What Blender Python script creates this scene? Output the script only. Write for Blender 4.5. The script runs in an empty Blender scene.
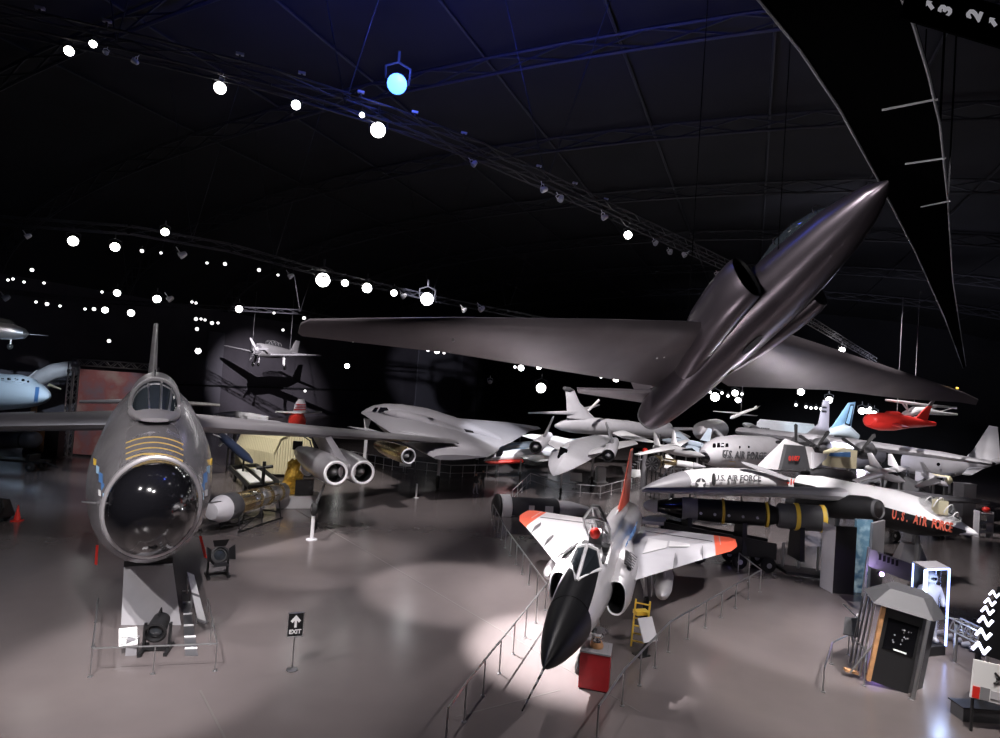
import bpy, bmesh, math, random
from mathutils import Vector as V, Matrix
random.seed(7)
S = bpy.context.scene
C = S.collection
PI = math.pi
R_ = math.radians
# ------------------------------------------------------------------ camera
H = 9.0
FOC = 600.0
ROLL = R_(4.0)
PIT = math.atan((385 - 369) * math.cos(ROLL) / FOC)
FW = V((0, math.cos(PIT), math.sin(PIT)))
ZP = V((0, -math.sin(PIT), math.cos(PIT)))
RT = V((1, 0, 0)) * math.cos(ROLL) + ZP * math.sin(ROLL)
UP = V((-1, 0, 0)) * math.sin(ROLL) + ZP * math.cos(ROLL)
EYE = V((0, 0, H))
def ray(px, py):
    return FW * FOC + RT * (px - 500) - UP * (py - 369)
def at(px, py, Y):
    d = ray(px, py)
    return EYE + d * (Y / d.y)
def ground(px, py, z=0.0):
    d = ray(px, py)
    return EYE + d * ((z - H) / d.z)
def onplane(px, py, p, n):
    d = ray(px, py)
    return EYE + d * ((p - EYE).dot(n) / d.dot(n))
cd = bpy.data.cameras.new('camera')
cam = bpy.data.objects.new('camera', cd)
C.objects.link(cam)
cd.sensor_fit = 'HORIZONTAL'
cd.sensor_width = 36
cd.lens = FOC * 36 / 1000
cd.clip_end = 600
m3 = Matrix((RT, UP, -FW)).transposed()
cam.matrix_world = Matrix.Translation(EYE) @ m3.to_4x4()
S.camera = cam
S.view_settings.view_transform = 'Standard'
S.view_settings.look = 'None'
S.view_settings.exposure = 0.0
S.view_settings.gamma = 1.0
S.view_settings.use_curve_mapping = False
S.cycles.use_denoising = True
S.cycles.max_bounces = 6
S.cycles.sample_clamp_indirect = 4.0

# ------------------------------------------------------------------ materials
MATS = {}
def mat(name, col, rough=0.5, metal=0.0, vary=0.0, scale=4.0, bump=0.0, emit=None, es=0.0, trans=0.0, alpha=1.0, spec=0.5, coat=0.0):
    m = bpy.data.materials.new(name)
    m.use_nodes = True
    nt = m.node_tree
    b = nt.nodes['Principled BSDF']
    b.inputs['Base Color'].default_value = (*col, 1)
    b.inputs['Roughness'].default_value = rough
    b.inputs['Metallic'].default_value = metal
    b.inputs['Specular IOR Level'].default_value = spec
    b.inputs['Coat Weight'].default_value = coat
    if trans:
        b.inputs['Transmission Weight'].default_value = trans
        b.inputs['IOR'].default_value = 1.1
    if alpha < 1:
        b.inputs['Alpha'].default_value = alpha
    if emit:
        b.inputs['Emission Color'].default_value = (*emit, 1)
        b.inputs['Emission Strength'].default_value = es
    if vary or bump:
        tc = nt.nodes.new('ShaderNodeTexCoord')
        nz = nt.nodes.new('ShaderNodeTexNoise')
        nz.inputs['Scale'].default_value = scale
        nz.inputs['Detail'].default_value = 5
        nt.links.new(tc.outputs['Object'], nz.inputs['Vector'])
        if vary:
            rp = nt.nodes.new('ShaderNodeValToRGB')
            rp.color_ramp.elements[0].position = 0.3
            rp.color_ramp.elements[1].position = 0.7
            lo = tuple(max(0, c * (1 - vary)) for c in col)
            hi = tuple(min(1, c * (1 + vary)) for c in col)
            rp.color_ramp.elements[0].color = (*lo, 1)
            rp.color_ramp.elements[1].color = (*hi, 1)
            nt.links.new(nz.outputs['Fac'], rp.inputs['Fac'])
            nt.links.new(rp.outputs['Color'], b.inputs['Base Color'])
        if bump:
            bp = nt.nodes.new('ShaderNodeBump')
            bp.inputs['Strength'].default_value = bump
            bp.inputs['Distance'].default_value = 0.02
            nt.links.new(nz.outputs['Fac'], bp.inputs['Height'])
            nt.links.new(bp.outputs['Normal'], b.inputs['Normal'])
    MATS[name] = m
    return m

def banded(name, stops, axis, scale, rough=0.5, metal=0.0):
    """repeat bands of colour along one object axis (stops: list of (pos, colour))"""
    m = mat(name, stops[0][1], rough, metal)
    nt = m.node_tree
    b = nt.nodes['Principled BSDF']
    tc = nt.nodes.new('ShaderNodeTexCoord')
    sx = nt.nodes.new('ShaderNodeSeparateXYZ')
    mu = nt.nodes.new('ShaderNodeMath'); mu.operation = 'MULTIPLY'; mu.inputs[1].default_value = scale
    fr = nt.nodes.new('ShaderNodeMath'); fr.operation = 'FRACT'
    rp = nt.nodes.new('ShaderNodeValToRGB'); rp.color_ramp.interpolation = 'CONSTANT'
    while len(rp.color_ramp.elements) < len(stops):
        rp.color_ramp.elements.new(0.5)
    for e, (p, c) in zip(rp.color_ramp.elements, stops):
        e.position = p; e.color = (*c, 1)
    nt.links.new(tc.outputs['Object'], sx.inputs[0])
    nt.links.new(sx.outputs[axis], mu.inputs[0])
    nt.links.new(mu.outputs[0], fr.inputs[0])
    nt.links.new(fr.outputs[0], rp.inputs['Fac'])
    nt.links.new(rp.outputs['Color'], b.inputs['Base Color'])
    return m

# ------------------------------------------------------------------ mesh builder
ORG = {}
class MB:
    def __init__(s, M=None):
        s.v = []; s.f = []; s.M = M
    def add(s, vs, fs):
        o = len(s.v)
        if s.M is not None:
            vs = [s.M @ V(p) for p in vs]
        s.v += [V(p) for p in vs]
        s.f += [tuple(i + o for i in f) for f in fs]
        return s
    def box(s, c, size, rz=0.0, rot=None):
        x, y, z = (d / 2 for d in size)
        m = rot if rot is not None else Matrix.Rotation(rz, 3, 'Z')
        c = V(c)
        vs = [c + m @ V(p) for p in ((-x,-y,-z),(x,-y,-z),(x,y,-z),(-x,y,-z),(-x,-y,z),(x,-y,z),(x,y,z),(-x,y,z))]
        return s.add(vs, [(0,3,2,1),(4,5,6,7),(0,1,5,4),(1,2,6,5),(2,3,7,6),(3,0,4,7)])
    def hexa(s, b4, t4):
        return s.add(list(b4) + list(t4), [(0,3,2,1),(4,5,6,7),(0,1,5,4),(1,2,6,5),(2,3,7,6),(3,0,4,7)])
    def prism(s, pts, d):
        n = len(pts); d = V(d)
        vs = [V(p) - d / 2 for p in pts] + [V(p) + d / 2 for p in pts]
        fs = [tuple(range(n - 1, -1, -1)), tuple(range(n, 2 * n))]
        fs += [(i, (i + 1) % n, n + (i + 1) % n, n + i) for i in range(n)]
        return s.add(vs, fs)
    def loft(s, rings, c0=True, c1=True, closed=True):
        n = len(rings[0]); vs = [p for r in rings for p in r]; fs = []
        for i in range(len(rings) - 1):
            for j in range(n if closed else n - 1):
                k = (j + 1) % n
                fs.append((i*n + j, i*n + k, (i+1)*n + k, (i+1)*n + j))
        if c0: fs.append(tuple(range(n - 1, -1, -1)))
        if c1: fs.append(tuple(range((len(rings) - 1) * n, len(rings) * n)))
        return s.add(vs, fs)
    def fuse(s, st, side=None, up=None, n=28, c0=True, c1=True):
        """st: (centre, half width, half height[, exponent[, low half height]])"""
        rings = []
        cs = [V(a[0]) for a in st]
        for i, a in enumerate(st):
            d = cs[min(i + 1, len(cs) - 1)] - cs[max(i - 1, 0)]
            if side is None:
                u = V((0, 0, 1)) if up is None else V(up)
                d.normalize()
                sd = u.cross(d)
                if sd.length < 1e-6: sd = V((1, 0, 0))
                sd.normalize(); uu = d.cross(sd)
            else:
                sd = V(side); uu = V(up)
            e = a[3] if len(a) > 3 else 2.0
            lo = a[4] if len(a) > 4 else a[2]
            rg = []
            for k in range(n):
                t = 2 * PI * k / n
                cx, cy = math.cos(t), math.sin(t)
                px = math.copysign(abs(cx) ** (2 / e), cx); py = math.copysign(abs(cy) ** (2 / e), cy)
                rg.append(cs[i] + sd * (a[1] * px) + uu * ((a[2] if py > 0 else lo) * py))
            rings.append(rg)
        return s.loft(rings, c0, c1)
    def bar(s, p, q, r, n=8, r2=None):
        p = V(p); q = V(q); r2 = r if r2 is None else r2
        d = (q - p)
        if d.length < 1e-6: return s
        d.normalize()
        a = d.orthogonal().normalized(); b = d.cross(a)
        rg = [[c + (a * math.cos(2*PI*k/n) + b * math.sin(2*PI*k/n)) * rr for k in range(n)] for c, rr in ((p, r), (q, r2))]
        return s.loft(rg)
    def path(s, pts, r, n=8):
        for a, b in zip(pts[:-1], pts[1:]): s.bar(a, b, r, n)
        for p in pts[1:-1]: s.ball(p, r * 1.02, 8, 5)
        return s
    def ball(s, c, r, n=16, m=9, sc=(1, 1, 1)):
        c = V(c); vs = []; fs = []
        for i in range(m + 1):
            a = PI * i / m
            for j in range(n):
                b = 2 * PI * j / n
                vs.append(c + V((math.sin(a)*math.cos(b)*r*sc[0], math.sin(a)*math.sin(b)*r*sc[1], math.cos(a)*r*sc[2])))
        for i in range(m):
            for j in range(n):
                fs.append((i*n + j, (i+1)*n + j, (i+1)*n + (j+1) % n, i*n + (j+1) % n))
        return s.add(vs, fs)
    def lathe(s, p, d, prof, n=24, c0=True, c1=True):
        """prof: (distance along d, radius)"""
        p = V(p); d = V(d).normalized(); a = d.orthogonal().normalized(); b = d.cross(a)
        rg = [[p + d * t + (a * math.cos(2*PI*k/n) + b * math.sin(2*PI*k/n)) * max(r, 1e-4) for k in range(n)] for t, r in prof]
        return s.loft(rg, c0, c1)
    def wing(s, secs, nrm, n=7):
        """secs: (leading edge, trailing edge, thickness); nrm: thickness direction"""
        nrm = V(nrm).normalized(); rings = []
        for le, te, th in secs:
            le = V(le); te = V(te); up = []; lo = []
            for k in range(n + 1):
                x = (1 - math.cos(PI * k / n)) / 2
                y = th * 0.5 * (2.97 * math.sqrt(x) - 1.26 * x - 3.52 * x*x + 2.84 * x**3 - 1.03 * x**4) + 0.004 * (1 if 0 < k else 0)
                p = le.lerp(te, x)
                up.append(p + nrm * y); lo.append(p - nrm * y)
            rings.append(up + lo[::-1][:-1])
        return s.loft(rings)
    def build(s, name, m, parent=None, loc=None, smooth=35):
        me = bpy.data.meshes.new(name)
        o = bpy.data.objects.new(name, me)
        if parent is not None:
            org = ORG.get(parent.name, V((0, 0, 0))); o.parent = parent
        else:
            org = V(loc) if loc is not None else V((0, 0, 0)); o.location = org
        ORG[o.name] = org
        me.from_pydata([p - org for p in s.v], [], s.f)
        bm = bmesh.new(); bm.from_mesh(me)
        bmesh.ops.recalc_face_normals(bm, faces=bm.faces)
        bm.to_mesh(me); bm.free()
        if smooth:
            me.shade_smooth()
            me.set_sharp_from_angle(angle=R_(smooth))
        me.materials.append(MATS[m] if isinstance(m, str) else m)
        C.objects.link(o)
        return o

def tag(o, label=None, cat=None, group=None, kind=None):
    if label: o['label'] = label
    if cat: o['category'] = cat
    if group: o['group'] = group
    if kind: o['kind'] = kind
    return o
def thing(name, label, cat, loc=(0, 0, 0), group=None, rz=0.0):
    o = bpy.data.objects.new(name, None)
    o.location = V(loc); o.rotation_euler = (0, 0, rz)
    o.empty_display_size = 0.2
    C.objects.link(o)
    ORG[o.name] = V(loc) if not rz else V((0, 0, 0))
    return tag(o, label, cat, group)
def struct(name, mb, m, smooth=35):
    return tag(mb.build(name, m, smooth=smooth), kind='structure')
def dup(root, loc, rot=None, label=None, group=None, scale=None):
    r = root.copy(); C.objects.link(r); r.location = loc
    if rot is not None: r.rotation_euler = rot
    if scale is not None: r.scale = (scale,) * 3
    if label: r['label'] = label
    if group: r['group'] = group
    for ch in list(root.children):
        c = ch.copy(); C.objects.link(c); c.parent = r
        for g in list(ch.children):
            d = g.copy(); C.objects.link(d); d.parent = c
    return r
def text(name, body, m, parent, origin, xdir, ydir, size, extrude=0.005, bold=0.0, align='CENTER', squeeze=1.0):
    cu = bpy.data.curves.new(name, 'FONT')
    cu.body = body; cu.size = size; cu.extrude = extrude; cu.offset = bold
    cu.align_x = align; cu.align_y = 'CENTER'
    cu.resolution_u = 2
    tmp = bpy.data.objects.new('tmp_text', cu)
    C.objects.link(tmp)
    bpy.context.view_layer.update()
    me = bpy.data.meshes.new_from_object(tmp.evaluated_get(bpy.context.evaluated_depsgraph_get()))
    bpy.data.objects.remove(tmp)
    bpy.data.curves.remove(cu)
    x = V(xdir).normalized(); y = V(ydir); y = (y - x * y.dot(x)).normalized(); z = x.cross(y)
    org = ORG.get(parent.name, V((0, 0, 0))) if parent else V((0, 0, 0))
    me.transform(Matrix.Diagonal((squeeze, 1, 1, 1)))
    me.transform(Matrix.Translation(V(origin) - org) @ Matrix((x, y, z)).transposed().to_4x4())
    me.materials.clear(); me.materials.append(MATS[m])
    me.name = name
    o = bpy.data.objects.new(name, me)
    C.objects.link(o)
    if parent: o.parent = parent
    return o
def star(c, x, y, r, ri=0.42):
    c = V(c); x = V(x).normalized(); y = V(y).normalized()
    return [c + (x * math.sin(k * PI / 5) + y * math.cos(k * PI / 5)) * (r if k % 2 == 0 else r * ri) for k in range(10)]
def wheel(mb, c, ax, r, w):
    ax = V(ax).normalized()
    mb.lathe(V(c) - ax * w / 2, ax, [(0, r * .6), (w * .08, r * .88), (w * .3, r), (w * .7, r), (w * .92, r * .88), (w, r * .6)], 20)
def wheel_part(c, ax, r, w, parent, name='wheel'):
    t = MB(); wheel(t, c, ax, r, w)
    o = t.build(name, 'rubber', parent)
    a = V(ax).normalized()
    MB().lathe(V(c) - a * w * .52, a, [(0, r * .2), (0.01, r * .5), (w * 1.02, r * .5), (w * 1.04, r * .2)], 16).build('hub', 'steel', o)
    return o

# palette
mat('floor_concrete', (.2, .185, .185), .3)
mat('dark_wall', (.012, .012, .016), .9, vary=.2, scale=.2)
mat('vault', (.011, .011, .015), .85, vary=.35, scale=.15)
mat('truss', (.012, .012, .015), .6)
mat('black', (.008, .008, .009), .5)
mat('radome_black', (.004, .004, .005), .4, spec=.25)
mat('black_gloss', (.004, .004, .005), .12, coat=.4)
mat('rubber', (.012, .012, .012), .7)
mat('silver_paint', (.6, .585, .6), .34, .3, vary=.06, scale=1.0)
mat('steel', (.45, .45, .46), .3, .9)
mat('aluminium', (.62, .6, .62), .3, .85, vary=.12, scale=1.2)
mat('aluminium_dull', (.5, .48, .5), .42, .7, vary=.12, scale=1.0)
mat('chrome', (.85, .85, .86), .08, 1.0)
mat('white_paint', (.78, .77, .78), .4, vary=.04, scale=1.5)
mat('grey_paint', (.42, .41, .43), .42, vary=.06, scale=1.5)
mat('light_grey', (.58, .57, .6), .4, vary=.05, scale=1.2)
mat('mid_grey', (.25, .245, .26), .45, vary=.08, scale=1.0)
mat('dark_grey', (.07, .07, .075), .5, vary=.15, scale=1.0)
mat('spy_black', (.115, .1, .11), .4, .45, vary=.12, scale=1.0)
mat('spy_body', (.1, .086, .1), .3, .85, vary=.1, scale=1.0)
mat('red_paint', (.75, .05, .035), .4)
mat('orange_red', (.85, .13, .07), .4)
mat('deep_red', (.4, .02, .025), .4, vary=.1)
mat('bright_red', (.7, .03, .02), .35)
mat('yellow', (.75, .5, .06), .45)
mat('cream', (.75, .68, .45), .55, vary=.06, scale=2)
mat('gold', (.8, .52, .15), .25, .9, vary=.35, scale=6, bump=.6)
mat('brass', (.7, .55, .3), .25, .95, vary=.2, scale=3)
mat('glass', (.75, .8, .8), .03, 0, trans=.9, alpha=.35)
mat('dark_glass', (.02, .025, .03), .05, 0, spec=.8)
mat('blue_paint', (.08, .2, .45), .4)
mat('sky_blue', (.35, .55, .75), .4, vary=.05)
mat('wood', (.42, .22, .1), .5, vary=.25, scale=5)
mat('clear', (.95, .95, .97), .02, trans=1.0, alpha=.12)
mat('sign_white', (.85, .85, .85), .5)
mat('skin', (.5, .32, .24), .55)
# ------------------------------------------------------------------ setting
def floor_material():
    m = MATS['floor_concrete']; nt = m.node_tree; b = nt.nodes['Principled BSDF']
    tc = nt.nodes.new('ShaderNodeTexCoord')
    n1 = nt.nodes.new('ShaderNodeTexNoise'); n1.inputs['Scale'].default_value = .18; n1.inputs['Detail'].default_value = 3
    n2 = nt.nodes.new('ShaderNodeTexNoise'); n2.inputs['Scale'].default_value = 1.1; n2.inputs['Detail'].default_value = 3
    mx = nt.nodes.new('ShaderNodeMix'); mx.data_type = 'FLOAT'; mx.inputs['Factor'].default_value = .4
    mp = nt.nodes.new('ShaderNodeMapping'); mp.inputs['Location'].default_value = (3.1, 7.7, .41); mp.inputs['Rotation'].default_value = (.6, .3, .2)
    nt.links.new(tc.outputs['Object'], mp.inputs['Vector']); nt.links.new(mp.outputs['Vector'], n1.inputs['Vector']); nt.links.new(mp.outputs['Vector'], n2.inputs['Vector'])
    nt.links.new(n1.outputs['Fac'], mx.inputs['A']); nt.links.new(n2.outputs['Fac'], mx.inputs['B'])
    rp = nt.nodes.new('ShaderNodeValToRGB')
    rp.color_ramp.elements[0].position = .2; rp.color_ramp.elements[0].color = (.112, .096, .096, 1)
    rp.color_ramp.elements[1].position = .8; rp.color_ramp.elements[1].color = (.14, .121, .118, 1)
    nt.links.new(mx.outputs['Result'], rp.inputs['Fac']); nt.links.new(rp.outputs['Color'], b.inputs['Base Color'])
    r2 = nt.nodes.new('ShaderNodeMapRange'); r2.inputs['To Min'].default_value = .17; r2.inputs['To Max'].default_value = .25
    nt.links.new(n2.outputs['Fac'], r2.inputs['Value']); nt.links.new(r2.outputs['Result'], b.inputs['Roughness'])
floor_material()
AX = V((math.sin(R_(23)), math.cos(R_(23)), 0))       # hangar axis
LA = V((math.cos(R_(23)), -math.sin(R_(23)), 0))      # across, to the right
def hall(a, l, z): return AX * a + LA * l + V((0, 0, z))
LW, RW, A0, A1, EAVE, APEX = -82.0, 66.0, -30.0, 175.0, 18.0, 34.0
mb = MB(); mb.hexa([hall(A0, LW, -.3), hall(A0, RW, -.3), hall(A1, RW, -.3), hall(A1, LW, -.3)], [hall(A0, LW, 0), hall(A0, RW, 0), hall(A1, RW, 0), hall(A1, LW, 0)])
struct('floor', mb, 'floor_concrete', 0)
def vz(l):
    t = (l - (LW + RW) / 2) / ((RW - LW) / 2)
    return EAVE + (APEX - EAVE) * math.sqrt(max(0, 1 - t * t))
NL = 40
ls = [(LW + RW) / 2 - (RW - LW) / 2 * math.cos(PI * k / NL) for k in range(NL + 1)]
mb = MB(); mb.loft([[hall(a, l, vz(l)) for l in ls] + [hall(a, l, vz(l) + .4) for l in ls[::-1]] for a in (A0, A1)])
struct('ceiling', mb, 'vault')
mb = MB(); mb.hexa([hall(A0, LW - .4, 0), hall(A1, LW - .4, 0), hall(A1, LW, 0), hall(A0, LW, 0)], [hall(A0, LW - .4, EAVE + 1), hall(A1, LW - .4, EAVE + 1), hall(A1, LW, EAVE + 1), hall(A0, LW, EAVE + 1)])
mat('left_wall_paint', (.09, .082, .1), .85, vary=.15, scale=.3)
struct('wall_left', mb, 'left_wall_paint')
mb = MB(); mb.hexa([hall(A0, RW, 0), hall(A1, RW, 0), hall(A1, RW + .4, 0), hall(A0, RW + .4, 0)], [hall(A0, RW, EAVE + 1), hall(A1, RW, EAVE + 1), hall(A1, RW + .4, EAVE + 1), hall(A0, RW + .4, EAVE + 1)])
struct('wall_right', mb, 'dark_wall')
mb = MB(); mb.loft([[hall(a, l, vz(l) + .3) for l in ls] + [hall(a, RW, 0), hall(a, LW, 0)] for a in (A1, A1 + .4)])
struct('wall_back', mb, 'dark_wall', 0)
mb = MB(); mb.loft([[hall(a, l, vz(l) + .3) for l in ls] + [hall(a, RW, 0), hall(a, LW, 0)] for a in (A0 - .4, A0)])
struct('wall_front', mb, 'dark_wall', 0)
# arched lattice ribs under the vault
mat('rib_steel', (.03, .03, .038), .55)
def arch(a, drop=1.6, w=.28):
    mb = MB(); pts = []
    for k in range(1, NL):
        l = ls[k]; pts.append((hall(a, l * .985, vz(l) - .3), hall(a, l * .965, vz(l) - drop)))
    for (p, q), (p2, q2) in zip(pts[:-1], pts[1:]):
        mb.bar(p, p2, w * .5, 5); mb.bar(q, q2, w * .5, 5); mb.bar(p, q2, w * .3, 4); mb.bar(q, p2, w * .3, 4)
    return mb
for i, a in enumerate((2, 14, 26, 40, 55, 72, 92, 115, 140)):
    struct('trim_%d' % (i + 1), arch(a), 'rib_steel', 0)
# purlins along the vault
for i, l in enumerate((-50, -40, -30, -20, -10, 0, 10, 20, 30, 40, 50)):
    mb = MB(); mb.bar(hall(A0, l, vz(l) - .25), hall(A1, l, vz(l) - .25), .12, 5)
    struct('trim_%d' % (i + 10), mb, 'rib_steel', 0)
# lighter wall bays on the far side wall, and a service rail
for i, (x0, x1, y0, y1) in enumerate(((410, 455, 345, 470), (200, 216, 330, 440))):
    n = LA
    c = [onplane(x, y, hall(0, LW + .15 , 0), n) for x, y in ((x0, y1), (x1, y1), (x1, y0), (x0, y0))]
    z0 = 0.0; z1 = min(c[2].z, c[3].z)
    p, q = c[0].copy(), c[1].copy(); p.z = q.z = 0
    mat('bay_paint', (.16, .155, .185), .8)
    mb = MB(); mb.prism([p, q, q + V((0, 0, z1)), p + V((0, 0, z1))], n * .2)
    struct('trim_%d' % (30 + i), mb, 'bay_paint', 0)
mb = MB(); mb.box(hall(60, LW + .3, 5.6), (.3, 120, .25), -R_(23))
struct('trim_33', mb, 'dark_wall', 0)
# joints sawn in the concrete
for i, (a, b) in enumerate((((330, 530), (640, 712)), ((455, 717), (560, 690)), ((200, 690), (225, 738)))):
    p, q = ground(*a), ground(*b); d = (q - p).normalized(); s = V((-d.y, d.x, 0)) * .03
    if i == 0: p = p - d * 30
    mb = MB(); mb.prism([p - s, q - s, q + s, p + s], (0, 0, .006))
    mat('joint', (.1, .09, .085), .8)
    struct('trim_%d' % (40 + i), mb, 'joint', 0)
# ------------------------------------------------------------------ delta fighter in the centre
FM = Matrix.Translation((4.478, 23.176, 0)) @ Matrix.Rotation(-1.894, 4, 'Z') @ Matrix.Diagonal((.889, .88, .957, 1))
FX = (FM.to_3x3() @ V((1, 0, 0))).normalized(); FY = (FM.to_3x3() @ V((0, 1, 0))).normalized()
def F(*p): return FM @ V(p)
ft = thing('delta_jet_fighter', 'silver delta-wing jet fighter with black nose, open canopy and red wing tips, inside the railings', 'jet fighter', F(0, 0, 0))
def sec(x, z, ry, rz, e=2.0): return ((x, 0, z), ry, rz, e)
X0 = dict(side=(0, 1, 0), up=(0, 0, 1))
mb = MB(FM); mb.fuse([sec(7.3, 2.62, .72, .74), sec(6.2, 2.72, .82, .86), sec(5, 2.78, .88, .98), sec(3.5, 2.8, .92, 1.08), sec(1.5, 2.8, .85, 1.1), sec(-1, 2.78, .8, 1.05),
    sec(-4, 2.8, .84, 1.0), sec(-7, 2.82, .92, .98), sec(-9, 2.82, .82, .84), sec(-9.9, 2.82, .68, .7)], **X0)
fus = mb.build('fuselage', 'silver_paint', ft)
mb = MB(FM); mb.fuse([sec(-9.85, 2.82, .66, .68), sec(-10.5, 2.82, .56, .58), sec(-10.1, 2.82, .48, .5)], **X0)
mb.build('exhaust_nozzle', 'dark_grey', ft)
mb = MB(FM); mb.fuse([sec(10.4, 2.5, .03, .03), sec(10.15, 2.505, .15, .15), sec(9.7, 2.52, .29, .3), sec(9.0, 2.55, .46, .48), sec(8.2, 2.58, .61, .63), sec(7.3, 2.62, .735, .755)], **X0)
rad = mb.build('radome', 'radome_black', ft)
# striped pitot boom
mat('boom_white', (.8, .8, .8), .4)
for k in range(9):
    x0 = 10.35 + k * .235
    MB(FM).bar((x0, 0, 2.49 - k * .012), (x0 + .235, 0, 2.478 - k * .012), .035 - k * .002, 8).build('boom_band', 'black' if k % 2 == 0 else 'boom_white', rad, smooth=60)
# anti glare panel on top of the nose: thin shell just above the skin
def shell(x0, x1, w0, w1, off, t0, n=12):
    rows = []
    prof = [(7.3, 2.62, .735, .755), (6.2, 2.72, .82, .86), (5, 2.78, .88, .98), (3.5, 2.8, .92, 1.08)]
    def at_x(x):
        for a, b in zip(prof[:-1], prof[1:]):
            if b[0] <= x <= a[0]:
                t = (a[0] - x) / (a[0] - b[0]); return [a[i] + (b[i] - a[i]) * t for i in (1, 2, 3)]
        return prof[0][1:]
    for i in range(8):
        x = x0 + (x1 - x0) * i / 7; z, ry, rz = at_x(x); a = w0 + (w1 - w0) * i / 7; r = []
        for k in range(n + 1):
            t = PI / 2 - a + 2 * a * k / n
            r.append((x, math.cos(t) * (ry + off), z + math.sin(t) * (rz + off)))
        rows.append(r)
    return rows
rows = shell(7.32, 4.9, .95, .62, .012, 0)
mb = MB(FM); mb.loft([r + [V(p) - V((0, 0, .03)) for p in r[::-1]] for r in rows]); mb.build('antiglare_panel', 'radome_black', ft)
# windscreen : a frame in V with two panes
apex = (6.35, 0, 3.56); topc = (4.75, 0, 4.3)
bl, br = (4.7, .56, 3.6), (4.7, -.56, 3.6)
tl, tr = (4.5, .36, 4.15), (4.5, -.36, 4.15)
ws = MB(FM)
for a, b in ((apex, bl), (apex, br), (apex, topc), (bl, tl), (br, tr), (tl, topc), (tr, topc)): ws.bar(a, b, .065, 6)
wsf = ws.build('windscreen_frame', 'white_paint', ft)
for s, (b_, t_) in ((1, (bl, tl)), (-1, (br, tr))):
    MB(FM).prism([apex, b_, t_, topc], (0, .012 * s, .012)).build('pane', 'dark_glass', wsf, smooth=0)
# cockpit sill, tub and seat
mb = MB(FM); mb.prism([(4.2, .62, 3.66), (2.2, .55, 3.86), (2.2, -.55, 3.86), (4.2, -.62, 3.66)], (0, 0, .06)); mb.build('cockpit_floor', 'black', ft, smooth=0)
mb = MB(FM)
for s in (1, -1): mb.bar((4.25, .66 * s, 3.64), (2.1, .58 * s, 3.9), .06, 6)
mb.build('cockpit_sill', 'white_paint', ft)
mb = MB(FM); mb.box((2.75, 0, 4.05), (.22, .5, .55)); mb.box((3.1, 0, 3.85), (.6, .5, .2)); seat = mb.build('ejection_seat', 'dark_grey', ft)
mb = MB(FM); mb.ball((2.95, 0, 4.35), .21, 14, 8, (.8, 1, 1)); mb.build('headrest', 'bright_red', seat)
# raised canopy: hinged at the back, frame with glass and dark lining
ch = V((1.9, 0, 3.9)); ca = R_(36)
def cp(x, y, z):  # canopy-local: x forward from the hinge, tilted up
    return ch + V((x * math.cos(ca) - z * math.sin(ca), y, x * math.sin(ca) + z * math.cos(ca)))
mb = MB(FM)
for s in (1, -1):
    mb.path([cp(0, .45 * s, .12), cp(.9, .5 * s, .08), cp(1.6, .44 * s, .02), cp(2.0, .12 * s, .36), cp(1.0, .2 * s, .55), cp(.1, .16 * s, .42), cp(0, .45 * s, .12)], .055, 6)
mb.bar(cp(2.0, .12, .36), cp(2.0, -.12, .36), .06, 6); mb.bar(cp(1.6, .44, .02), cp(1.7, 0, .06), .05, 6); mb.bar(cp(1.6, -.44, .02), cp(1.7, 0, .06), .05, 6)
cf = mb.build('canopy_frame', 'steel', ft)
mb = MB(FM); mb.prism([cp(1.95, .11, .38), cp(1.0, .2, .57), cp(.1, .16, .44), cp(.1, -.16, .44), cp(1.0, -.2, .57), cp(1.95, -.11, .38)], (0, 0, .04)); mb.build('canopy_lining', 'dark_grey', cf, smooth=0)
for s in (1, -1):
    MB(FM).prism([cp(.1, .44 * s, .12), cp(1.55, .43 * s, .04), cp(1.95, .12 * s, .36), cp(1.0, .2 * s, .55), cp(.1, .16 * s, .42)], (0, .012, 0)).build('canopy_glass', 'glass', cf, smooth=0)
mb = MB(FM); mb.bar((1.7, .2, 3.8), cp(1.0, .2, .1), .035); mb.bar((1.7, -.2, 3.8), cp(1.0, -.2, .1), .035); mb.box((1.75, 0, 3.95), (.5, .7, .35)); mb.build('canopy_hinge', 'mid_grey', cf)
# spine
mb = MB(FM); mb.fuse([((1.7, 0, 3.7), .42, .35), ((0, 0, 3.72), .42, .34), ((-3, 0, 3.68), .38, .32), ((-6, 0, 3.6), .3, .3), ((-9, 0, 3.45), .22, .25)], **X0); mb.build('spine', 'silver_paint', ft)
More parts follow.
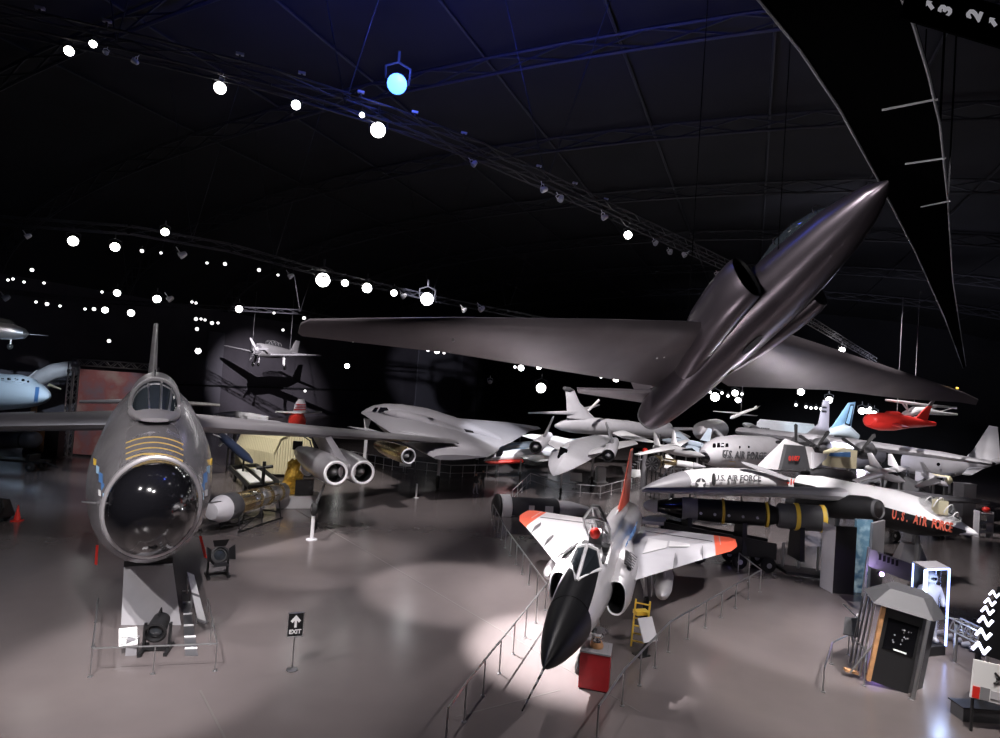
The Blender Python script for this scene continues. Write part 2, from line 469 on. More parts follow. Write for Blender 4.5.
# intakes
for s in (1, -1):
    def isec(x, y, ry, rz): return ((x, y * s, 2.55), ry, rz, 2.4)
    mb = MB(FM); mb.fuse([isec(4.05, 1.08, .36, .58), isec(3.7, 1.1, .4, .64), isec(2.8, 1.1, .46, .74), isec(.6, 1.0, .5, .84), isec(-1.2, .78, .45, .8), isec(-3.2, .5, .36, .72)], c0=False, **X0)
    ik = mb.build('air_intake', 'silver_paint', ft)
    mb = MB(FM); mb.fuse([isec(4.06, 1.08, .365, .585), isec(4.12, 1.08, .345, .56), isec(4.06, 1.08, .31, .52)], c0=False, c1=False, **X0); mb.build('intake_lip', 'white_paint', ik)
    mb = MB(FM); mb.fuse([isec(4.06, 1.08, .315, .525), isec(3.0, 1.1, .27, .46)], c0=False, **X0); mb.build('intake_duct', 'black', ik)
    # dark louvre panel on the shoulder of the intake
    rr = []
    for i in range(7):
        x = 2.9 - i * .33
        rr.append([(x, s * (1.13 + .5 * math.cos(R_(a)) - .03 * i), 2.62 + .83 * math.sin(R_(a)) + .012) for a in (50, 62, 74, 86)])
    mb = MB(FM); mb.loft([r + [V(p) - V((0, 0, .04)) for p in r[::-1]] for r in rr]); pn = mb.build('louvre_panel', 'black', ik)
    for i in range(6):
        x = 2.75 - i * .33; MB(FM).bar((x, s * 1.2, 3.44), (x, s * 1.5, 3.26), .02, 5).build('louvre', 'mid_grey', pn)
# wings
for s in (1, -1):
    def W(x, y): return (x, y * s, 2.62)
    def le(y): return 3.0 - (y - .9) * (9.2 / 4.9)
    mb = MB(FM); mb.wing([(W(3.4, .7), W(-8.3, .7), .34), (W(le(1.6), 1.6), W(-8.35, 1.6), .3), (W(le(3.4), 3.4), W(-8.45, 3.4), .22), (W(le(5.0), 5.0), W(-8.55, 5.0), .14)], (0, 0, 1))
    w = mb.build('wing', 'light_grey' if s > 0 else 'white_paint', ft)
    mb = MB(FM); mb.wing([(W(le(4.7), 4.7), W(-8.54, 4.7), .16), (W(-5.4, 5.45), W(-8.56, 5.5), .11), (W(-6.6, 5.8), W(-8.3, 5.8), .06)], (0, 0, 1)); mb.build('wing_tip', 'orange_red', w)
    for y, x0, x1 in ((2.9, -1.4, -2.6), (4.1, -3.6, -4.8)):
        MB(FM).prism([W(x0 + .7, y), W(x1, y), (x1, y * s, 2.82), (x0, y * s, 2.86)], (0, .03, 0)).build('wing_fence', 'mid_grey', w, smooth=0)
    if s > 0:
        for y0, y1, x0, x1 in ((1.5, 2.45, -1.2, -4.9), (2.55, 3.5, -3.2, -5.0)):
            MB(FM).prism([(x0 - 0.5, y0, 2.795), (x0 - (y1 - y0) * 1.9 - .5 if x0 > -2 else x0 - 1.2, y1, 2.77), (x1, y1, 2.76), (x1, y0, 2.775)], (0, 0, .02)).build('wing_panel', 'white_paint', w, smooth=0)
    MB(FM).prism([(-6.6, 1.2 * s, 2.745), (-6.6, 4.6 * s, 2.7), (-6.66, 4.6 * s, 2.7), (-6.66, 1.2 * s, 2.745)], (0, 0, .02)).build('elevon_hinge_line', 'dark_grey', w, smooth=0)
    # drop tank on its pylon
    mb = MB(FM); mb.lathe((-.2, 2.5 * s, 1.62), (-1, 0, 0), [(0, .02), (.15, .16), (.5, .3), (1.2, .38), (3.0, .38), (4.2, .25), (5, .04)], 20)
    dt = mb.build('drop_tank', 'silver_paint', ft)
    mb = MB(FM); mb.prism([(-1.2, 2.5 * s, 1.95), (-3.2, 2.5 * s, 1.95), (-3.6, 2.5 * s, 2.55), (-1.8, 2.5 * s, 2.55)], (0, .1, 0)); mb.build('pylon', 'light_grey', dt, smooth=0)
    # main gear
    mb = MB(FM); mb.bar((-2.4, 1.5 * s, 2.4), (-2.4, 1.75 * s, .5), .09); mb.bar((-1.6, 1.3 * s, 2.3), (-2.4, 1.7 * s, .9), .05); g = mb.build('main_gear_strut', 'steel', ft)
    wheel_part(F(-2.4, 1.75 * s, .44), FY, .42, .24, g)
    mb = MB(FM); mb.prism([(-1.8, 1.95 * s, 2.3), (-3.0, 1.95 * s, 2.3), (-2.8, 1.98 * s, 1.0), (-2.0, 1.98 * s, 1.0)], (0, .04, 0)); mb.build('gear_door', 'light_grey', ft, smooth=0)
# nose gear
mb = MB(FM); mb.bar((4.0, 0, 2.0), (4.15, 0, .42), .08); mb.bar((3.2, 0, 2.0), (4.1, 0, 1.0), .04); g = mb.build('nose_gear_strut', 'steel', ft)
wheel_part(F(4.15, 0, .32), FY, .33, .2, g)
for s in (1, -1):
    MB(FM).prism([(4.6, .35 * s, 1.95), (3.2, .35 * s, 1.85), (3.3, .45 * s, 1.2), (4.4, .45 * s, 1.25)], (0, .03, 0)).build('nose_gear_door', 'white_paint', ft, smooth=0)
# fin
mb = MB(FM); mb.wing([((-3.0, 0, 3.7), (-9.3, 0, 3.5), .2), ((-5.4, 0, 4.5), (-9.4, 0, 4.4), .17), ((-8.3, 0, 6.5), (-9.6, 0, 6.5), .08)], (0, 1, 0))
fin = mb.build('fin', 'orange_red', ft)
mb = MB(FM); mb.wing([((-1.6, 0, 3.85), (-4.2, 0, 3.8), .14), ((-3.6, 0, 4.05), (-4.4, 0, 4.05), .08)], (0, 1, 0)); mb.build('fin_fillet', 'white_paint', fin)
text('fuselage_lettering', 'U.S. AIR FORCE', 'blue_paint', ft, F(-2.2, .9, 3.28), FX * -1, V((0, -.35, 1)), .62, .01, .012)
# ------------------------------------------------------------------ exhibits round the fighter
# trophy on a red plinth under a clear cover
p0 = ground(592, 690)
tp = thing('display_plinth', 'red square plinth standing beside the black nose of the delta fighter', 'plinth', p0)
az = R_(-14)
c = p0 + V((.12, .35, 0))
hgt = 1.06
mb = MB(); mb.box(c + V((0, 0, hgt / 2 + .04)), (.9, .86, hgt), az); mb.build('body', 'deep_red', tp, smooth=0)
mb = MB(); mb.box(c + V((0, 0, .02)), (.8, .8, .04), az); mb.build('base', 'black', tp, smooth=0)
mb = MB(); mb.box(c + V((0, 0, hgt + .065)), (.93, .9, .05), az); top = mb.build('top', 'mid_grey', tp, smooth=0)
tz = c + V((0, 0, hgt + .095))
tr_ = thing('trophy_bowl', 'silver trophy bowl on a round wooden base, standing on the red plinth', 'trophy', tz)
mb = MB(); mb.lathe(tz, (0, 0, 1), [(0, .2), (.05, .21), (.1, .19), (.16, .17)], 24); mb.build('base', 'wood', tr_)
mb = MB(); mb.lathe(tz + V((0, 0, .16)), (0, 0, 1), [(0, .13), (.03, .12), (.05, .06), (.1, .05), (.13, .1), (.18, .2), (.26, .28), (.33, .31), (.35, .32), (.33, .29), (.26, .25), (.18, .17)], 28); mb.build('bowl', 'chrome', tr_)
for k in range(4):
    a = k * PI / 2 + .4; d = V((math.cos(a), math.sin(a), 0))
    MB().path([tz + d * .12 + V((0, 0, .24)), tz + d * .28 + V((0, 0, .32)), tz + d * .33 + V((0, 0, .44)), tz + d * .26 + V((0, 0, .5))], .022, 6).build('handle', 'chrome', tr_)
cv = thing('display_cover', 'clear square display cover over the silver trophy bowl', 'display case', tz)
for k in range(4):
    a = az + k * PI / 2; d = V((math.cos(a), math.sin(a), 0))
    MB().box(tz + d * .36 + V((0, 0, .28)), (.012, .72, .54), a).build('side_panel', 'clear', cv, smooth=0)
MB().box(tz + V((0, 0, .56)), (.74, .74, .014), az).build('top_panel', 'clear', cv, smooth=0)
# yellow steps
a = ground(631, 646); b = ground(647, 604)
ld = thing('boarding_ladder', 'yellow tubular boarding ladder leaning back beside the fighter intake', 'ladder', a)
d = V((b - a).xy.to_3d()); d.normalize(); sd = V((d.y, -d.x, 0))
lean = V((.1, .1, 0))
ht = 1.65
for s in (0, .5):
    MB().bar(a + sd * s, a + sd * s + lean + V((0, 0, ht)), .035, 8).build('rail', 'yellow', ld)
for k in range(6):
    t = .12 + k * .16
    MB().bar(a + lean * t + V((0, 0, ht * t)), a + sd * .5 + lean * t + V((0, 0, ht * t)), .028, 8).build('rung', 'yellow', ld)
mb = MB(); mb.box(a + sd * .25 + lean * .75 + V((0, .12, ht * .72)), (.5, .3, .14), .3); mb.build('platform', 'yellow', ld, smooth=0)
for s in (0, .5):
    MB().bar(a + sd * s + V((.15, .75, 0)), a + sd * s + lean * .75 + V((0, 0, ht * .72)), .025, 6).build('prop_leg', 'dark_grey', ld)
# reading panel on a black stand behind the railing
a = ground(641, 655)
rp = thing('information_stand', 'grey slanted reading panel on a black stand between the yellow ladder and the railing', 'information sign', a)
MB().box(a + V((0, 0, .02)), (.5, .4, .04), .5).build('base', 'black', rp, smooth=0)
MB().prism([a + V((-.05, 0, .04)), a + V((.25, .15, .5)), a + V((.3, .15, .5)), a + V((.18, 0, .04))], (.05, .3, 0)).build('stand', 'black', rp, smooth=0)
MB().box(a + V((.2, .1, .85)), (.62, .04, .8), .3, (Matrix.Rotation(.45, 3, 'Z') @ Matrix.Rotation(-.5, 3, 'X'))).build('panel', 'light_grey', rp, smooth=0)
# wing stand left: thin sign on legs behind left railing
a = ground(610 - 3, 612 + 5)
# ------------------------------------------------------------------ big swept-wing bomber, nose towards the viewer
AW = V((-.513, .858, 0)).normalized()          # from its nose back to its tail
LT = V((AW.y, -AW.x, 0))                        # to the right seen from the front
bt0 = ground(152, 600)
bt = thing('swept_wing_bomber', 'large bare-metal bomber facing the viewer with a black nose dome and gold stripes', 'bomber', bt0)
BS = dict(side=LT, up=(0, 0, 1))
def bc(px, py, Y): return at(px, py, Y)
def bsec(px, py, Y, hw, hh, e=2.0):
    return (at(px, py, Y), hw * Y / 600 * .86, hh * Y / 600, e)
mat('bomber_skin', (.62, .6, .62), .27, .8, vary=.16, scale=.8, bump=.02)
# panelled skin: seams drawn by a brick pattern
def panel_seams(name, sc, strength=.55):
    m = MATS[name]; nt = m.node_tree; b = nt.nodes['Principled BSDF']
    src = b.inputs['Base Color'].links[0].from_socket
    tc = nt.nodes.new('ShaderNodeTexCoord'); br = nt.nodes.new('ShaderNodeTexBrick')
    br.inputs['Scale'].default_value = sc; br.inputs['Mortar Size'].default_value = .006
    br.inputs['Color1'].default_value = (1, 1, 1, 1); br.inputs['Color2'].default_value = (.86, .86, .88, 1); br.inputs['Mortar'].default_value = (strength,) * 3 + (1,)
    mx = nt.nodes.new('ShaderNodeMix'); mx.data_type = 'RGBA'; mx.blend_type = 'MULTIPLY'; mx.inputs['Factor'].default_value = 1
    nt.links.new(tc.outputs['Object'], br.inputs['Vector']); nt.links.new(src, mx.inputs['A']); nt.links.new(br.outputs['Color'], mx.inputs['B'])
    nt.links.new(mx.outputs['Result'], b.inputs['Base Color'])
panel_seams('bomber_skin', .45)
body = [bsec(153, 506, 18.55, 52, 53), bsec(153, 497, 19.3, 59, 65), bsec(152, 488, 20.2, 62.5, 74), bsec(152, 480, 21.2, 63, 80), bsec(152, 466, 23.5, 57, 76),
        bsec(152, 452, 26.5, 51, 68), bsec(152, 437, 31, 42, 56), bsec(152, 420, 36, 31, 42), bsec(151, 404, 42, 19, 26), bsec(151, 392, 47, 8, 12)]
mb = MB(); mb.fuse(body, n=40, **BS); bfus = mb.build('fuselage', 'bomber_skin', bt)
dome = [bsec(153, 509, 16.6, 1, 1), bsec(153, 509, 16.64, 14, 14), bsec(153, 509, 16.8, 26, 26), bsec(153, 509, 17.1, 36.5, 36.5), bsec(153, 508.5, 17.5, 43.5, 43.5), bsec(153, 508, 18.0, 47, 47.5), bsec(153, 507, 18.5, 48, 49)]
mb = MB(); mb.fuse(dome, n=40, **BS); bdome = mb.build('nose_dome', 'black_gloss', bt)
mb = MB(); mb.fuse([bsec(153, 507, 18.44, 48.3, 49.3), bsec(153, 507, 18.46, 50, 51), bsec(153, 506, 18.62, 51.6, 52.6)], n=40, **BS); mb.build('dome_rim', 'aluminium_dull', bt)
def on_body(px, py, off=.015):
    """point of the fuselage skin under a pixel, lifted a little"""
    d = ray(px, py).normalized()
    hit, loc, nr, _ = bfus.ray_cast(EYE - ORG[bfus.name], d)
    return (loc + ORG[bfus.name] + nr * off, nr) if hit else (at(px, py, 21), -d)
bpy.context.view_layer.update()
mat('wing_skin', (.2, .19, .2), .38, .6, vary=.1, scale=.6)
mat('gold_paint', (.72, .5, .16), .4, .3)
for k in range(4):
    pts = []
    for i in range(13):
        x = 126 + 57 * i / 12; y = 437.5 + k * 5.4 + 6.5 * ((x - 153) / 28) ** 2
        if 146 < x < 162: pass
        pts.append(on_body(x, y)[0])
    mb = MB(); w_ = V((0, 0, .028)) 
    mb.loft([[p - w_ + V((.0, -.0, 0)), p + w_] for p in pts], c0=False, c1=False, closed=False); mb.build('nose_stripe', 'gold_paint', bfus, smooth=0)
# dark anti glare panel between nose and windscreen
mat('antiglare_grey', (.13, .125, .13), .5, .3)
rows = []
for j in range(8):
    y = 418 + (463 - 418) * j / 7; hw = 25 + 10 * j / 7
    rows.append([on_body(153 + hw * (2 * i / 12 - 1), y + 11 * (2 * i / 12 - 1) ** 2, .006)[0] for i in range(13)])
mb = MB(); mb.loft(rows, False, False, False); mb.build('antiglare_panel', 'antiglare_grey', bfus)
# blue and yellow badge on each cheek
for sx in (1, -1):
    for (x, y, w, m) in ((52, 478, 4, 'blue_paint'), (50, 487, 3, 'blue_paint'), (55, 470, 3, 'sky_blue'), (58, 462, 2.6, 'yellow'), (49, 497, 2.6, 'sky_blue'), (53, 493, 2.4, 'white_paint')):
        q = [on_body(153 + sx * (x + a * w * .5), y + b * w, .012)[0] for a, b in ((-1, -1), (1, -1.6), (1, 1), (-1, 1.4))]
        MB().add(q, [(0, 1, 2, 3)]).build('squadron_badge', m, bfus, smooth=0)
    # pitot blade sticking out of the cheek
    p, nr = on_body(153 + sx * 57, 503)
    mb = MB(); mb.bar(p, p + LT * sx * .32 + V((0, 0, .12)) - AW * .35, .035, 6, .015); mb.build('pitot_probe', 'steel', bfus)
# cockpit
def csec(px, py, Y, hw, hh, e=2.0): return (at(px, py, Y), hw * Y / 600 * .88, hh * Y / 600, e)
cn = [csec(155, 405, 21.3, 26, 28), csec(155, 400, 22.6, 25, 28), csec(155, 399, 24.2, 24, 27), csec(155, 399, 27, 21, 23), csec(155, 400, 30.5, 16, 18), csec(155, 402, 35, 8, 10)]
mb = MB(); mb.fuse(cn, n=32, **BS); can = mb.build('canopy', 'aluminium', bt)
wn = [csec(155, 413, 19.9, 19, 3.5), csec(155, 411, 20.3, 21, 13), csec(155, 408, 20.8, 22.5, 21), csec(155, 406, 21.32, 23.5, 25)]
mb = MB(); mb.fuse(wn, n=32, c1=False, **BS); wsh = mb.build('windscreen', 'dark_glass', can)
mb = MB()
for dx in (-15, -6, 6, 15):
    pts = []
    for (px, py, Y, hw, hh) in ((155, 413, 19.85, 19.5, 4), (155, 411, 20.25, 21.5, 13.5), (155, 408, 20.75, 23, 21.5), (155, 406, 21.3, 24, 25.5)):
        k = dx / 21; z = hh * math.sqrt(1 - k * k)
        pts.append(at(px + hw * k, py - z, Y))
    mb.path(pts, .035, 6)
mb.build('windscreen_frame', 'steel', can)
mb = MB(); rim = [csec(155, 405.5, 21.28, 26, 27.5), csec(155, 405.5, 21.2, 25.8, 27.3), csec(155, 405.5, 21.22, 23.2, 24.8)]; mb.fuse(rim, n=32, c0=False, c1=False, **BS); mb.build('windscreen_arch', 'aluminium', can)
mb = MB(); q = at(155, 378, 21.4); mb.prism([q, q + AW * .5, q + AW * .5 + V((0, 0, .3)), q + AW * .25 + V((0, 0, .28))], LT * .04); mb.build('antenna', 'black', can, smooth=0)
# coaming in front of the windscreen
mb = MB(); mb.fuse([csec(155, 420, 19.4, 14, 2), csec(155, 416, 19.9, 24, 7), csec(155, 413, 21.0, 27, 14)], n=24, **BS); mb.build('coaming', 'aluminium_dull', can)
# wings
def wpt(s, L, back, z): 
    root = at(152, 420, 27.0); root.z = 0
    p = root + LT * (s * L * .82) + AW * (L * .5 + back); p.z = z
    return p
WZ = lambda L: 6.25 - L * .083
for s in (1, -1):
    Ls = (1.0, 4, 8, 12, 17, 22, 27)
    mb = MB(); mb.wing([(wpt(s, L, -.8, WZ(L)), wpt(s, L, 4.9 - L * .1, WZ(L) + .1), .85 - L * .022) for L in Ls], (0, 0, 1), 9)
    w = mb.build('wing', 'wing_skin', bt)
    for L in (6, 15, 21):
        MB().prism([wpt(s, L, 1.2, WZ(L) + .33), wpt(s, L, 3.6, WZ(L) + .3), wpt(s, L + 2.5, 3.6, WZ(L + 2.5) + .26), wpt(s, L + 2.5, 1.2, WZ(L + 2.5) + .28)], (0, 0, .02)).build('wing_panel', 'mid_grey', w, smooth=0)
    # twin engine pod
    pf = at(350, 473, 33.4) if s > 0 else wpt(-1, 11.5, -5.5, 3.5)
    pod = None
    cl = []
    for e in (-1, 1):
        c = pf + LT * (e * .76)
        mb = MB(); mb.lathe(c, AW, [(.05, .52), (0, .62), (.06, .68), (.8, .76), (2.5, .8), (5, .74), (7.5, .56), (8.6, .42)], 28, c0=False)
        if e < 0: pod = mb.build('engine_pod', 'aluminium', bt)
        else: mb.build('second_nacelle', 'aluminium', pod)
        MB().lathe(c, AW, [(.04, .535), (1.0, .5), (1.02, .05)], 24, c0=False).build('intake_duct', 'black', pod)
        MB().lathe(c - AW * .02, AW, [(.08, .68), (0, .62), (.06, .52)], 28, c0=False, c1=False).build('intake_ring', 'white_paint', pod)
        MB().lathe(c + AW * .1, AW, [(0, .02), (.18, .16), (.5, .27), (.9, .33)], 20).build('bullet_fairing', 'aluminium', pod)
    mb = MB(); mb.fuse([(pf + AW * .5, .5, .4, 2.5), (pf + AW * 2.5, .6, .6, 2.5), (pf + AW * 6, .5, .5, 2.5)], **BS); mb.build('pod_bridge', 'aluminium', pod)
    Lp = 11.3
    a = wpt(s, Lp, -.4, WZ(Lp)); a2 = wpt(s, Lp, 3.5, WZ(Lp))
    mb = MB(); mb.loft([[a + LT * .2, a2 + LT * .2, a2 - LT * .2, a - LT * .2], [pf + AW * 1.5 + LT * .25 + V((0, 0, .45)), pf + AW * 5.5 + LT * .2 + V((0, 0, .4)), pf + AW * 5.5 - LT * .2 + V((0, 0, .4)), pf + AW * 1.5 - LT * .25 + V((0, 0, .45))]])
    mb.build('pylon', 'aluminium_dull', pod)
    # outrigger wheels under the pod
    og = at(314, 509, 32.5) if s > 0 else pf + AW * 2.6 - V((0, 0, 1.6))
    MB().bar(pf + AW * 4 - V((0, 0, .6)), og, .08).build('outrigger_leg', 'steel', bt)
    wheel_part(og, LT, .34, .26, bt, 'outrigger_wheel')
    q = V((og.x, og.y, 0))
    jk = thing('support_post', 'slim white support post under the small bomber outrigger wheel' if s > 0 else 'slim white support post under the hidden outrigger wheel', 'post', q)
    MB().bar(q, V((og.x, og.y, og.z - .36)), .1).build('post', 'white_paint', jk)
    MB().lathe(q, (0, 0, 1), [(0, .3), (.04, .3), (.06, .12)], 16).build('foot', 'light_grey', jk)
    # outer single engine
    of = at(409, 456.5, 41.7) if s > 0 else wpt(-1, 19, -3, 3.6)
    mb = MB(); mb.lathe(of, AW, [(.05, .42), (0, .5), (.08, .55), (.8, .6), (3, .6), (5, .5), (6.5, .3)], 24, c0=False); en = mb.build('outer_engine', 'brass' if s > 0 else 'aluminium', bt)
    MB().lathe(of, AW, [(.05, .43), (.7, .4), (.72, .05)], 20, c0=False).build('intake_duct', 'dark_grey', en)
    MB().lathe(of - AW * .02, AW, [(.12, .56), (0, .5), (.06, .42)], 24, c0=False, c1=False).build('intake_ring', 'light_grey', en)
    MB().lathe(of + AW * .1, AW, [(0, .02), (.2, .14), (.5, .2)], 14).build('bullet_fairing', 'light_grey', en)
# tail
ft_ = at(153, 390, 43.5); fz = ft_.z
mb = MB(); b0 = at(151, 400, 40); b1 = at(151, 395, 47.5); t1 = at(155.5, 325, 47.5); t0 = t1 - AW * 2.6
mb.wing([(b0, b1, .75), (b0.lerp(t0, .5) + AW * .3, b1.lerp(t1, .5), .5), (t0, t1, .3)], LT); mb.build('fin', 'aluminium', bt)
for s, px, py in ((-1, 80, 401.5), (1, 219, 405)):
    r0 = at(152, 402, 43); r1 = r0 + AW * 3.6
    tp_ = at(px, py, 47 if s > 0 else 45); 
    mb = MB(); mb.wing([(r0, r1, .4), (tp_ - AW * .8, tp_ + AW * .8, .22)], (0, 0, 1)); mb.build('tailplane', 'aluminium', bt)
# belly and forward landing gear standing behind the pedestal
for d0 in (7.0, 19.0):
    c = at(153, 500, 18.5) + AW * d0; c.z = 0
    c = c + AW * 1.0
    mb = MB(); mb.bar(c + V((0, 0, .6)), c + V((0, 0, 3.6)), .16); g = mb.build('landing_gear_leg', 'steel', bt)
    for s in (-.35, .35): wheel_part(c + LT * s + V((0, 0, .68)), LT, .68, .4, g)
# ------------------------------------------------------------------ display in front of the bomber
pl = thing('nose_support_plinth', 'pale grey box plinth standing under the black nose dome of the bomber', 'plinth', ground(150, 625))
f0, f1 = ground(121, 625), ground(181, 625)
t0_, t1_ = at(124, 566, f0.y + .6), at(173, 566, f1.y + .6)
zt = (t0_.z + t1_.z) / 2; t0_.z = t1_.z = zt
bk = AW * 1.6
mb = MB(); mb.hexa([f0, f1, f1 + bk, f0 + bk], [t0_, t1_, t1_ + bk * .5, t0_ + bk * .5]); mb.build('body', 'grey_paint', pl, smooth=0)
q = (t0_ + t1_) / 2 + bk * .25; mb = MB(); mb.box(q + V((0, 0, .1)), (1.5, .6, .2), R_(30)); mb.build('saddle', 'black', pl, smooth=0)
# ------------------------------------------------------------------ black high-flying reconnaissance aircraft hanging overhead
UX = V((.327, -.766, .554)).normalized()
_y = V((math.cos(-1.167 + PI / 2), math.sin(-1.167 + PI / 2), 0)); UY = (_y - UX * _y.dot(UX)).normalized()
UZ = UX.cross(UY); 
UYr = (UY * math.cos(.03) + UZ * math.sin(.03)); UZ = UX.cross(UYr); UY = UYr
NOSE = at(889, 182, 12.8)
mat('spy_seam', (.02, .018, .02), .4)
ut = thing('spy_plane', 'matt black long-winged reconnaissance aircraft hanging nose-up overhead on cables', 'aircraft', NOSE - UX * 5)
def uY(px): return 12.8 + (888 - px) / 246 * 7.8
US = dict(side=UY, up=UZ)
def us(px, py, r, e=2.0):
    Y = uY(px); return (at(px, py, Y), r * Y / 600 * .97, r * Y / 600 * .97, e)
st = [us(889, 181, 1.5), us(884, 186, 7), us(874, 195, 14), us(858, 211, 21), us(839, 229, 26.5), us(806, 261, 31), us(780, 286, 33), us(757, 307, 33), us(733, 332, 30.5), us(711, 355, 26.5), us(690, 379, 22.5), us(670, 398, 19.5), us(656, 411, 17), us(650, 417, 14)]
mb = MB(); mb.fuse(st, n=36, **US); uf = mb.build('fuselage', 'spy_body', ut)
e0 = us(651, 416, 14.2); mb = MB(); mb.fuse([e0, us(648, 419, 12.5), us(650, 417, 10)], n=28, **US); mb.build('exhaust_nozzle', 'dark_grey', ut)
WP = at(735, 345, uY(735)) + UZ * .35           # a point of the wing plane
def wp(px, py): return onplane(px, py, WP, UZ)
L1, L2 = wp(712, 322), wp(672, 384)
R1, R2 = wp(772, 330), wp(712, 378)
DIH = 0.0
wl = [(wp(735, 323), wp(690, 372), .5), (wp(690, 321.5), wp(660, 387), .42), (wp(600, 319), wp(600, 377), .32), (wp(450, 317.5), wp(450, 353), .22), (wp(310, 319), wp(302, 336), .1), (wp(301, 323), wp(298, 333), .05)]
mb = MB(); mb.wing(wl, UZ, 9); lw = mb.build('wing', 'spy_black', ut)
wr = [(wp(752, 320), wp(700, 368), .5), (wp(790, 334), wp(728, 386), .42), (wp(850, 354), wp(830, 390), .3), (wp(920, 377), wp(905, 399), .2), (wp(963, 392), wp(958, 402), .1), (wp(978, 399), wp(976, 405), .04)]
mb = MB(); mb.wing(wr, UZ, 9); rw = mb.build('wing', 'spy_black', ut)
# small pale position mark near the tip
q = wp(957, 388); MB().ball(q - UZ * .02, .06, 10, 6).build('tip_light', 'yellow', rw)
for i, (x, y) in enumerate(((655, 353), (662, 352), (452, 335), (760, 365))):
    q = wp(x, y); MB().lathe(q - UZ * (.2 if x < 700 else .16), UZ, [(0, .03), (.05, .03)], 8).build('access_cap', 'light_grey', lw if x < 700 else rw)
# engine intakes on the flanks
def off(px, py, s, up, r, k=1.0):
    Y = uY(px); return (at(px, py, Y) + UY * s * r * Y / 600 + UZ * up * Y / 600)
for s in (-1, 1):
    def isec(px, py, o, hw, hh): 
        Y = uY(px); return (at(px, py, Y) + UY * (s * o * Y / 600) + UZ * (3 * Y / 600), hw * Y / 600, hh * Y / 600, 2.2)
    ss = [isec(782, 284, 46, 13, 25), isec(776, 290, 46, 14, 26), isec(757, 308, 42, 15, 26), isec(733, 332, 34, 15, 24), isec(712, 354, 24, 13, 20), isec(694, 374, 13, 10, 15)]
    mb = MB(); mb.fuse(ss, c0=False, n=26, **US); ik = mb.build('air_intake', 'spy_body', ut)
    mb = MB(); mb.fuse([isec(782, 284, 46, 12, 24), isec(755, 310, 42, 10, 19)], c0=False, n=26, **US); mb.build('intake_duct', 'black', ik)
# canopy
def cs(px, py, w, h): 
    Y = uY(px); return (at(px, py, Y), w * Y / 600, h * Y / 600)
mb = MB(); U_ = UZ
def ctop(px, py, r, up, w, h):
    Y = uY(px); return (at(px, py, Y) + UZ * ((r + up) * Y / 600), w * Y / 600, h * Y / 600)
mb.fuse([ctop(846, 222, 25, -4, 6, 4), ctop(834, 234, 27, -3, 13, 10), ctop(815, 252, 30, -3, 16, 14), ctop(796, 270, 32, -4, 15, 13), ctop(776, 290, 33, -5, 10, 8)], n=24, **US); cb = mb.build('canopy', 'dark_glass', ut)
for (px, py, r) in ((836, 232, 27), (815, 252, 30), (798, 268, 32)):
    cc, w_, h_ = ctop(px, py, r, -3, 15.5, 13.5)
    MB().path([cc + UY * (w_ * math.cos(R_(a)) * 1.02) + UZ * (h_ * math.sin(R_(a)) * 1.04) for a in range(0, 181, 20)], .012, 5).build('canopy_frame', 'spy_seam', cb)
# tail
ty = us(660, 408, 10)[0]
tl = [(at(668, 391, uY(668)), at(652, 404, uY(652) + .4), .22), (at(577, 388, 20.4), at(578, 393, 21.2), .1)]
mb = MB(); mb.wing(tl, UZ); tpn = mb.build('tailplane', 'spy_black', ut)
tr2 = tl[1][0] - UY * 2 * (tl[1][0] - tl[0][0]).dot(UY)
o_ = tl[0][0].copy()
rr = [(tl[0][0] + UY * .1, tl[0][1] + UY * .1, .22), (o_ + UY * 2.3 - UX * .3 + UZ * .5, o_ + UY * 2.3 - UX * 1.0 + UZ * .5, .1)]
mb = MB(); mb.wing(rr, UZ); mb.build('tailplane', 'spy_black', ut)
fb = at(672, 388, uY(672)) + UZ * .5
mb = MB(); mb.wing([(fb, fb - UX * 1.7, .2), (fb - UX * .9 + UZ * 2.0, fb - UX * 1.9 + UZ * 2.0, .08)], UY); mb.build('fin', 'spy_black', ut)
# speed brake disc, camera window, hook
q = at(677, 371, uY(677)) ; 
mb = MB(); mb.lathe(q - UY * .22, -UY, [(0, .3), (.06, .32), (.12, .26)], 20); mb.build('wheel_fairing', 'black', ut)
d = (EYE - at(686, 372, uY(686))).normalized()
q = onplane(686, 373, st[10][0] + d * .6, d)
mb = MB(); mb.lathe(q, d, [(-.4, .2), (0, .16), (.05, .12)], 16); vn = mb.build('vent', 'dark_grey', ut)
MB().lathe(q + d * .052, d, [(0, .1), (.012, .1), (.012, .07), (0, .07)], 16, False, False).build('vent_ring', 'light_grey', vn)
for (x, y) in ((752, 345), (730, 372)):
    q = at(x, y, uY(x) - .5) - UX * 0
    hit, loc, nr, _ = uf.ray_cast(EYE - ORG[uf.name], ray(x, y).normalized())
    if hit:
        loc = loc + ORG[uf.name]; a = UX - nr * UX.dot(nr); a.normalize(); b = nr.cross(a)
        mb = MB(); L_ = .42 if x == 752 else .14
        mb.prism([loc + nr * .01 + a * (math.cos(t * PI / 8) * L_) + b * (math.sin(t * PI / 8) * L_ * .3) for t in range(16)], nr * .02); mb.build('camera_window' if x == 752 else 'drain_port', 'black_gloss', uf, smooth=0)
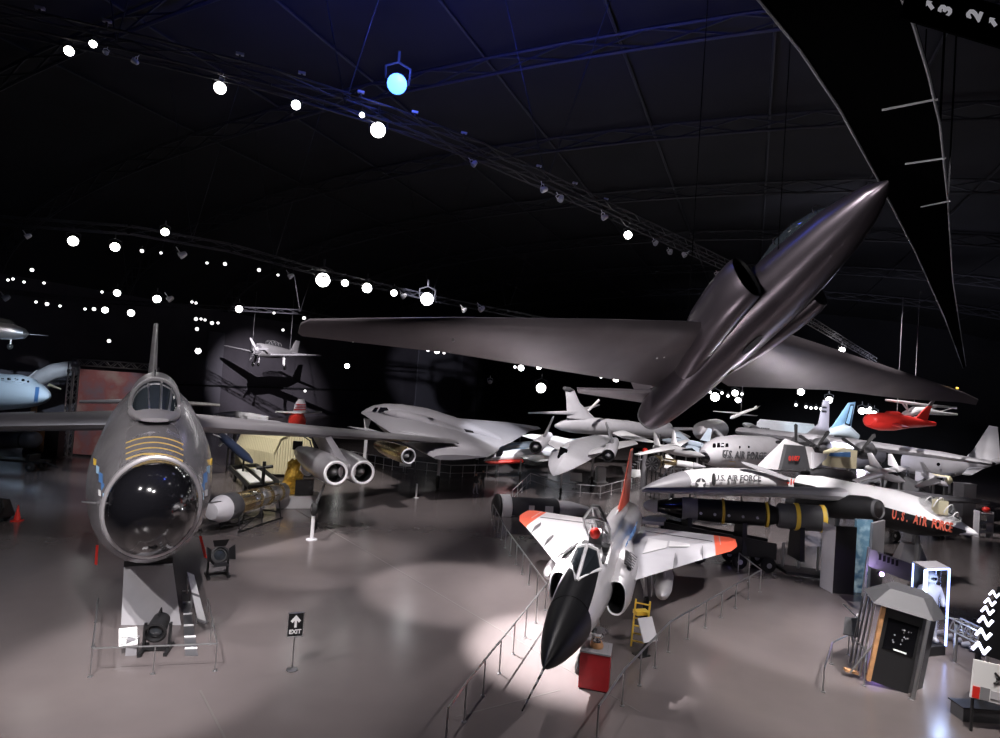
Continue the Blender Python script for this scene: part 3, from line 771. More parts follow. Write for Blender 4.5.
# suspension cables up to the vault
# ------------------------------------------------------------------ railings
def railing(label, pts, zt=1.05, group=None, every=1.6, mid=True, m='steel', skip=(), r=.03):
    b = pts[0]; t = thing('guard_railing', label, 'railing', b, group)
    top = MB(); top.path([p + V((0, 0, zt)) for p in pts], r, 8); top.build('top_rail', m, t)
    if mid: md = MB(); md.path([p + V((0, 0, .35)) for p in pts], r * .6, 6); md.build('lower_rail', m, t)
    seen = []
    for p, q in zip(pts[:-1], pts[1:]):
        n = max(1, round((q - p).length / every))
        for k in range(n + 1):
            c = p.lerp(q, k / n)
            if any((c - o).length < .2 for o in seen): continue
            seen.append(c)
            ps = MB(); ps.bar(c, c + V((0, 0, zt)), r * .8, 8); po = ps.build('post', m, t)
            MB().lathe(c, (0, 0, 1), [(0, .07), (.02, .07), (.03, .03)], 12).build('post_foot', m, po)
    return t
railing('long steel railing along the dark side of the fighter enclosure, open towards the viewer', [ground(x, y) for x, y in ((445, 752), (464, 722), (545, 610), (505, 548), (492, 520))], mid=False)
railing('steel railing on the trophy side of the fighter, bending round below the red wing tip', [ground(x, y) for x, y in ((596, 748), (622, 706), (668, 652), (760, 592), (738, 573))], mid=False)
# ------------------------------------------------------------------ helpers for the farther exhibits
def M_(Y): return Y / FOC
def pst(L, **k):
    """stations (px, py, Y, half width px, half height px[, exponent]) -> fuse"""
    return [(at(a[0], a[1], a[2]), a[3] * M_(a[2]), a[4] * M_(a[2]), *(a[5:])) for a in L]
def pfuse(L, n=20, **k): return MB().fuse(pst(L), n=n, **k)
def pwing(L, nrm=(0, 0, 1)):
    return MB().wing([(at(*a), at(*b), th) for a, b, th in L], nrm)
def pplate(L, th=.1):
    pts = [at(*p) for p in L]; n = (pts[1] - pts[0]).cross(pts[2] - pts[0]).normalized()
    return MB().prism(pts, n * th)
def fl(px, py): return ground(px, py)
def boxtruss(p, q, w, n, up=None, r=.05):
    p = V(p); q = V(q); d = (q - p).normalized()
    a = V((0, 0, 1)) if abs(d.z) < .8 else V((1, 0, 0))
    s = d.cross(a).normalized(); u = s.cross(d)
    mb = MB(); cs = [(s + u) * w / 2, (s - u) * w / 2, (-s - u) * w / 2, (-s + u) * w / 2]
    for c in cs: mb.bar(p + c, q + c, r, 6)
    for i in range(n):
        a0 = p.lerp(q, i / n); a1 = p.lerp(q, (i + 1) / n)
        for k in range(4):
            c, e = cs[k], cs[(k + 1) % 4]
            mb.bar(a0 + (c if i % 2 else e), a1 + (e if i % 2 else c), r * .6, 5)
    return mb
def gear(parent, top, r, name='landing_gear', ax=None, z0=0.0):
    top = V(top); ft_ = V((top.x, top.y, z0))
    g = MB().bar(ft_ + V((0, 0, r)), top, r * .22).build(name, 'steel', parent)
    a = ax if ax is not None else V((1, 0, 0))
    wheel_part(ft_ + V((0, 0, r)), a, r, r * .5, g)
    return g
# ------------------------------------------------------------------ big poster in a lattice frame
Yp = 54.0
pz = thing('poster_frame', 'lattice truss frame holding a faded red poster behind the bomber wing', 'poster frame', fl(104, 455))
tl, tr, bl_, br_ = at(66, 362, Yp), at(146, 366, Yp), at(66, 456, Yp), at(146, 460, Yp)
bl_.z = br_.z = 0; tl.z = tr.z = (tl.z + tr.z) / 2
tr.x = br_.x; tl.x = bl_.x
for p, q, n in ((bl_, tl, 14), (br_, tr, 14)):
    boxtruss(p, q, .55, n, r=.06).build('truss_upright', 'steel', pz)
boxtruss(tl, tr, .55, 12, r=.06).build('truss_crossbar', 'steel', pz)
m = mat('faded_poster', (.4, .2, .2), .6)
nt = m.node_tree; b = nt.nodes['Principled BSDF']
tc = nt.nodes.new('ShaderNodeTexCoord'); nz = nt.nodes.new('ShaderNodeTexNoise'); nz.inputs['Scale'].default_value = .45; nz.inputs['Detail'].default_value = 4
rp = nt.nodes.new('ShaderNodeValToRGB')
for p_, c_ in ((.5, (.5, .2, .2, 1)),): e = rp.color_ramp.elements.new(p_); e.color = c_
rp.color_ramp.elements[0].position = .35; rp.color_ramp.elements[0].color = (.34, .28, .34, 1)
rp.color_ramp.elements[-1].position = .68; rp.color_ramp.elements[-1].color = (.6, .48, .45, 1)
nt.links.new(tc.outputs['Object'], nz.inputs['Vector']); nt.links.new(nz.outputs['Fac'], rp.inputs['Fac']); nt.links.new(rp.outputs['Color'], b.inputs['Base Color'])
MB().prism([bl_ + V((.6, .0, .2)), br_ + V((-.6, 0, .2)), tr + V((-.6, 0, -.6)), tl + V((.6, 0, -.6))], (0, .08, 0)).build('poster', 'faded_poster', pz, smooth=0)
# dark column beside it
p = fl(53, 458)
t = thing('display_column', 'plain black display column left of the red poster', 'column', p)
MB().box(p + V((0, 0, 1.45)), (1.2, .8, 2.9)).build('shaft', 'black', t, smooth=0)
MB().box(p + V((0, 0, .05)), (1.4, 1.0, .1)).build('foot', 'black', t, smooth=0)
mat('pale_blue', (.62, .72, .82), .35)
# blue-white bomber nose at the frame's edge
t = thing('glazed_nose_aircraft', 'pale blue aircraft nose with framed cockpit windows at the frame edge', 'aircraft', V((at(0, 392, 64).x, 64, 0)))
body = pfuse([(48, 398, 60, .6, .6), (46.5, 397, 60.2, 4, 4), (42, 396, 60.7, 8, 8), (34, 394.5, 61.5, 12.5, 12), (22, 393, 62.6, 16.5, 15.5), (6, 392, 64, 19.5, 18), (-20, 392, 66.5, 21, 20), (-70, 392, 71, 21, 20)], 28).build('fuselage', 'pale_blue', t)
bpy.context.view_layer.update()
def skin(o, px, py, off=.03):
    d = ray(px, py).normalized()
    hit, loc, nr, _ = o.ray_cast(EYE - ORG[o.name], d)
    return loc + ORG[o.name] - d * off if hit else at(px, py, 61)
hump = pfuse([(34, 387, 61.2, 2, 1.5), (28, 384, 61.8, 9, 6.5), (18, 382, 62.6, 11, 7.6), (5, 382, 64, 11, 7.5), (-12, 384, 66, 9, 6)], 24).build('cockpit_canopy', 'pale_blue', t)
bpy.context.view_layer.update()
for (x, y, w, h) in ((30, 386, 2.4, 3), (25, 385.5, 3, 4), (19.5, 384.5, 3.6, 4.6), (13.5, 384, 3.6, 4.6), (7, 384, 3.6, 4.4), (1, 384.4, 3.2, 4.2), (28, 381.5, 2.2, 2), (23, 380, 3, 2.2), (16.5, 379, 3.6, 2.2), (9, 379, 3.6, 2.2), (2.5, 379.2, 3.2, 2.2)):
    q = [skin(hump, x + a * w / 2, y + b * h / 2) for a, b in ((-1, 1), (1, 1), (1, -1), (-1, -1))]
    MB().add(q, [(0, 1, 2, 3)]).build('window_pane', 'dark_glass', hump, smooth=0)
q = [[skin(body, 36.5 + dx - dy * .12, 395 + dy) for dy in range(-8, 10, 2)] for dx in (-2, 2)]
MB().loft(q, False, False, False).build('nose_band', 'blue_paint', body)
MB().lathe(at(-25, 402, 62), (0, 0, -1), [(0, .9), (3.4, .5)], 10).build('nose_gear_leg', 'steel', t)
q = V((at(-25, 402, 62).x, 62, .55)); wheel_part(q, (0, 1, 0), .55, .4, t)
pwing([((0, 424, 58), (-10, 431, 61), .4), ((26, 425.5, 60), (10, 431, 61.5), .2)]).build('wing', 'light_grey', t)
# curved tail boom behind
t = thing('curved_tail_boom', 'curved grey aircraft tail section arching up beside the poster frame', 'aircraft tail', V((at(45, 380, 68).x, 68, 0)))
pfuse([(27, 388, 67, 4, 4), (33, 383, 67.3, 5.6, 5.6), (42, 377, 67.7, 7.5, 7.5), (53, 372, 68.2, 8, 8), (66, 369, 68.8, 7.5, 7.5), (80, 368, 69.5, 7, 7)], 20).build('boom', 'grey_paint', t)
MB().prism([at(27, 378, 67.5), at(33, 377.5, 67.5), at(40, 370, 67.8), at(37, 370, 67.8)], (0, .2, 0)).build('tail_fin', 'white_paint', t, smooth=0)
MB().bar(at(36, 388, 67), V((at(36, 388, 67).x, 67, 0)), .3).build('support_leg', 'wood', t)
pwing([((50, 384, 66.5), (47, 386, 67.5), .25), ((61, 389, 65.5), (60, 389.5, 66), .12)]).build('tailplane', 'cream', t)
# ochre display wall
p0, p1 = fl(24, 452), fl(46, 455)
t = thing('display_wall', 'low ochre display wall behind the dark cylinder on its cart', 'display wall', p0)
MB().prism([p0, p1, p1 + V((0, 0, 2.7)), p0 + V((0, 0, 2.7))], (.05, .2, 0)).build('panel', 'wood', t, smooth=0)
MB().prism([p0 + V((0, -.15, 0)), p1 + V((0, -.15, 0)), p1 + V((0, -.15, .25)), p0 + V((0, -.15, .25))], (.05, .1, 0)).build('plinth', 'dark_grey', t, smooth=0)
# black cylinder bomb on a cart
c0, c1 = at(-40, 438, 46), at(40, 440, 46)
t = thing('large_bomb', 'long black bomb casing with rounded end at the frame edge', 'bomb', V((c1.x - 2, 46, 0)))
d = (c0 - c1).normalized()
MB().lathe(c1, d, [(0, .15), (.08, .4), (.3, .58), (.7, .64), (5, .64), (6, .5)], 24).build('casing', 'dark_grey', t)
MB().lathe(c1 + d * 1.1, d, [(0, .66), (.12, .66)], 24).build('band', 'black', t)
ct = thing('bomb_cart', 'low dark four-wheeled cart under the black bomb casing', 'cart', V((c1.x - 2, 46, 0)))
MB().box(V((c1.x - 2.4, 46, .75)), (6, 1.2, .16)).build('deck', 'black', ct, smooth=0)
for k in (0.0, -4.2):
    MB().box(V((c1.x - .4 + k, 46, 1.0)), (.3, 1.1, .5)).build('cradle', 'black', ct, smooth=0)
    for s in (-.6, .6): wheel_part(V((c1.x - .1 + k, 46 + s, .36)), (0, 1, 0), .36, .22, ct)
MB().bar(V((c1.x + .6, 46, .7)), V((c1.x + 1.6, 46, .35)), .07).build('tow_bar', 'black', ct)
# machine cut by the frame edge and a cone
p = fl(0, 523)
t = thing('ground_power_cart', 'black wheeled ground cart cut off by the frame edge', 'cart', p)
MB().hexa([p + V((-1.6, -.5, .3)), p + V((.3, -.5, .3)), p + V((.3, .6, .3)), p + V((-1.6, .6, .3))], [p + V((-1.6, -.5, 1.2)), p + V((.0, -.4, 1.15)), p + V((0, .5, 1.15)), p + V((-1.6, .5, 1.2))]).build('body', 'black', t, smooth=0)
MB().path([p + V((.25, -.4, .5)), p + V((.45, -.4, .9)), p + V((.3, -.4, 1.3)), p + V((-.4, -.4, 1.35))], .05).build('handle', 'black', t)
for a, b in ((-.2, -.5), (-.2, .6), (-1.3, -.5), (-1.3, .6)): wheel_part(p + V((a, b, .28)), (0, 1, 0), .28, .16, t)
p = fl(17, 521)
t = thing('traffic_cone', 'single red cone on the floor beside the black ground cart', 'cone', p)
MB().box(p + V((0, 0, .03)), (.42, .42, .06)).build('base', 'bright_red', t, smooth=0)
MB().lathe(p + V((0, 0, .06)), (0, 0, 1), [(0, .17), (.5, .07), (.78, .03)], 16).build('cone', 'bright_red', t)
# trainer hanging in front of the side wall
def plane_frame(px, py, Y, off_deg, pitch=0.0, roll=0.0, sc=1.0):
    """frame whose x axis is a heading turned off_deg to the left of straight at the viewer"""
    o = at(px, py, Y); v = V((o.x, o.y, 0)).normalized(); lf = V((-v.y, v.x, 0))
    f = -v * math.cos(R_(off_deg)) + lf * math.sin(R_(off_deg)); y = V((0, 0, 1)).cross(f)
    m = Matrix((f, y, V((0, 0, 1)))).transposed().to_4x4()
    return Matrix.Translation(o) @ m @ Matrix.Rotation(-R_(pitch), 4, 'Y') @ Matrix.Rotation(R_(roll), 4, 'X') @ Matrix.Scale(sc, 4)
XS = dict(side=(0, 1, 0), up=(0, 0, 1))
def lsec(x, z, ry, rz, e=2.0): return ((x, 0, z), ry, rz, e)
def trainer():
    T = plane_frame(272, 352, 92, 30, 2, -2, 1.25)
    t = thing('propeller_trainer', 'silver propeller trainer hanging with wheels down before the purple-lit wall', 'propeller plane', T @ V((0, 0, 0)))
    MB(T).fuse([lsec(3.2, 0, .62, .65), lsec(2.9, 0, .75, .78), lsec(1.6, 0, .74, .82), lsec(.2, .05, .66, .82), lsec(-1.8, .1, .5, .7), lsec(-4, .22, .3, .48), lsec(-6.2, .4, .1, .22)], **XS).build('fuselage', 'silver_paint', t)
    cw = MB(T).fuse([lsec(3.18, 0, .6, .62), lsec(3.4, 0, .5, .5), lsec(3.3, 0, .38, .38)], **XS).build('cowling', 'mid_grey', t)
    MB(T).lathe((3.3, 0, 0), (1, 0, 0), [(0, .25), (.25, .2), (.5, .03)], 16).build('spinner', 'white_paint', t)
    for k in range(3):
        a = 2.2 + k * 2 * PI / 3; d = V((0, math.cos(a), math.sin(a))); n = V((.5, -math.sin(a), math.cos(a)))
        MB(T).loft([[V((3.5, 0, 0)) + d * r + n * w * s for s in (-1, 1)] + [V((3.54, 0, 0)) + d * r + n * w * s for s in (1, -1)] for r, w in ((.15, .06), (.7, .13), (1.4, .1), (1.55, .04))]).build('propeller_blade', 'light_grey', t)
    cn = MB(T).fuse([lsec(1.5, .7, .12, .1), lsec(1.0, .85, .4, .4), lsec(0, .95, .44, .5), lsec(-1.2, .9, .38, .4), lsec(-2, .7, .15, .12)], **XS).build('canopy', 'glass', t)
    for x, h in ((1.0, .43), (.2, .52), (-.6, .48), (-1.3, .4)):
        MB(T).path([(x, .43 * math.cos(R_(a)), .9 + h * math.sin(R_(a))) for a in range(0, 181, 30)], .035, 5).build('canopy_frame', 'aluminium', cn)
    for s in (1, -1):
        MB(T).wing([((1.4, .3 * s, -.45), (-1.2, .3 * s, -.4), .36), ((.7, 6.0 * s, .15), (-.7, 6.0 * s, .15), .16), ((.4, 6.25 * s, .2), (-.5, 6.25 * s, .2), .06)], (0, 0, 1)).build('wing', 'light_grey', t)
        MB(T).wing([((-4.6, .1 * s, .35), (-5.9, .1 * s, .35), .16), ((-5.0, 2.1 * s, .38), (-5.9, 2.1 * s, .38), .08)], (0, 0, 1)).build('tailplane', 'light_grey', t)
        g = MB(T).bar((.3, 1.9 * s, -.35), (.3, 2.0 * s, -1.7), .08).build('main_gear_leg', 'white_paint', t)
        wheel_part(T @ V((.3, 2.1 * s, -1.75)), T.to_3x3() @ V((0, 1, 0)), .36, .2, g)
        MB(T).prism([(.6, 1.85 * s, -.5), (0, 1.85 * s, -.5), (.05, 1.9 * s, -1.4), (.55, 1.9 * s, -1.4)], (0, .03, 0)).build('gear_door', 'white_paint', g, smooth=0)
    g = MB(T).bar((2.5, 0, -.6), (2.65, 0, -1.7), .07).build('nose_gear_leg', 'white_paint', t)
    wheel_part(T @ V((2.65, 0, -1.75)), T.to_3x3() @ V((0, 1, 0)), .28, .16, g)
    MB(T).wing([((-4.2, 0, .5), (-6.3, 0, .5), .16), ((-5.4, 0, 2.1), (-6.5, 0, 2.1), .08)], (0, 1, 0)).build('fin', 'silver_paint', t)
    for s in (1, -1):
        MB().bar(T @ V((.3, 2.5 * s, 0)), T @ V((.3, 2.5 * s, 0)) + V((0, 0, 9)), .02, 5).build('suspension_cable', 'mid_grey', t)
trainer()
# jet hanging at the frame edge
T = plane_frame(2, 331, 60, -70, 0, 0)
t = thing('hanging_jet', 'silver jet hanging high at the frame edge, nose with thin probe', 'jet', T @ V((0, 0, 0)))
MB(T).fuse([lsec(2.2, -.1, .1, .1), lsec(1.9, -.1, .45, .5), lsec(.8, 0, .65, .8), lsec(-1.5, 0, .7, .9), lsec(-5, 0, .6, .8)], **XS).build('fuselage', 'aluminium', t)
MB(T).fuse([lsec(1.3, .6, .1, .1), lsec(.7, .85, .35, .35), lsec(-.5, .9, .38, .42), lsec(-1.8, .8, .1, .1)], **XS).build('canopy', 'glass', t)
MB(T).bar((2.2, 0, -.1), (3.9, 0, -.12), .035).build('probe', 'light_grey', t)
for s in (1, -1): MB(T).wing([((-.2, .4 * s, -.4), (-2.6, .4 * s, -.4), .3), ((-3.5, 5.2 * s, -.3), (-5, 5.2 * s, -.3), .12)], (0, 0, 1)).build('wing', 'light_grey', t)
g = MB(T).bar((.8, 0, -.7), (.8, 0, -1.5), .08).build('nose_gear_leg', 'white_paint', t)
wheel_part(T @ V((.8, 0, -1.5)), T.to_3x3() @ V((0, 1, 0)), .28, .16, g)
g = MB(T).bar((-1.4, -1, -.6), (-1.4, -1.1, -1.5), .08).build('main_gear_leg', 'white_paint', t)
wheel_part(T @ V((-1.4, -1.15, -1.5)), T.to_3x3() @ V((0, 1, 0)), .34, .2, g)
# ------------------------------------------------------------------ between the bomber and its engines
# gambrel hut
Yh = 46.0
g0 = fl(292, 478)
hr = V((.94, .34, 0)).normalized(); hb = V((-.83, .56, 0)).normalized()
ht_ = thing('ribbed_hut', 'cream ribbed hut with a barn-shaped roof and small square window', 'hut', g0)
prof = [(-1.45, .2), (-1.55, 1.9), (-1.15, 3.05), (0, 3.75), (1.15, 3.05), (1.55, 1.9), (1.45, .2)]
f = [g0 + hr * x + V((0, 0, z + .1)) for x, z in prof]
m = mat('ribbed_cream', (.78, .7, .47), .5); nt = m.node_tree; b = nt.nodes['Principled BSDF']
tc = nt.nodes.new('ShaderNodeTexCoord'); wv = nt.nodes.new('ShaderNodeTexWave'); wv.inputs['Scale'].default_value = 1.6
bp = nt.nodes.new('ShaderNodeBump'); bp.inputs['Strength'].default_value = .8; bp.inputs['Distance'].default_value = .06
nt.links.new(tc.outputs['Object'], wv.inputs['Vector']); nt.links.new(wv.outputs['Fac'], bp.inputs['Height']); nt.links.new(bp.outputs['Normal'], b.inputs['Normal'])
hbody = MB().loft([f, [p + hb * 5.6 for p in f]]).build('body', 'ribbed_cream', ht_, smooth=0)
e = [g0 + hr * x * 1.06 + V((0, 0, z * 1.04 + .08)) - hb * .1 for x, z in prof[1:-1]]
rb = MB()
for p, q in zip(e[:-1], e[1:]): rb.bar(p, q, .06, 6)
rb.build('gable_trim', 'cream', ht_)
nrm = hr.cross(V((0, 0, 1)))
q = g0 + hr * .2 + V((0, 0, 2.75)); MB().prism([q + hr * a * .36 + V((0, 0, b_ * .36)) - hb * .06 for a, b_ in ((-1, -1), (1, -1), (1, 1), (-1, 1))], hb * .06).build('window', 'black_gloss', ht_, smooth=0)
# missile on its black trailer
tr1 = thing('missile_trailer', 'black open-frame trailer with pale decks between bomber nose and cream hut', 'trailer', fl(250, 490))
A_, B_, C_, D_ = (fl(229, 476), fl(249, 498), fl(280, 494), fl(256, 474))
z = V((0, 0, .75))
mb = MB()
for p, q in ((A_, B_), (B_, C_), (C_, D_), (D_, A_), ((A_ + D_) / 2, (B_ + C_) / 2)): mb.bar(p + z, q + z, .16, 6)
mb.build('frame', 'black', tr1)
for p, q in ((A_, B_), (D_, C_)):
    i = p.lerp(q, .2) if p is A_ else p.lerp(q, .22); j = p.lerp(q, .85)
    ins = ((A_ + B_ + C_ + D_) / 4 - (i + j) / 2).normalized()
    MB().prism([i + z + ins * .3, j + z + ins * .3, j + z + ins * 1.2, i + z + ins * 1.2], (0, 0, .08)).build('deck', 'white_paint', tr1, smooth=0)
for p in (A_.lerp(B_, .3), A_.lerp(B_, .8), D_.lerp(C_, .3), D_.lerp(C_, .8)): wheel_part(p + V((0, 0, .42)), (B_ - A_).cross(V((0, 0, 1))), .42, .25, tr1)
mb = MB(); q = B_.lerp(C_, .4) + z; mb.bar(q, q + V((0, 0, 1.7)), .13, 6); mb.bar(q + V((-.5, 0, 1.2)), q + V((.6, 0, 1.4)), .12, 6); mb.build('crane_post', 'black', tr1)
mat('navy', (.02, .03, .07), .35)
ms = thing('slim_missile', 'dark blue slim missile lying along the black open-frame trailer', 'missile', A_ + z)
p, q = at(222, 436, 54), at(253, 463, 45.5)
d = (q - p).normalized(); L_ = (q - p).length
MB().lathe(p, d, [(0, .1), (.3, .34), (L_ * .5, .36), (L_ * .8, .34), (L_ * .95, .16), (L_, .02)], 20).build('body', 'navy', ms)
for k in range(4):
    a = k * PI / 2 + .6; s_ = d.orthogonal().normalized(); e_ = d.cross(s_); o_ = s_ * math.cos(a) + e_ * math.sin(a)
    MB().prism([p + d * .3 + o_ * .3, p + d * 1.4 + o_ * .3, p + d * .7 + o_ * .85, p + d * .2 + o_ * .85], s_ * .04).build('fin', 'white_paint', ms, smooth=0)
for k in (.25, .75):
    c = p.lerp(q, k); MB().bar(c - V((0, 0, .3)), V((c.x, c.y, .6 if k > .5 else 0)), .08).build('cradle', 'black', ms)
# cutaway jet engine on a stand
p, q = at(211, 507, 31.5), at(292, 484, 38.5)
d = (q - p).normalized(); L_ = (q - p).length
en = thing('cutaway_jet_engine', 'cutaway jet engine with grey cone and brass casing on a black stand', 'engine', V((p.x, p.y, 0)))
R0 = M_(33)
MB().lathe(p, d, [(0, .25), (.05, .5), (.9, .85), (1.1, .86)], 24).build('exhaust_cone', 'light_grey', en)
MB().lathe(p + d * 1.1, d, [(0, .88), (.1, .9), (1.0, .86), (1.1, .8)], 24).build('exhaust_shroud', 'dark_grey', en)
MB().lathe(p + d * 2.2, d, [(0, .7), (.2, .72), (1.2, .62), (1.4, .6)], 24).build('turbine_casing', 'brass', en)
MB().lathe(p + d * 3.6, d, [(0, .62), (.3, .66), (.9, .55), (1.4, .5)], 24).build('combustor_casing', 'chrome', en)
for k in range(5): MB().lathe(p + d * (4.2 + k * .62), d, [(0, .55), (.05, .68), (.14, .68), (.2, .55)], 24).build('casing_flange', 'steel' if k % 2 else 'brass', en)
MB().lathe(p + d * 4.9, d, [(0, .5), (1.2, .5), (2.4, .62), (2.6, .6)], 24).build('compressor_casing', 'aluminium', en)
for k in range(9):
    a = k * 2 * PI / 9; s_ = d.orthogonal().normalized(); e_ = d.cross(s_); o_ = s_ * math.cos(a) + e_ * math.sin(a)
    MB().path([p + d * 2.4 + o_ * .74, p + d * 3.4 + o_ * .72, p + d * 4.6 + o_ * .7, p + d * 6.2 + o_ * .64], .035, 5).build('fuel_pipe', 'brass' if k % 3 else 'chrome', en)
sd = d.cross(V((0, 0, 1))).normalized()
mb = MB()
for k in (1.9, 4.2, 6.3):
    c = p + d * k
    for s in (-1, 1): mb.bar(V((c.x, c.y, 0)) + sd * s * .8, c + sd * s * .55 - V((0, 0, .4)), .05, 6)
    mb.bar(V((c.x, c.y, .5)) + sd * .75, V((c.x, c.y, .5)) - sd * .75, .05, 6)
for s in (-1, 1):
    a0 = p + d * 1.7 + sd * s * .8; a1 = p + d * 6.5 + sd * s * .8; mb.bar(V((a0.x, a0.y, .08)), V((a1.x, a1.y, .08)), .06, 6); mb.bar(V((a0.x, a0.y, .1)), V(((a0.x + a1.x) / 2, (a0.y + a1.y) / 2, 1.0)), .04, 6)
mb.build('stand', 'black', en)
en.scale = (.84, .84, .84)
# foil wrapped probe on a white box
c = fl(296, 506)
t = thing('foil_wrapped_probe', 'gold-foil wrapped space probe standing on the white display box', 'space probe', c + V((0, 0, .85)))
w0 = c + V((0, 0, .85))
rings = []
for i, (z_, r_) in enumerate(((0, .75), (.4, .85), (.8, .6), (1.2, .7), (1.6, .4), (2.0, .42), (2.25, .15))):
    rings.append([w0 + V((-.35 + math.cos(k * PI / 6) * r_ * random.uniform(.75, 1.15), math.sin(k * PI / 6) * r_ * random.uniform(.7, 1.1), z_ + random.uniform(-.08, .08))) for k in range(12)])
mat('orange_foil', (.95, .5, .08), .3, .5, vary=.35, scale=6, bump=.9)
MB().loft(rings).build('foil_body', 'orange_foil', t, smooth=0)
MB().box(w0 + V((.62, -.5, .55)), (1.15, .5, 1.0), .3).build('instrument_panel', 'black_gloss', t, smooth=0)
MB().lathe(w0 + V((.3, -.1, 1.5)), (.8, -.5, .5), [(0, .08), (.3, .3), (.4, .5), (.42, .46), (.32, .25)], 18).build('dish', 'white_paint', t)
t = thing('display_box', 'white display box under the gold-foil wrapped space probe', 'display box', c)
MB().box(c + V((.1, 0, .42)), (2.6, 1.7, .8), .3).build('body', 'white_paint', t, smooth=0)
MB().box(c + V((.1, 0, .03)), (2.4, 1.5, .06), .3).build('base', 'black', t, smooth=0)
# white apron stage under the engine exhibits
# stage lights on the floor
def stage_light(label, p, s, rz, tilt=.5, group=None, small=False):
    t = thing('floor_stage_light', label, 'stage light', p, group)
    rot = Matrix.Rotation(rz, 3, 'Z') @ Matrix.Rotation(-tilt, 3, 'X')
    fw = rot @ V((0, -1, 0))
    for a in (-1, 1):
        MB().box(p + Matrix.Rotation(rz, 3, 'Z') @ V((a * .34 * s, 0, .05 * s)), (.1 * s, .8 * s, .1 * s), rz).build('foot', 'black', t, smooth=0)
        MB().box(p + Matrix.Rotation(rz, 3, 'Z') @ V((a * .34 * s, 0, .45 * s)), (.06 * s, .14 * s, .75 * s), rz).build('yoke_arm', 'black', t, smooth=0)
    MB().box(p + Matrix.Rotation(rz, 3, 'Z') @ V((0, 0, .1 * s)), (.7 * s, .12 * s, .08 * s), rz).build('yoke_base', 'black', t, smooth=0)
    c = p + V((0, 0, .72 * s))
    h = MB().lathe(c - fw * .4 * s, fw, [(0, .16 * s), (.05 * s, .24 * s), (.55 * s, .28 * s), (.7 * s, .32 * s), (.72 * s, .26 * s), (.62 * s, .24 * s)], 20).build('lamp_housing', 'black', t)
    MB().lathe(c + fw * .2 * s, fw, [(0, .23 * s), (.06 * s, .14 * s), (.08 * s, .02)], 20).build('lens', 'dark_glass', h)
    for k in range(0 if small else 4):
        a = k * PI / 2; u = rot @ V((math.cos(a), 0, math.sin(a))); w_ = rot @ V((-math.sin(a), 0, math.cos(a)))
        q = c + fw * .32 * s + u * .3 * s
        MB().prism([q - w_ * .2 * s, q + w_ * .2 * s, q + w_ * .28 * s + u * .18 * s + fw * .22 * s, q - w_ * .28 * s + u * .18 * s + fw * .22 * s], u.cross(w_) * .0 + fw * .012).build('barn_door', 'black', h, smooth=0)
    MB().path([c - fw * .3 * s + V((0, 0, .2 * s)), c - fw * .2 * s + V((0, 0, .42 * s)), c + fw * .1 * s + V((0, 0, .4 * s))], .025 * s, 6).build('handle', 'black', t)
stage_light('black stage light on the floor in front of the bomber plinth', fl(156, 651), 1.05, .25, -.25, small=True)
stage_light('black stage light on the floor beside the bomber nose, near the cutaway engine', fl(217, 576), 1.15, .6, .5)
# red warning streamers under the bomber
for i, (x, y, l_, dx) in enumerate(((199, 536, 22, 4), (96, 545, 20, -3))):
    a = at(x, y, 23.5); b_ = at(x + dx, y + l_, 23.5)
    t = thing('warning_streamer', ('red warning streamer hanging beside the bomber plinth near the cutaway engine', 'dim red warning streamer hanging in the shade left of the bomber plinth')[i], 'streamer', b_)
    MB().prism([a, a + V((.1, 0, 0)), b_ + V((.16, 0, 0)), b_ + V((.0, .1, 0))], (0, .015, 0)).build('ribbon', 'bright_red', t, smooth=0)
    MB().bar(a + V((.05, 0, 0)), a + V((.0, .3, .9)), .01, 5).build('cord', 'black', t)
# reading board and slim dark panel in front of the bomber
p = fl(125, 655)
t = thing('reading_board', 'white text board on a small grey stand beside the black stage light', 'information sign', p)
MB().box(p + V((.15, .1, .25)), (.3, .25, .5), .3).build('stand', 'mid_grey', t, smooth=0)
bd = MB().prism([at(119, 647, p.y - .1), at(138, 645, p.y - .1), at(137, 627, p.y + .35), at(119, 629, p.y + .35)], (0, -.02, .03)).build('board', 'sign_white', t, smooth=0)
for k in range(7):
    a = at(121, 644.5 - k * 2.3, p.y - .1 + k * .06); b_ = at(138.5 - (k % 3) * 2, 643 - k * 2.3, p.y - .1 + k * .06)
    MB().bar(a - V((0, .03, -.01)), b_ - V((0, .03, -.01)), .009, 4).build('text_line', 'mid_grey', bd, smooth=0)
# long slanted photo board with ladder-like base
a0, a1 = fl(199, 650), fl(184, 592)
t = thing('photo_board', 'long slanted board of white photo panels beside the bomber plinth', 'information sign', a0)
r_ = (a1 - a0).normalized(); s_ = V((r_.y, -r_.x, 0))
L_ = (a1 - a0).length
o_ = a0
tb = MB().prism([at(198, 621, o_.y + 1.6) , at(206.5, 624, o_.y + 1.2), at(194, 575, o_.y + 4.6), at(187, 572, o_.y + 4.8)], (0, 0, .05)); tb.build('back_panel', 'mid_grey', t, smooth=0)
for k0, k1 in ((.03, .47), (.53, .97)):
    c = [at(198, 621, o_.y + 1.6), at(206.5, 624, o_.y + 1.2), at(194, 575, o_.y + 4.6), at(187, 572, o_.y + 4.8)]
    pp = [c[0].lerp(c[3], k0), c[1].lerp(c[2], k0), c[1].lerp(c[2], k1), c[0].lerp(c[3], k1)]
    MB().prism([x + V((.0, -.02, .045)) for x in pp], (0, 0, .02)).build('photo_panel', 'sign_white', t, smooth=0)
for k in (.1, .5, .9):
    q = at(198, 621, o_.y + 1.6).lerp(at(187, 572, o_.y + 4.8), k); MB().bar(V((q.x, q.y, 0)), q, .04).build('leg', 'steel', t)
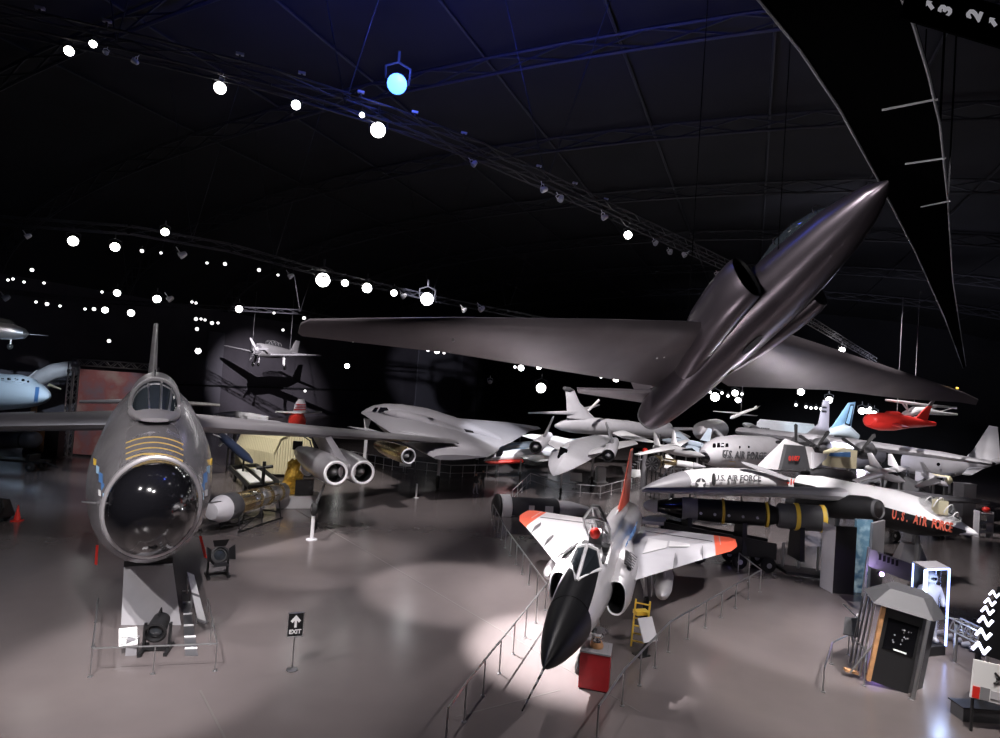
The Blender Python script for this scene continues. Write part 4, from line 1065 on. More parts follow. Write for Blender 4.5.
t = thing('floor_ladder', 'dark flat ladder strip with white rungs lying beside the bomber plinth', 'ladder', a0)
MB().prism([fl(185, 656), fl(198, 656), fl(188, 592), fl(182, 592)], (0, 0, .04)).build('mat', 'dark_grey', t, smooth=0)
for k in range(6):
    y = 650 - k * 11.5; u = (656 - y) / 68
    MB().bar(fl(185 - 3 * u, y) + V((0, 0, .05)), fl(198 - 10 * u, y - .5) + V((0, 0, .05)), .035, 6).build('rung', 'white_paint', t)
# railing round the bomber display
railing('low steel railing in front of the bomber plinth and stage light', [fl(96, 622), fl(90, 677), fl(153, 674), fl(215, 671), fl(206, 622)], .8, r=.022, every=2.1, mid=False)
# EXIT sign on a pole
p = fl(292, 670)
t = thing('exit_sign', 'black floor-standing EXIT sign with white arrow on a steel pole', 'exit sign', p)
MB().lathe(p, (0, 0, 1), [(0, .17), (.03, .17), (.05, .12), (.06, .03)], 24).build('base', 'steel', t)
MB().bar(p + V((0, 0, .05)), p + V((0, 0, 1.0)), .025).build('pole', 'steel', t)
y_ = R_(20); x = V((math.cos(y_), math.sin(y_), 0)); n_ = V((math.sin(y_), -math.cos(y_), 0))
c = p + V((0, 0, 1.36))
pn = MB().box(c, (.46, .04, .72), y_).build('panel', 'black', t, smooth=0)
fr = MB()
for a, b_ in (((-.22, -.35), (.22, -.35)), ((.22, -.35), (.22, .35)), ((.22, .35), (-.22, .35)), ((-.22, .35), (-.22, -.35))):
    fr.bar(c + x * a[0] + V((0, 0, a[1])) + n_ * .02, c + x * b_[0] + V((0, 0, b_[1])) + n_ * .02, .012, 5)
fr.build('frame', 'steel', pn)
ar = [(0, .29), (.15, .12), (.09, .06), (.035, .125), (.035, -.08), (-.035, -.08), (-.035, .125), (-.09, .06), (-.15, .12)]
MB().prism([c + x * a + V((0, 0, b_)) + n_ * .028 for a, b_ in ar], n_ * .006).build('arrow', 'sign_white', pn, smooth=0)
text('lettering', 'EXIT', 'sign_white', pn, c + n_ * .026 + V((0, 0, -.21)), x, (0, 0, 1), .17, .004, .006)
# ------------------------------------------------------------------ red tail behind the bomber wing
t = thing('red_tailed_aircraft', 'red aircraft tail with white tailplane and striped grey fin beyond the bomber wing', 'aircraft', V((at(297, 420, 62).x, 62, 0)))
pfuse([(297, 424, 60, 8, 9), (297, 421, 61, 8.5, 9), (297, 419, 64, 6, 7)], 20).build('rear_fuselage', 'red_paint', t)
MB().wing([(at(275, 412, 61), at(276, 411, 62.5), .12), (at(297, 413.5, 60), at(297, 411, 63.5), .3), (at(322, 412.5, 61), at(321, 411.5, 62.5), .12)], (0, 0, 1)).build('tailplane', 'white_paint', t)
fn = MB().wing([(at(292.5, 412.5, 61.5), at(306.5, 412.5, 61.8), .35), (at(295, 404, 61.5), at(306, 404, 61.8), .3), (at(298.5, 399, 61.5), at(304, 399, 61.8), .15)], (0, 1, 0)).build('fin', 'light_grey', t)
for k in range(3): MB().prism([at(294 + k * .8, 410 - k * 2.4, 61.3), at(306, 410 - k * 2.4, 61.3), at(306, 409 - k * 2.4, 61.3), at(294.5 + k * .8, 409 - k * 2.4, 61.3)], (0, .04, 0)).build('fin_stripe', 'deep_red', fn, smooth=0)
MB().bar(at(297, 432, 62), V((at(297, 432, 62).x, 62, 0)), .35).build('landing_gear', 'steel', t)
t = thing('white_parked_aircraft', 'row of white rounded canopies of a parked aircraft above the bomber wing', 'aircraft', V((at(235, 420, 60).x, 60, 0)))
pfuse([(214, 417, 60, 2, 3), (222, 416, 60, 3, 4), (236, 416, 60, 4, 5), (252, 417, 60, 3, 4), (268, 419, 60, 1.5, 3)], 18).build('fuselage', 'white_paint', t)
for x, r_ in ((219, 2.4), (228, 3), (238, 3.4), (246, 2.6)): MB().ball(at(x, 415.2, 59.8), r_ * .1, 12, 8, (1.3, 1, 1)).build('canopy', 'white_paint', t)
MB().bar(at(236, 424, 60), V((at(236, 424, 60).x, 60, 0)), .2).build('landing_gear', 'steel', t)
# ------------------------------------------------------------------ flying wing bomber
sb = thing('flying_wing_bomber', 'smooth grey flying-wing bomber with humped back and dark cockpit windows', 'bomber', V((at(420, 440, 58).x, 58, 0)))
mat('stealth_grey', (.4, .385, .41), .4, .1, vary=.04, scale=.5)
sec_ = [((537, 427, 72), (541, 429, 73.5), .25), ((500, 423, 68.5), (530, 431, 71), .6), ((440, 420, 64), (520, 437, 67), 1.2), ((361, 413, 58), (510, 443, 63), 1.1), ((379, 425, 55), (500, 447, 58), 1.9), ((397, 437, 51.5), (498, 450, 55), 1.3), ((415, 447, 48), (494, 454, 51), .9), ((433, 457.5, 44.5), (487, 457, 47), .4)]
w = pwing(sec_).build('wing', 'stealth_grey', sb)
hp = pfuse([(361.5, 413, 58, .8, .8), (367, 412, 58.2, 4, 3.4), (374, 411, 58.5, 7.5, 5.6), (384, 411, 58.9, 11, 7.4), (400, 413, 59.6, 14, 9), (425, 418, 60.5, 15, 10), (450, 425, 61.4, 14, 9), (475, 432, 62.4, 10, 7), (500, 440, 63.4, 4, 3)], 28).build('centre_body', 'stealth_grey', sb)
for (dx, dy, s_) in ((-14, -6, .8), (6, 8, 1)):
    pfuse([(398 + dx, 418 + dy, 57, 2, 1), (410 + dx, 420 + dy, 57, 8, 5), (440 + dx, 428 + dy, 58, 9, 5.5), (470 + dx, 437 + dy, 59.5, 7, 4), (492 + dx, 443 + dy, 61, 3, 2)], 20).build('engine_fairing', 'stealth_grey', hp)
bpy.context.view_layer.update()
for q in (((377.5, 412.2), (390, 412.2), (387, 407.6), (380.5, 407.2)), ((371.8, 411.2), (376, 411.8), (378.5, 407.5), (375.5, 407.3))):
    pts = [skin(hp, *a, off=.22) for a in q]; MB().add(pts, [(0, 1, 2, 3)]).build('cockpit_window', 'black_gloss', hp, smooth=0)
for q in (((464, 429), (473, 431), (474, 433), (466, 432)), ((450, 440), (464, 442), (466, 445), (456, 443))):
    d_ = .1; pts = [at(x, y, 54) for x, y in q]; MB().prism([p for p in pts], (0, .2, 0)).build('exhaust_slot', 'black', w, smooth=0)
g = MB().bar(at(367.5, 420, 58), V((at(367.5, 420, 58).x, 58, .4)), .16).build('nose_gear_leg', 'white_paint', sb)
MB().prism([at(364, 418, 57.8), at(371, 420, 57.8), at(367.5, 430, 57.8), at(365, 431, 57.8)], (0, .1, 0)).build('nose_gear_door', 'white_paint', sb, smooth=0)
wheel_part(V((at(367.5, 420, 58).x, 58, .45)), (0, 1, 0), .45, .3, g)
for x, y, Y in ((440, 452, 50), (478, 447, 62)):
    gear(sb, at(x, y, Y), .6, 'main_gear_leg')
# railings beyond
railing('far railing with many slim posts in front of the flying-wing bomber', [fl(350, 462), fl(392, 470), fl(450, 477), fl(498, 476)], 1.1, every=1.3, m='light_grey', r=.04)
railing('railing corner on the open floor between twin engines and flying-wing bomber', [fl(388, 474), fl(416, 497), fl(470, 505)], 1.1, every=5, mid=False, r=.02, m='mid_grey') if False else None
p = fl(416, 498)
t = thing('barrier_post', 'lone white barrier post on the open floor right of the twin engines', 'post', p)
MB().lathe(p, (0, 0, 1), [(0, .22), (.03, .2), (.05, .07), (1.0, .07), (1.05, .09), (1.1, .02)], 14).build('post', 'white_paint', t)
MB().lathe(p, (0, 0, 1), [(0, .25), (.03, .24)], 14).build('base', 'steel', t)
# ------------------------------------------------------------------ two visitors
def skin_body(name, J, E_, Rr, parent, m):
    me = bpy.data.meshes.new(name); me.from_pydata(J, E_, [])
    o = bpy.data.objects.new(name, me); C.objects.link(o)
    bpy.context.view_layer.objects.active = o
    md = o.modifiers.new('s', 'SKIN'); o.modifiers.new('ss', 'SUBSURF').levels = 1
    for v, r_ in zip(me.skin_vertices[0].data, Rr): v.radius = (r_, r_)
    me.skin_vertices[0].data[0].use_root = True
    bpy.context.view_layer.update()
    em = bpy.data.meshes.new_from_object(o.evaluated_get(bpy.context.evaluated_depsgraph_get()))
    bpy.data.objects.remove(o)
    no = bpy.data.objects.new(name, em); C.objects.link(no)
    em.materials.clear()
    for x in m: em.materials.append(MATS[x])
    em.shade_smooth()
    if parent: no.parent = parent
    return no
def person(p, rz, label, mats, stride=.12):
    t = thing('person', label, 'person', p, 'visitors by the flying wing')
    t.rotation_euler = (0, 0, rz); ORG[t.name] = V((0, 0, 0))
    J = [(0, 0, .95), (0, 0, 1.15), (0, 0, 1.4), (0, .01, 1.52), (0, .02, 1.6), (0, .01, 1.72)]
    E_ = [(0, 1), (1, 2), (2, 3), (3, 4), (4, 5)]; Rr = [.15, .14, .15, .055, .09, .08]
    for s in (1, -1):
        b = len(J); J += [(s * .09, 0, .88), (s * .1, -s * stride * .5, .48), (s * .1, -s * stride + .0, .09), (s * .1, -s * stride - .16, .05)]
        E_ += [(0, b), (b, b + 1), (b + 1, b + 2), (b + 2, b + 3)]; Rr += [.095, .065, .045, .04]
        b = len(J); J += [(s * .19, 0, 1.4), (s * .24, .03, 1.12), (s * .2, -.1, .9), (s * .18, -.16, .82)]
        E_ += [(2, b), (b, b + 1), (b + 1, b + 2), (b + 2, b + 3)]; Rr += [.06, .045, .035, .03]
        for k in range(5):
            f = len(J); dx = (k - 2) * .018
            J += [(s * (.18 + dx * .3), -.18 + dx, .78 - (0 if k else -.02))]; E_ += [(b + 3, f)]; Rr += [.009]
    o = skin_body('body', J, E_, Rr, t, mats)
    for f in o.data.polygons:
        z = f.center.z; x = abs(f.center.x)
        f.material_index = 2 if (z > 1.5 or (z < .87 and x > .15)) else (0 if z > .92 else 1)
    MB().ball((0, .035, 1.72), .1, 14, 8, (.95, 1.05, .95)).build('hair', 'black', t)
    MB().ball((0, -.075, 1.655), .018, 8, 6, (1, 1.3, 1.2)).build('nose', 'skin', t)
    for s in (1, -1): MB().ball((s * .035, -.07, 1.68), .012, 8, 6).build('eye', 'black', t)
    return t
person(fl(475, 494), .9, 'person in dark jacket and pale trousers standing nearer on the open floor', ['black', 'light_grey', 'skin'])
person(fl(482, 490), -2.2, 'person in all dark clothing standing just behind the other visitor', ['black', 'dark_grey', 'skin'])
# ------------------------------------------------------------------ red and white experimental jet
t = thing('red_bellied_jet', 'white jet with red belly and dark windscreen, nose pointing at the visitors', 'jet', V((at(515, 465, 60).x, 60, 0)))
b_ = pfuse([(484, 460.5, 58, .5, .5), (490, 459, 58.4, 4, 3), (500, 457, 59, 6.5, 5), (515, 455.5, 60, 7.5, 6), (540, 454, 62, 7, 6), (565, 452, 64, 5, 5)], 24).build('fuselage', 'white_paint', t)
pfuse([(485, 462, 57.9, .5, .5), (492, 462, 58.3, 4, 2), (503, 461.5, 59, 6, 2.6), (520, 460.5, 60, 7, 2.4)], 20).build('red_belly', 'red_paint', b_)
MB().prism([at(496, 455, 57.6), at(501, 454.5, 57.9), at(503, 452, 58.2), at(498, 452.6, 57.9)], (0, .2, .3)).build('windscreen', 'black_gloss', t, smooth=0)
pwing([((516, 452, 60), (545, 450, 62), .3), ((535, 446, 70), (560, 445, 71), .1)]).build('wing', 'white_paint', t)
pwing([((520, 457, 58), (548, 455.5, 60), .3), ((536, 462, 52), (552, 460, 53), .1)]).build('wing', 'white_paint', t)
for x, y, Y in ((497, 462, 58.5), (521, 460, 59)): gear(t, at(x, y, Y), .35)
# parked white swept wing aircraft behind it
t = thing('cyan_tinted_aircraft', 'white aircraft, cyan light put into its paint, parked behind the red-bellied jet', 'aircraft', V((at(525, 445, 72).x, 72, 0)))
pfuse([(485, 450, 70, 1, 1), (500, 448, 71, 5, 4), (530, 446, 72, 6, 5), (565, 443, 74, 5, 4), (580, 441, 75, 2, 3)], 20).build('fuselage', 'pale_blue', t)  # cyan light put into the fuselage and wing colours
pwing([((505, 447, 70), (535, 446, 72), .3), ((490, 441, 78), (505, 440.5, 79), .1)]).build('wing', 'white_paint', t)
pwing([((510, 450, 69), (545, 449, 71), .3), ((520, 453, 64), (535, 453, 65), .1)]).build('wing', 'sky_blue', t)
gear(t, at(525, 450, 72), .4)
# white sign board between
p = fl(520, 452); p = V((at(520, 431, 76).x, 76, 0))
t = thing('exhibit_banner', 'small white exhibit banner beyond the wing tip of the flying-wing bomber', 'banner', p)
MB().prism([at(515, 427.5, 76), at(526.5, 428, 76), at(526, 434, 76), at(515, 433.5, 76)], (0, .1, 0)).build('panel', 'sign_white', t, smooth=0)
for k in range(3): MB().prism([at(516.5, 429 + k * 1.5, 75.8), at(525, 429.3 + k * 1.5, 75.8), at(525, 429.9 + k * 1.5, 75.8), at(516.5, 429.6 + k * 1.5, 75.8)], (0, .05, 0)).build('text_line', 'mid_grey', t, smooth=0)
MB().bar(p, at(520.5, 434, 76), .08).build('post', 'dark_grey', t)
# ------------------------------------------------------------------ grey swept bomber with tall tail (mid hall)
t = thing('variable_sweep_bomber', 'light grey bomber with tall fin and high tailplane behind the twin-nacelle jet', 'bomber', V((at(620, 440, 75).x, 75, 0)))
Yb = 75
pfuse([(555, 426, 73, 1.5, 1.5), (561, 425.5, 73.3, 4, 5), (575, 425, 74, 6, 8), (600, 426.5, 75, 8, 8.5), (630, 429, 76.5, 8, 8), (655, 432, 77.5, 7, 6.5), (675, 434, 78.5, 5, 5), (690, 437, 79.2, .8, .8)], 24).build('fuselage', 'light_grey', t)
MB().wing([(at(597, 420, 75), at(567, 418, 73), .9), (at(580, 403, 74.5), at(566.5, 402, 73.4), .6), (at(574, 389.5, 74), at(565, 387.5, 73.4), .3)], (.2, 1, 0)).build('fin', 'light_grey', t)
MB().lathe(at(563, 388.5, 73.3), at(575, 390.5, 74) - at(563, 388.5, 73.3), [(0, .1), (.2, .28), (1.0, .3), (1.6, .05)], 14).build('fin_tip_pod', 'dark_grey', t)
pwing([((580, 413, 73.8), (567, 412, 73), .5), ((528, 413, 70), (530, 412.2, 70.6), .15)]).build('tailplane', 'light_grey', t)
pwing([((584, 411, 75), (572, 410, 76), .5), ((600, 405, 84), (596, 405, 85), .15)]).build('tailplane', 'light_grey', t)
pwing([((628, 434, 75), (612, 433, 73), .8), ((655, 442, 62), (622, 438, 62), .25)]).build('wing', 'white_paint', t)
pwing([((640, 428, 79), (620, 427, 81), .8), ((630, 421, 92), (618, 421, 93), .25)]).build('wing', 'white_paint', t)
for x in (595, 660): gear(t, at(x, 434, 76), .55)
MB().bar(at(588, 411, 72), at(599, 400, 73), .16).build('mast', 'white_paint', t)
# ------------------------------------------------------------------ twin nacelle chined jet
t = thing('chined_twin_engine_jet', 'pale twin-nacelle jet with flat pointed nose facing the viewer', 'jet', V((at(585, 450, 56).x, 56, 0)))
pfuse([(553.5, 476, 47.5, .6, .4, 1.2), (556.5, 472.5, 48.3, 6.5, 3.2, 1.2), (561, 467, 49.5, 13, 6.5, 1.2), (567, 460, 51.5, 19, 9.5, 1.2), (574, 453.5, 54, 23, 10.5, 1.25), (582, 448.5, 57, 23, 10, 1.3), (590, 444.5, 61, 20, 8, 1.4), (598, 441, 66, 14, 6, 1.6), (606, 438, 72, 5, 3, 2)], 28).build('fuselage', 'light_grey', t)
cn = pfuse([(560, 460.5, 50.2, 1.6, 1.4), (563, 456, 51.4, 4.5, 4.5), (567, 451, 53.4, 5.4, 6), (572, 447, 56, 4.5, 5.5), (580, 443, 60, 2.4, 3)], 20).build('canopy', 'white_paint', t)
for q in (((557.5, 457.5), (564.5, 459), (567.5, 450), (560.5, 447.5)),):
    MB().prism([at(x, y, 50.2 + i * .5) for i, (x, y) in enumerate(q)], (0, .3, .1)).build('windscreen', 'black_gloss', cn, smooth=0)
for (x, y, Y, x2, y2, Y2, fx, fy) in ((535.5, 447.5, 50, 549, 436, 58, 553, 417), (608, 456, 49, 615, 441, 57, 605.5, 423)):
    a, b2 = at(x, y, Y), at(x2, y2, Y2); d = (b2 - a).normalized(); L_ = (b2 - a).length; r_ = 5.6 * M_(Y)
    n_ = MB().lathe(a, d, [(0, r_), (.1, r_ * 1.12), (1.2, r_ * 1.22), (L_ * .6, r_ * 1.15), (L_, r_ * .8)], 24, c0=False).build('engine_nacelle', 'light_grey', t)
    MB().lathe(a - d * .05, d, [(.12, r_ * 1.16), (0, r_ * 1.08), (.05, r_ * .8), (.5, r_ * .75)], 24, c0=False, c1=False).build('intake_ring', 'black', n_)
    MB().lathe(a - d * .25, d, [(0, .02), (.3, r_ * .5), (.6, r_ * .74)], 20).build('inlet_spike', 'mid_grey', n_)
    c = at((x + x2) / 2 + 2, (y + y2) / 2 - 4, (Y + Y2) / 2)
    tp2 = at(fx, fy, (Y + Y2) / 2 + 1)
    MB().wing([(c - d * 1.3, c + d * 1.6, .3), (tp2 - d * .1, tp2 + d * .9, .12)], d.cross(V((0, 0, 1)))).build('fin', 'mid_grey', n_)
pwing([((567, 455, 53), (590, 443, 62), .5), ((546, 443, 53.5), (556, 436, 60), .4), ((522, 436, 58), (532, 434, 61), .12)]).build('wing', 'white_paint', t)
pwing([((588, 455, 52), (600, 444, 62), .5), ((604, 452, 52), (614, 442, 60), .4), ((638, 444, 57), (634, 440, 61), .12)]).build('wing', 'white_paint', t)
for x, y, Y, r_ in ((562, 470, 51, .35), (593, 458, 57, .5)): gear(t, at(x, y, Y), r_)
# white cabinet beside it
p = fl(600, 482)
t = thing('white_display_cabinet', 'white display cabinet standing beside the twin-nacelle jet', 'cabinet', p)
MB().box(p + V((0, 0, .75)), (.85, .8, 1.4), .2).build('body', 'white_paint', t, smooth=0)
MB().box(p + V((0, 0, .04)), (1.3, 1.1, .08), .2).build('base', 'white_paint', t, smooth=0)
MB().box(p + V((0, 0, 1.5)), (.65, .6, .12), .2).build('top', 'light_grey', t, smooth=0)
railing('railing sweeping round the nose of the twin-nacelle jet', [fl(512, 503), fl(530, 484), fl(560, 495), fl(600, 498), fl(640, 486)], 1.0, every=2.2, m='light_grey', r=.035)
# ------------------------------------------------------------------ black casing on its cradle with white end (behind the red wing tip)
p0, p1 = at(497, 507, 42.0), at(572, 510, 43.5)
d = (p1 - p0).normalized(); L_ = (p1 - p0).length; r_ = 12.5 * M_(42)
t = thing('open_bomb_casing', 'black open weapon casing with white ring end, behind the fighter wing', 'bomb casing', V((p0.x + 2, 42.5, 0)))
mb = MB(); mb.lathe(p0, d, [(-.25, r_ * .7), (-.1, r_ * 1.0), (.0, r_ * 1.06), (.15, r_ * .98)], 26); mb.build('end_frame', 'black', t)
MB().lathe(p0 + d * .18, d, [(0, r_ * .98), (.03, r_ * 1.04), (.65, r_ * 1.04), (.7, r_ * .98)], 26).build('white_ring', 'white_paint', t)
MB().lathe(p0 + d * .9, d, [(0, r_ * .8), (.05, r_ * .86), (L_ - 2.2, r_ * .86), (L_ - 2.1, r_ * .78)], 26).build('casing', 'dark_grey', t)
MB().lathe(p0 + d * (L_ - 1.4), d, [(0, r_ * .55), (.1, r_ * .72), (1.2, r_ * .7), (2.6, r_ * .35), (2.9, .05)], 24).build('nose_cone', 'light_grey', t)
MB().lathe(p0 + d * (L_ - 1.9), d, [(0, r_ * .8), (.12, r_ * .84), (.3, r_ * .8)], 24).build('end_ring', 'black', t)
for k, w_ in ((2.3, .4), (3.5, .6)):
    q = p0 + d * k - V((0, r_ * .9, 0)); MB().prism([q + V((0, 0, -.1)), q + d * w_ + V((0, 0, -.1)), q + d * w_ + V((0, 0, .35)), q + V((0, 0, .35))], (0, .06, 0)).build('access_panel', 'white_paint', t, smooth=0)
for s in (-.6, .6):
    a = V((p0.x, p0.y + s, .1)); b2 = V((p1.x - .6, p1.y + s, .1)); MB().bar(a, b2, .09).build('skid_rail', 'black' if s > 0 else 'white_paint', t)
for k in (.5, 1.7, 3.2, 4.2):
    q = p0 + d * k; MB().prism([V((q.x, q.y - .7, .15)), V((q.x, q.y + .7, .15)), V((q.x, q.y + .55, q.z - r_ * .5)), V((q.x, q.y - .55, q.z - r_ * .5))], (.15, 0, 0)).build('cradle', 'black', t, smooth=0)
# ------------------------------------------------------------------ radial engine, red ball, white truss dolly
p = at(652, 464, 54); d = (at(664, 459, 57) - p).normalized()
t = thing('round_engine_display', 'brown round engine on a stand behind the red fin of the fighter', 'engine', V((p.x, p.y, 0)))
MB().lathe(p, d, [(0, .3), (.02, .62), (.5, .66), (.6, .5)], 20).build('fan_case', 'dark_grey', t)
MB().lathe(p + d * .6, d, [(0, .5), (.2, .62), (1.2, .6), (1.6, .4)], 20).build('casing', 'brass', t)
for k in range(10):
    a = k * PI / 5; s_ = d.orthogonal().normalized(); e_ = d.cross(s_); o_ = s_ * math.cos(a) + e_ * math.sin(a); MB().prism([p - d * .02 + o_ * .12, p - d * .02 + o_ * .55 + o_.cross(d) * .07, p - d * .05 + o_ * .55 - o_.cross(d) * .07], d * .03).build('fan_blade', 'steel', t, smooth=0)
for s in (-.4, .4):
    MB().bar(V((p.x + s, p.y, 0)), p + V((s, 0, -.35)), .06).build('stand_leg', 'black', t)
    q = p + d * 1.4; MB().bar(V((q.x + s, q.y, 0)), q + V((s, 0, -.35)), .06).build('stand_leg', 'black', t)
p = V((at(645, 452, 58).x, 58, 0)); z_ = at(645, 451, 58).z
t = thing('red_sphere_display', 'small red ball-shaped exhibit on a grey pedestal behind the round engine', 'exhibit', p)
MB().ball(V((p.x, p.y, z_)), .3, 16, 10).build('ball', 'bright_red', t)
MB().lathe(p, (0, 0, 1), [(0, .35), (.05, .3), (z_ - .35, .2), (z_ - .25, .25)], 14).build('pedestal', 'mid_grey', t)
p0, p1 = fl(661, 482), fl(697, 480)
t = thing('white_truss_dolly', 'white triangulated truss dolly on the floor beside the white fighter nose', 'dolly', p0)
mb = MB(); dz = V((0, 0, 1.0)); q0, q1 = p0 + V((0, 0, .35)), p1 + V((0, 0, .35))
n = 3
for k in range(n):
    a = q0.lerp(q1, k / n); b2 = q0.lerp(q1, (k + 1) / n); m_ = (a + b2) / 2 + dz
    mb.bar(a, m_, .08, 6); mb.bar(m_, b2, .08, 6)
    if k: mb.bar(pm, m_, .08, 6)
    pm = m_
mb.bar(q0, q1, .09, 6); mb.build('truss', 'white_paint', t)
for k in (.1, .9): wheel_part(p0.lerp(p1, k) + V((0, 0, .28)), (0, 1, 0), .28, .18, t)
MB().prism([q0 + V((0, .1, -.05)), q1 + V((0, .1, -.05)), q1 + V((0, 1.1, -.05)), q0 + V((0, 1.1, -.05))], (0, 0, .08)).build('deck', 'light_grey', t, smooth=0)
# ------------------------------------------------------------------ crowd of white jets
def small_jet(label, nose, tail, wl, fins, m='white_paint', fat=4.5, canopy=True, cat='jet', name='parked_jet', ky=1.0):
    sc3 = lambda p: (p[0], p[1], p[2] * ky)
    nose = sc3(nose); tail = sc3(tail); wl = [tuple(map(sc3, q)) for q in wl]; fins = [tuple(map(sc3, q)) for q in fins]
    """nose, tail: (px, py, Y); wl: list of wing quads; fins: list of fin quads"""
    n_, t_ = at(*nose), at(*tail); Ym = (nose[2] + tail[2]) / 2
    t = thing(name, label, cat, V(((n_.x + t_.x) / 2, (n_.y + t_.y) / 2, 0)))
    L = [(nose[0] + (tail[0] - nose[0]) * k, nose[1] + (tail[1] - nose[1]) * k, nose[2] + (tail[2] - nose[2]) * k, fat * r_, fat * r_ * .95) for k, r_ in ((0, .06), (.06, .35), (.18, .72), (.35, 1), (.6, 1.05), (.85, .9), (1, .6))]
    f_ = pfuse(L, 20).build('fuselage', m, t)
    if canopy:
        c = [(L[2][0], L[2][1] - fat * .5, L[2][2], fat * .2, fat * .15), ((L[2][0] + L[3][0]) / 2, (L[2][1] + L[3][1]) / 2 - fat * .8, (L[2][2] + L[3][2]) / 2, fat * .45, fat * .45), (L[3][0] + (tail[0] - nose[0]) * .1, L[3][1] - fat * .8, L[3][2], fat * .15, fat * .12)]
        pfuse(c, 14).build('canopy', 'dark_glass', t)
    for q in wl: MB().wing([(at(*q[0]), at(*q[1]), .3), (at(*q[2]), at(*q[3]), .1)], (0, 0, 1)).build('wing', m, t)
    for q in fins:
        a, b2, c, d2 = (at(*x) for x in q); MB().wing([(a, b2, .25), (c, d2, .1)], (a - b2).cross(c - a)).build('fin', m, t)
    for k in (.15, .6):
        x = [nose[i] + (tail[i] - nose[i]) * k for i in range(3)]; gear(t, at(x[0], x[1] + fat * .6, x[2]), .36)
    return t
small_jet('white twin-tailed jet with pale yellow back parked behind the round engine', (705, 456, 56), (655, 447, 64), [((675, 449, 60), (660, 447, 62), (640, 455, 55), (634, 454, 56)), ((680, 447, 62), (664, 445, 65), (690, 440, 70), (684, 440, 71))],
    [((661, 446, 62), (654, 444, 63), (656, 433, 63), (653.5, 432, 63.4)), ((677, 444, 64), (671, 443, 65), (675, 431, 65), (672.5, 431, 65.3))], ky=.88)
t = small_jet('white jet tinted pale blue with dark canopy and swept wing beyond the twin-tailed jet', (662, 440, 70), (703, 446, 63), [((680, 441, 68), (694, 443, 66), (672, 432, 78), (680, 432, 79)), ((684, 446, 65), (700, 448, 63), (690, 455, 57), (698, 456, 57))], [((700, 440, 65), (710, 442, 64), (708, 428, 65), (712, 429, 64.5))], 'pale_blue', ky=.95)  # pale blue tint covers body, wings and fin
t = thing('domed_grey_aircraft', 'pale grey rounded aircraft nose among the white jets under the overhead tail', 'aircraft', V((at(664, 440, 82).x, 82, 0)))
pfuse([(664, 430, 79, 1, 1), (664, 430, 79.5, 6, 6), (663.5, 429.5, 80.5, 9.5, 8.5), (662, 429, 83, 11, 9), (660, 428, 90, 11, 9)], 24).build('nose', 'light_grey', t)
pwing([((672, 430, 84), (668, 428, 88), .6), ((720, 429, 86), (716, 428, 90), .2)]).build('wing', 'light_grey', t)
gear(t, at(664, 436, 82), .5)
t = thing('brown_nosed_transport', 'brownish rounded aircraft nose with wings beside the turboprop gunship', 'aircraft', V((at(705, 440, 68).x, 68, 0)))
pfuse([(700, 434, 66, 1, 1), (701, 432.5, 66.5, 7, 6.5), (704, 431, 68, 11, 9.5), (709, 430, 72, 12.5, 10), (716, 429, 80, 12, 10)], 24).build('fuselage', 'aluminium_dull', t)
pwing([((712, 430, 68), (718, 430, 71), .6), ((726, 442, 60), (730, 442, 61), .2)]).build('wing', 'light_grey', t)
MB().wing([(at(694, 429, 69), at(704, 424, 71), .3), (at(703, 421, 71), at(706, 420.5, 71.5), .1)], (1, -.3, 0)).build('fin', 'white_paint', t)
gear(t, at(705, 440, 68), .5)
p0, p1 = at(664, 461, 49), at(706, 467, 48); d = (p1 - p0).normalized(); L_ = (p1 - p0).length
t = thing('white_missile', 'white and brass segmented missile lying on a stand above the white interceptor nose', 'missile', V((p0.x + 1.5, 48.5, 0)))
MB().lathe(p0, d, [(0, .12), (.1, .26), (.9, .27), (1.0, .2)], 18).build('engine_section', 'brass', t)
MB().lathe(p0 + d, d, [(0, .2), (.06, .25), (1.2, .25), (1.25, .2)], 18).build('body', 'white_paint', t)
MB().lathe(p0 + d * 2.25, d, [(0, .2), (.05, .24), (L_ - 3.0, .22), (L_ - 2.25, .02)], 18).build('nose_section', 'light_grey', t)
for k in range(4):
    an = k * PI / 2 + .5; s_ = d.orthogonal().normalized(); o_ = s_ * math.cos(an) + d.cross(s_) * math.sin(an)
    MB().prism([p0 + d * .1 + o_ * .24, p0 + d * .8 + o_ * .24, p0 + d * .3 + o_ * .55, p0 + d * .05 + o_ * .55], o_.cross(d) * .03).build('fin', 'white_paint', t, smooth=0)
for k in (.6, 2.6):
    c = p0 + d * k; MB().bar(V((c.x, c.y, 0)), c - V((0, 0, .2)), .08).build('stand_leg', 'dark_grey', t)

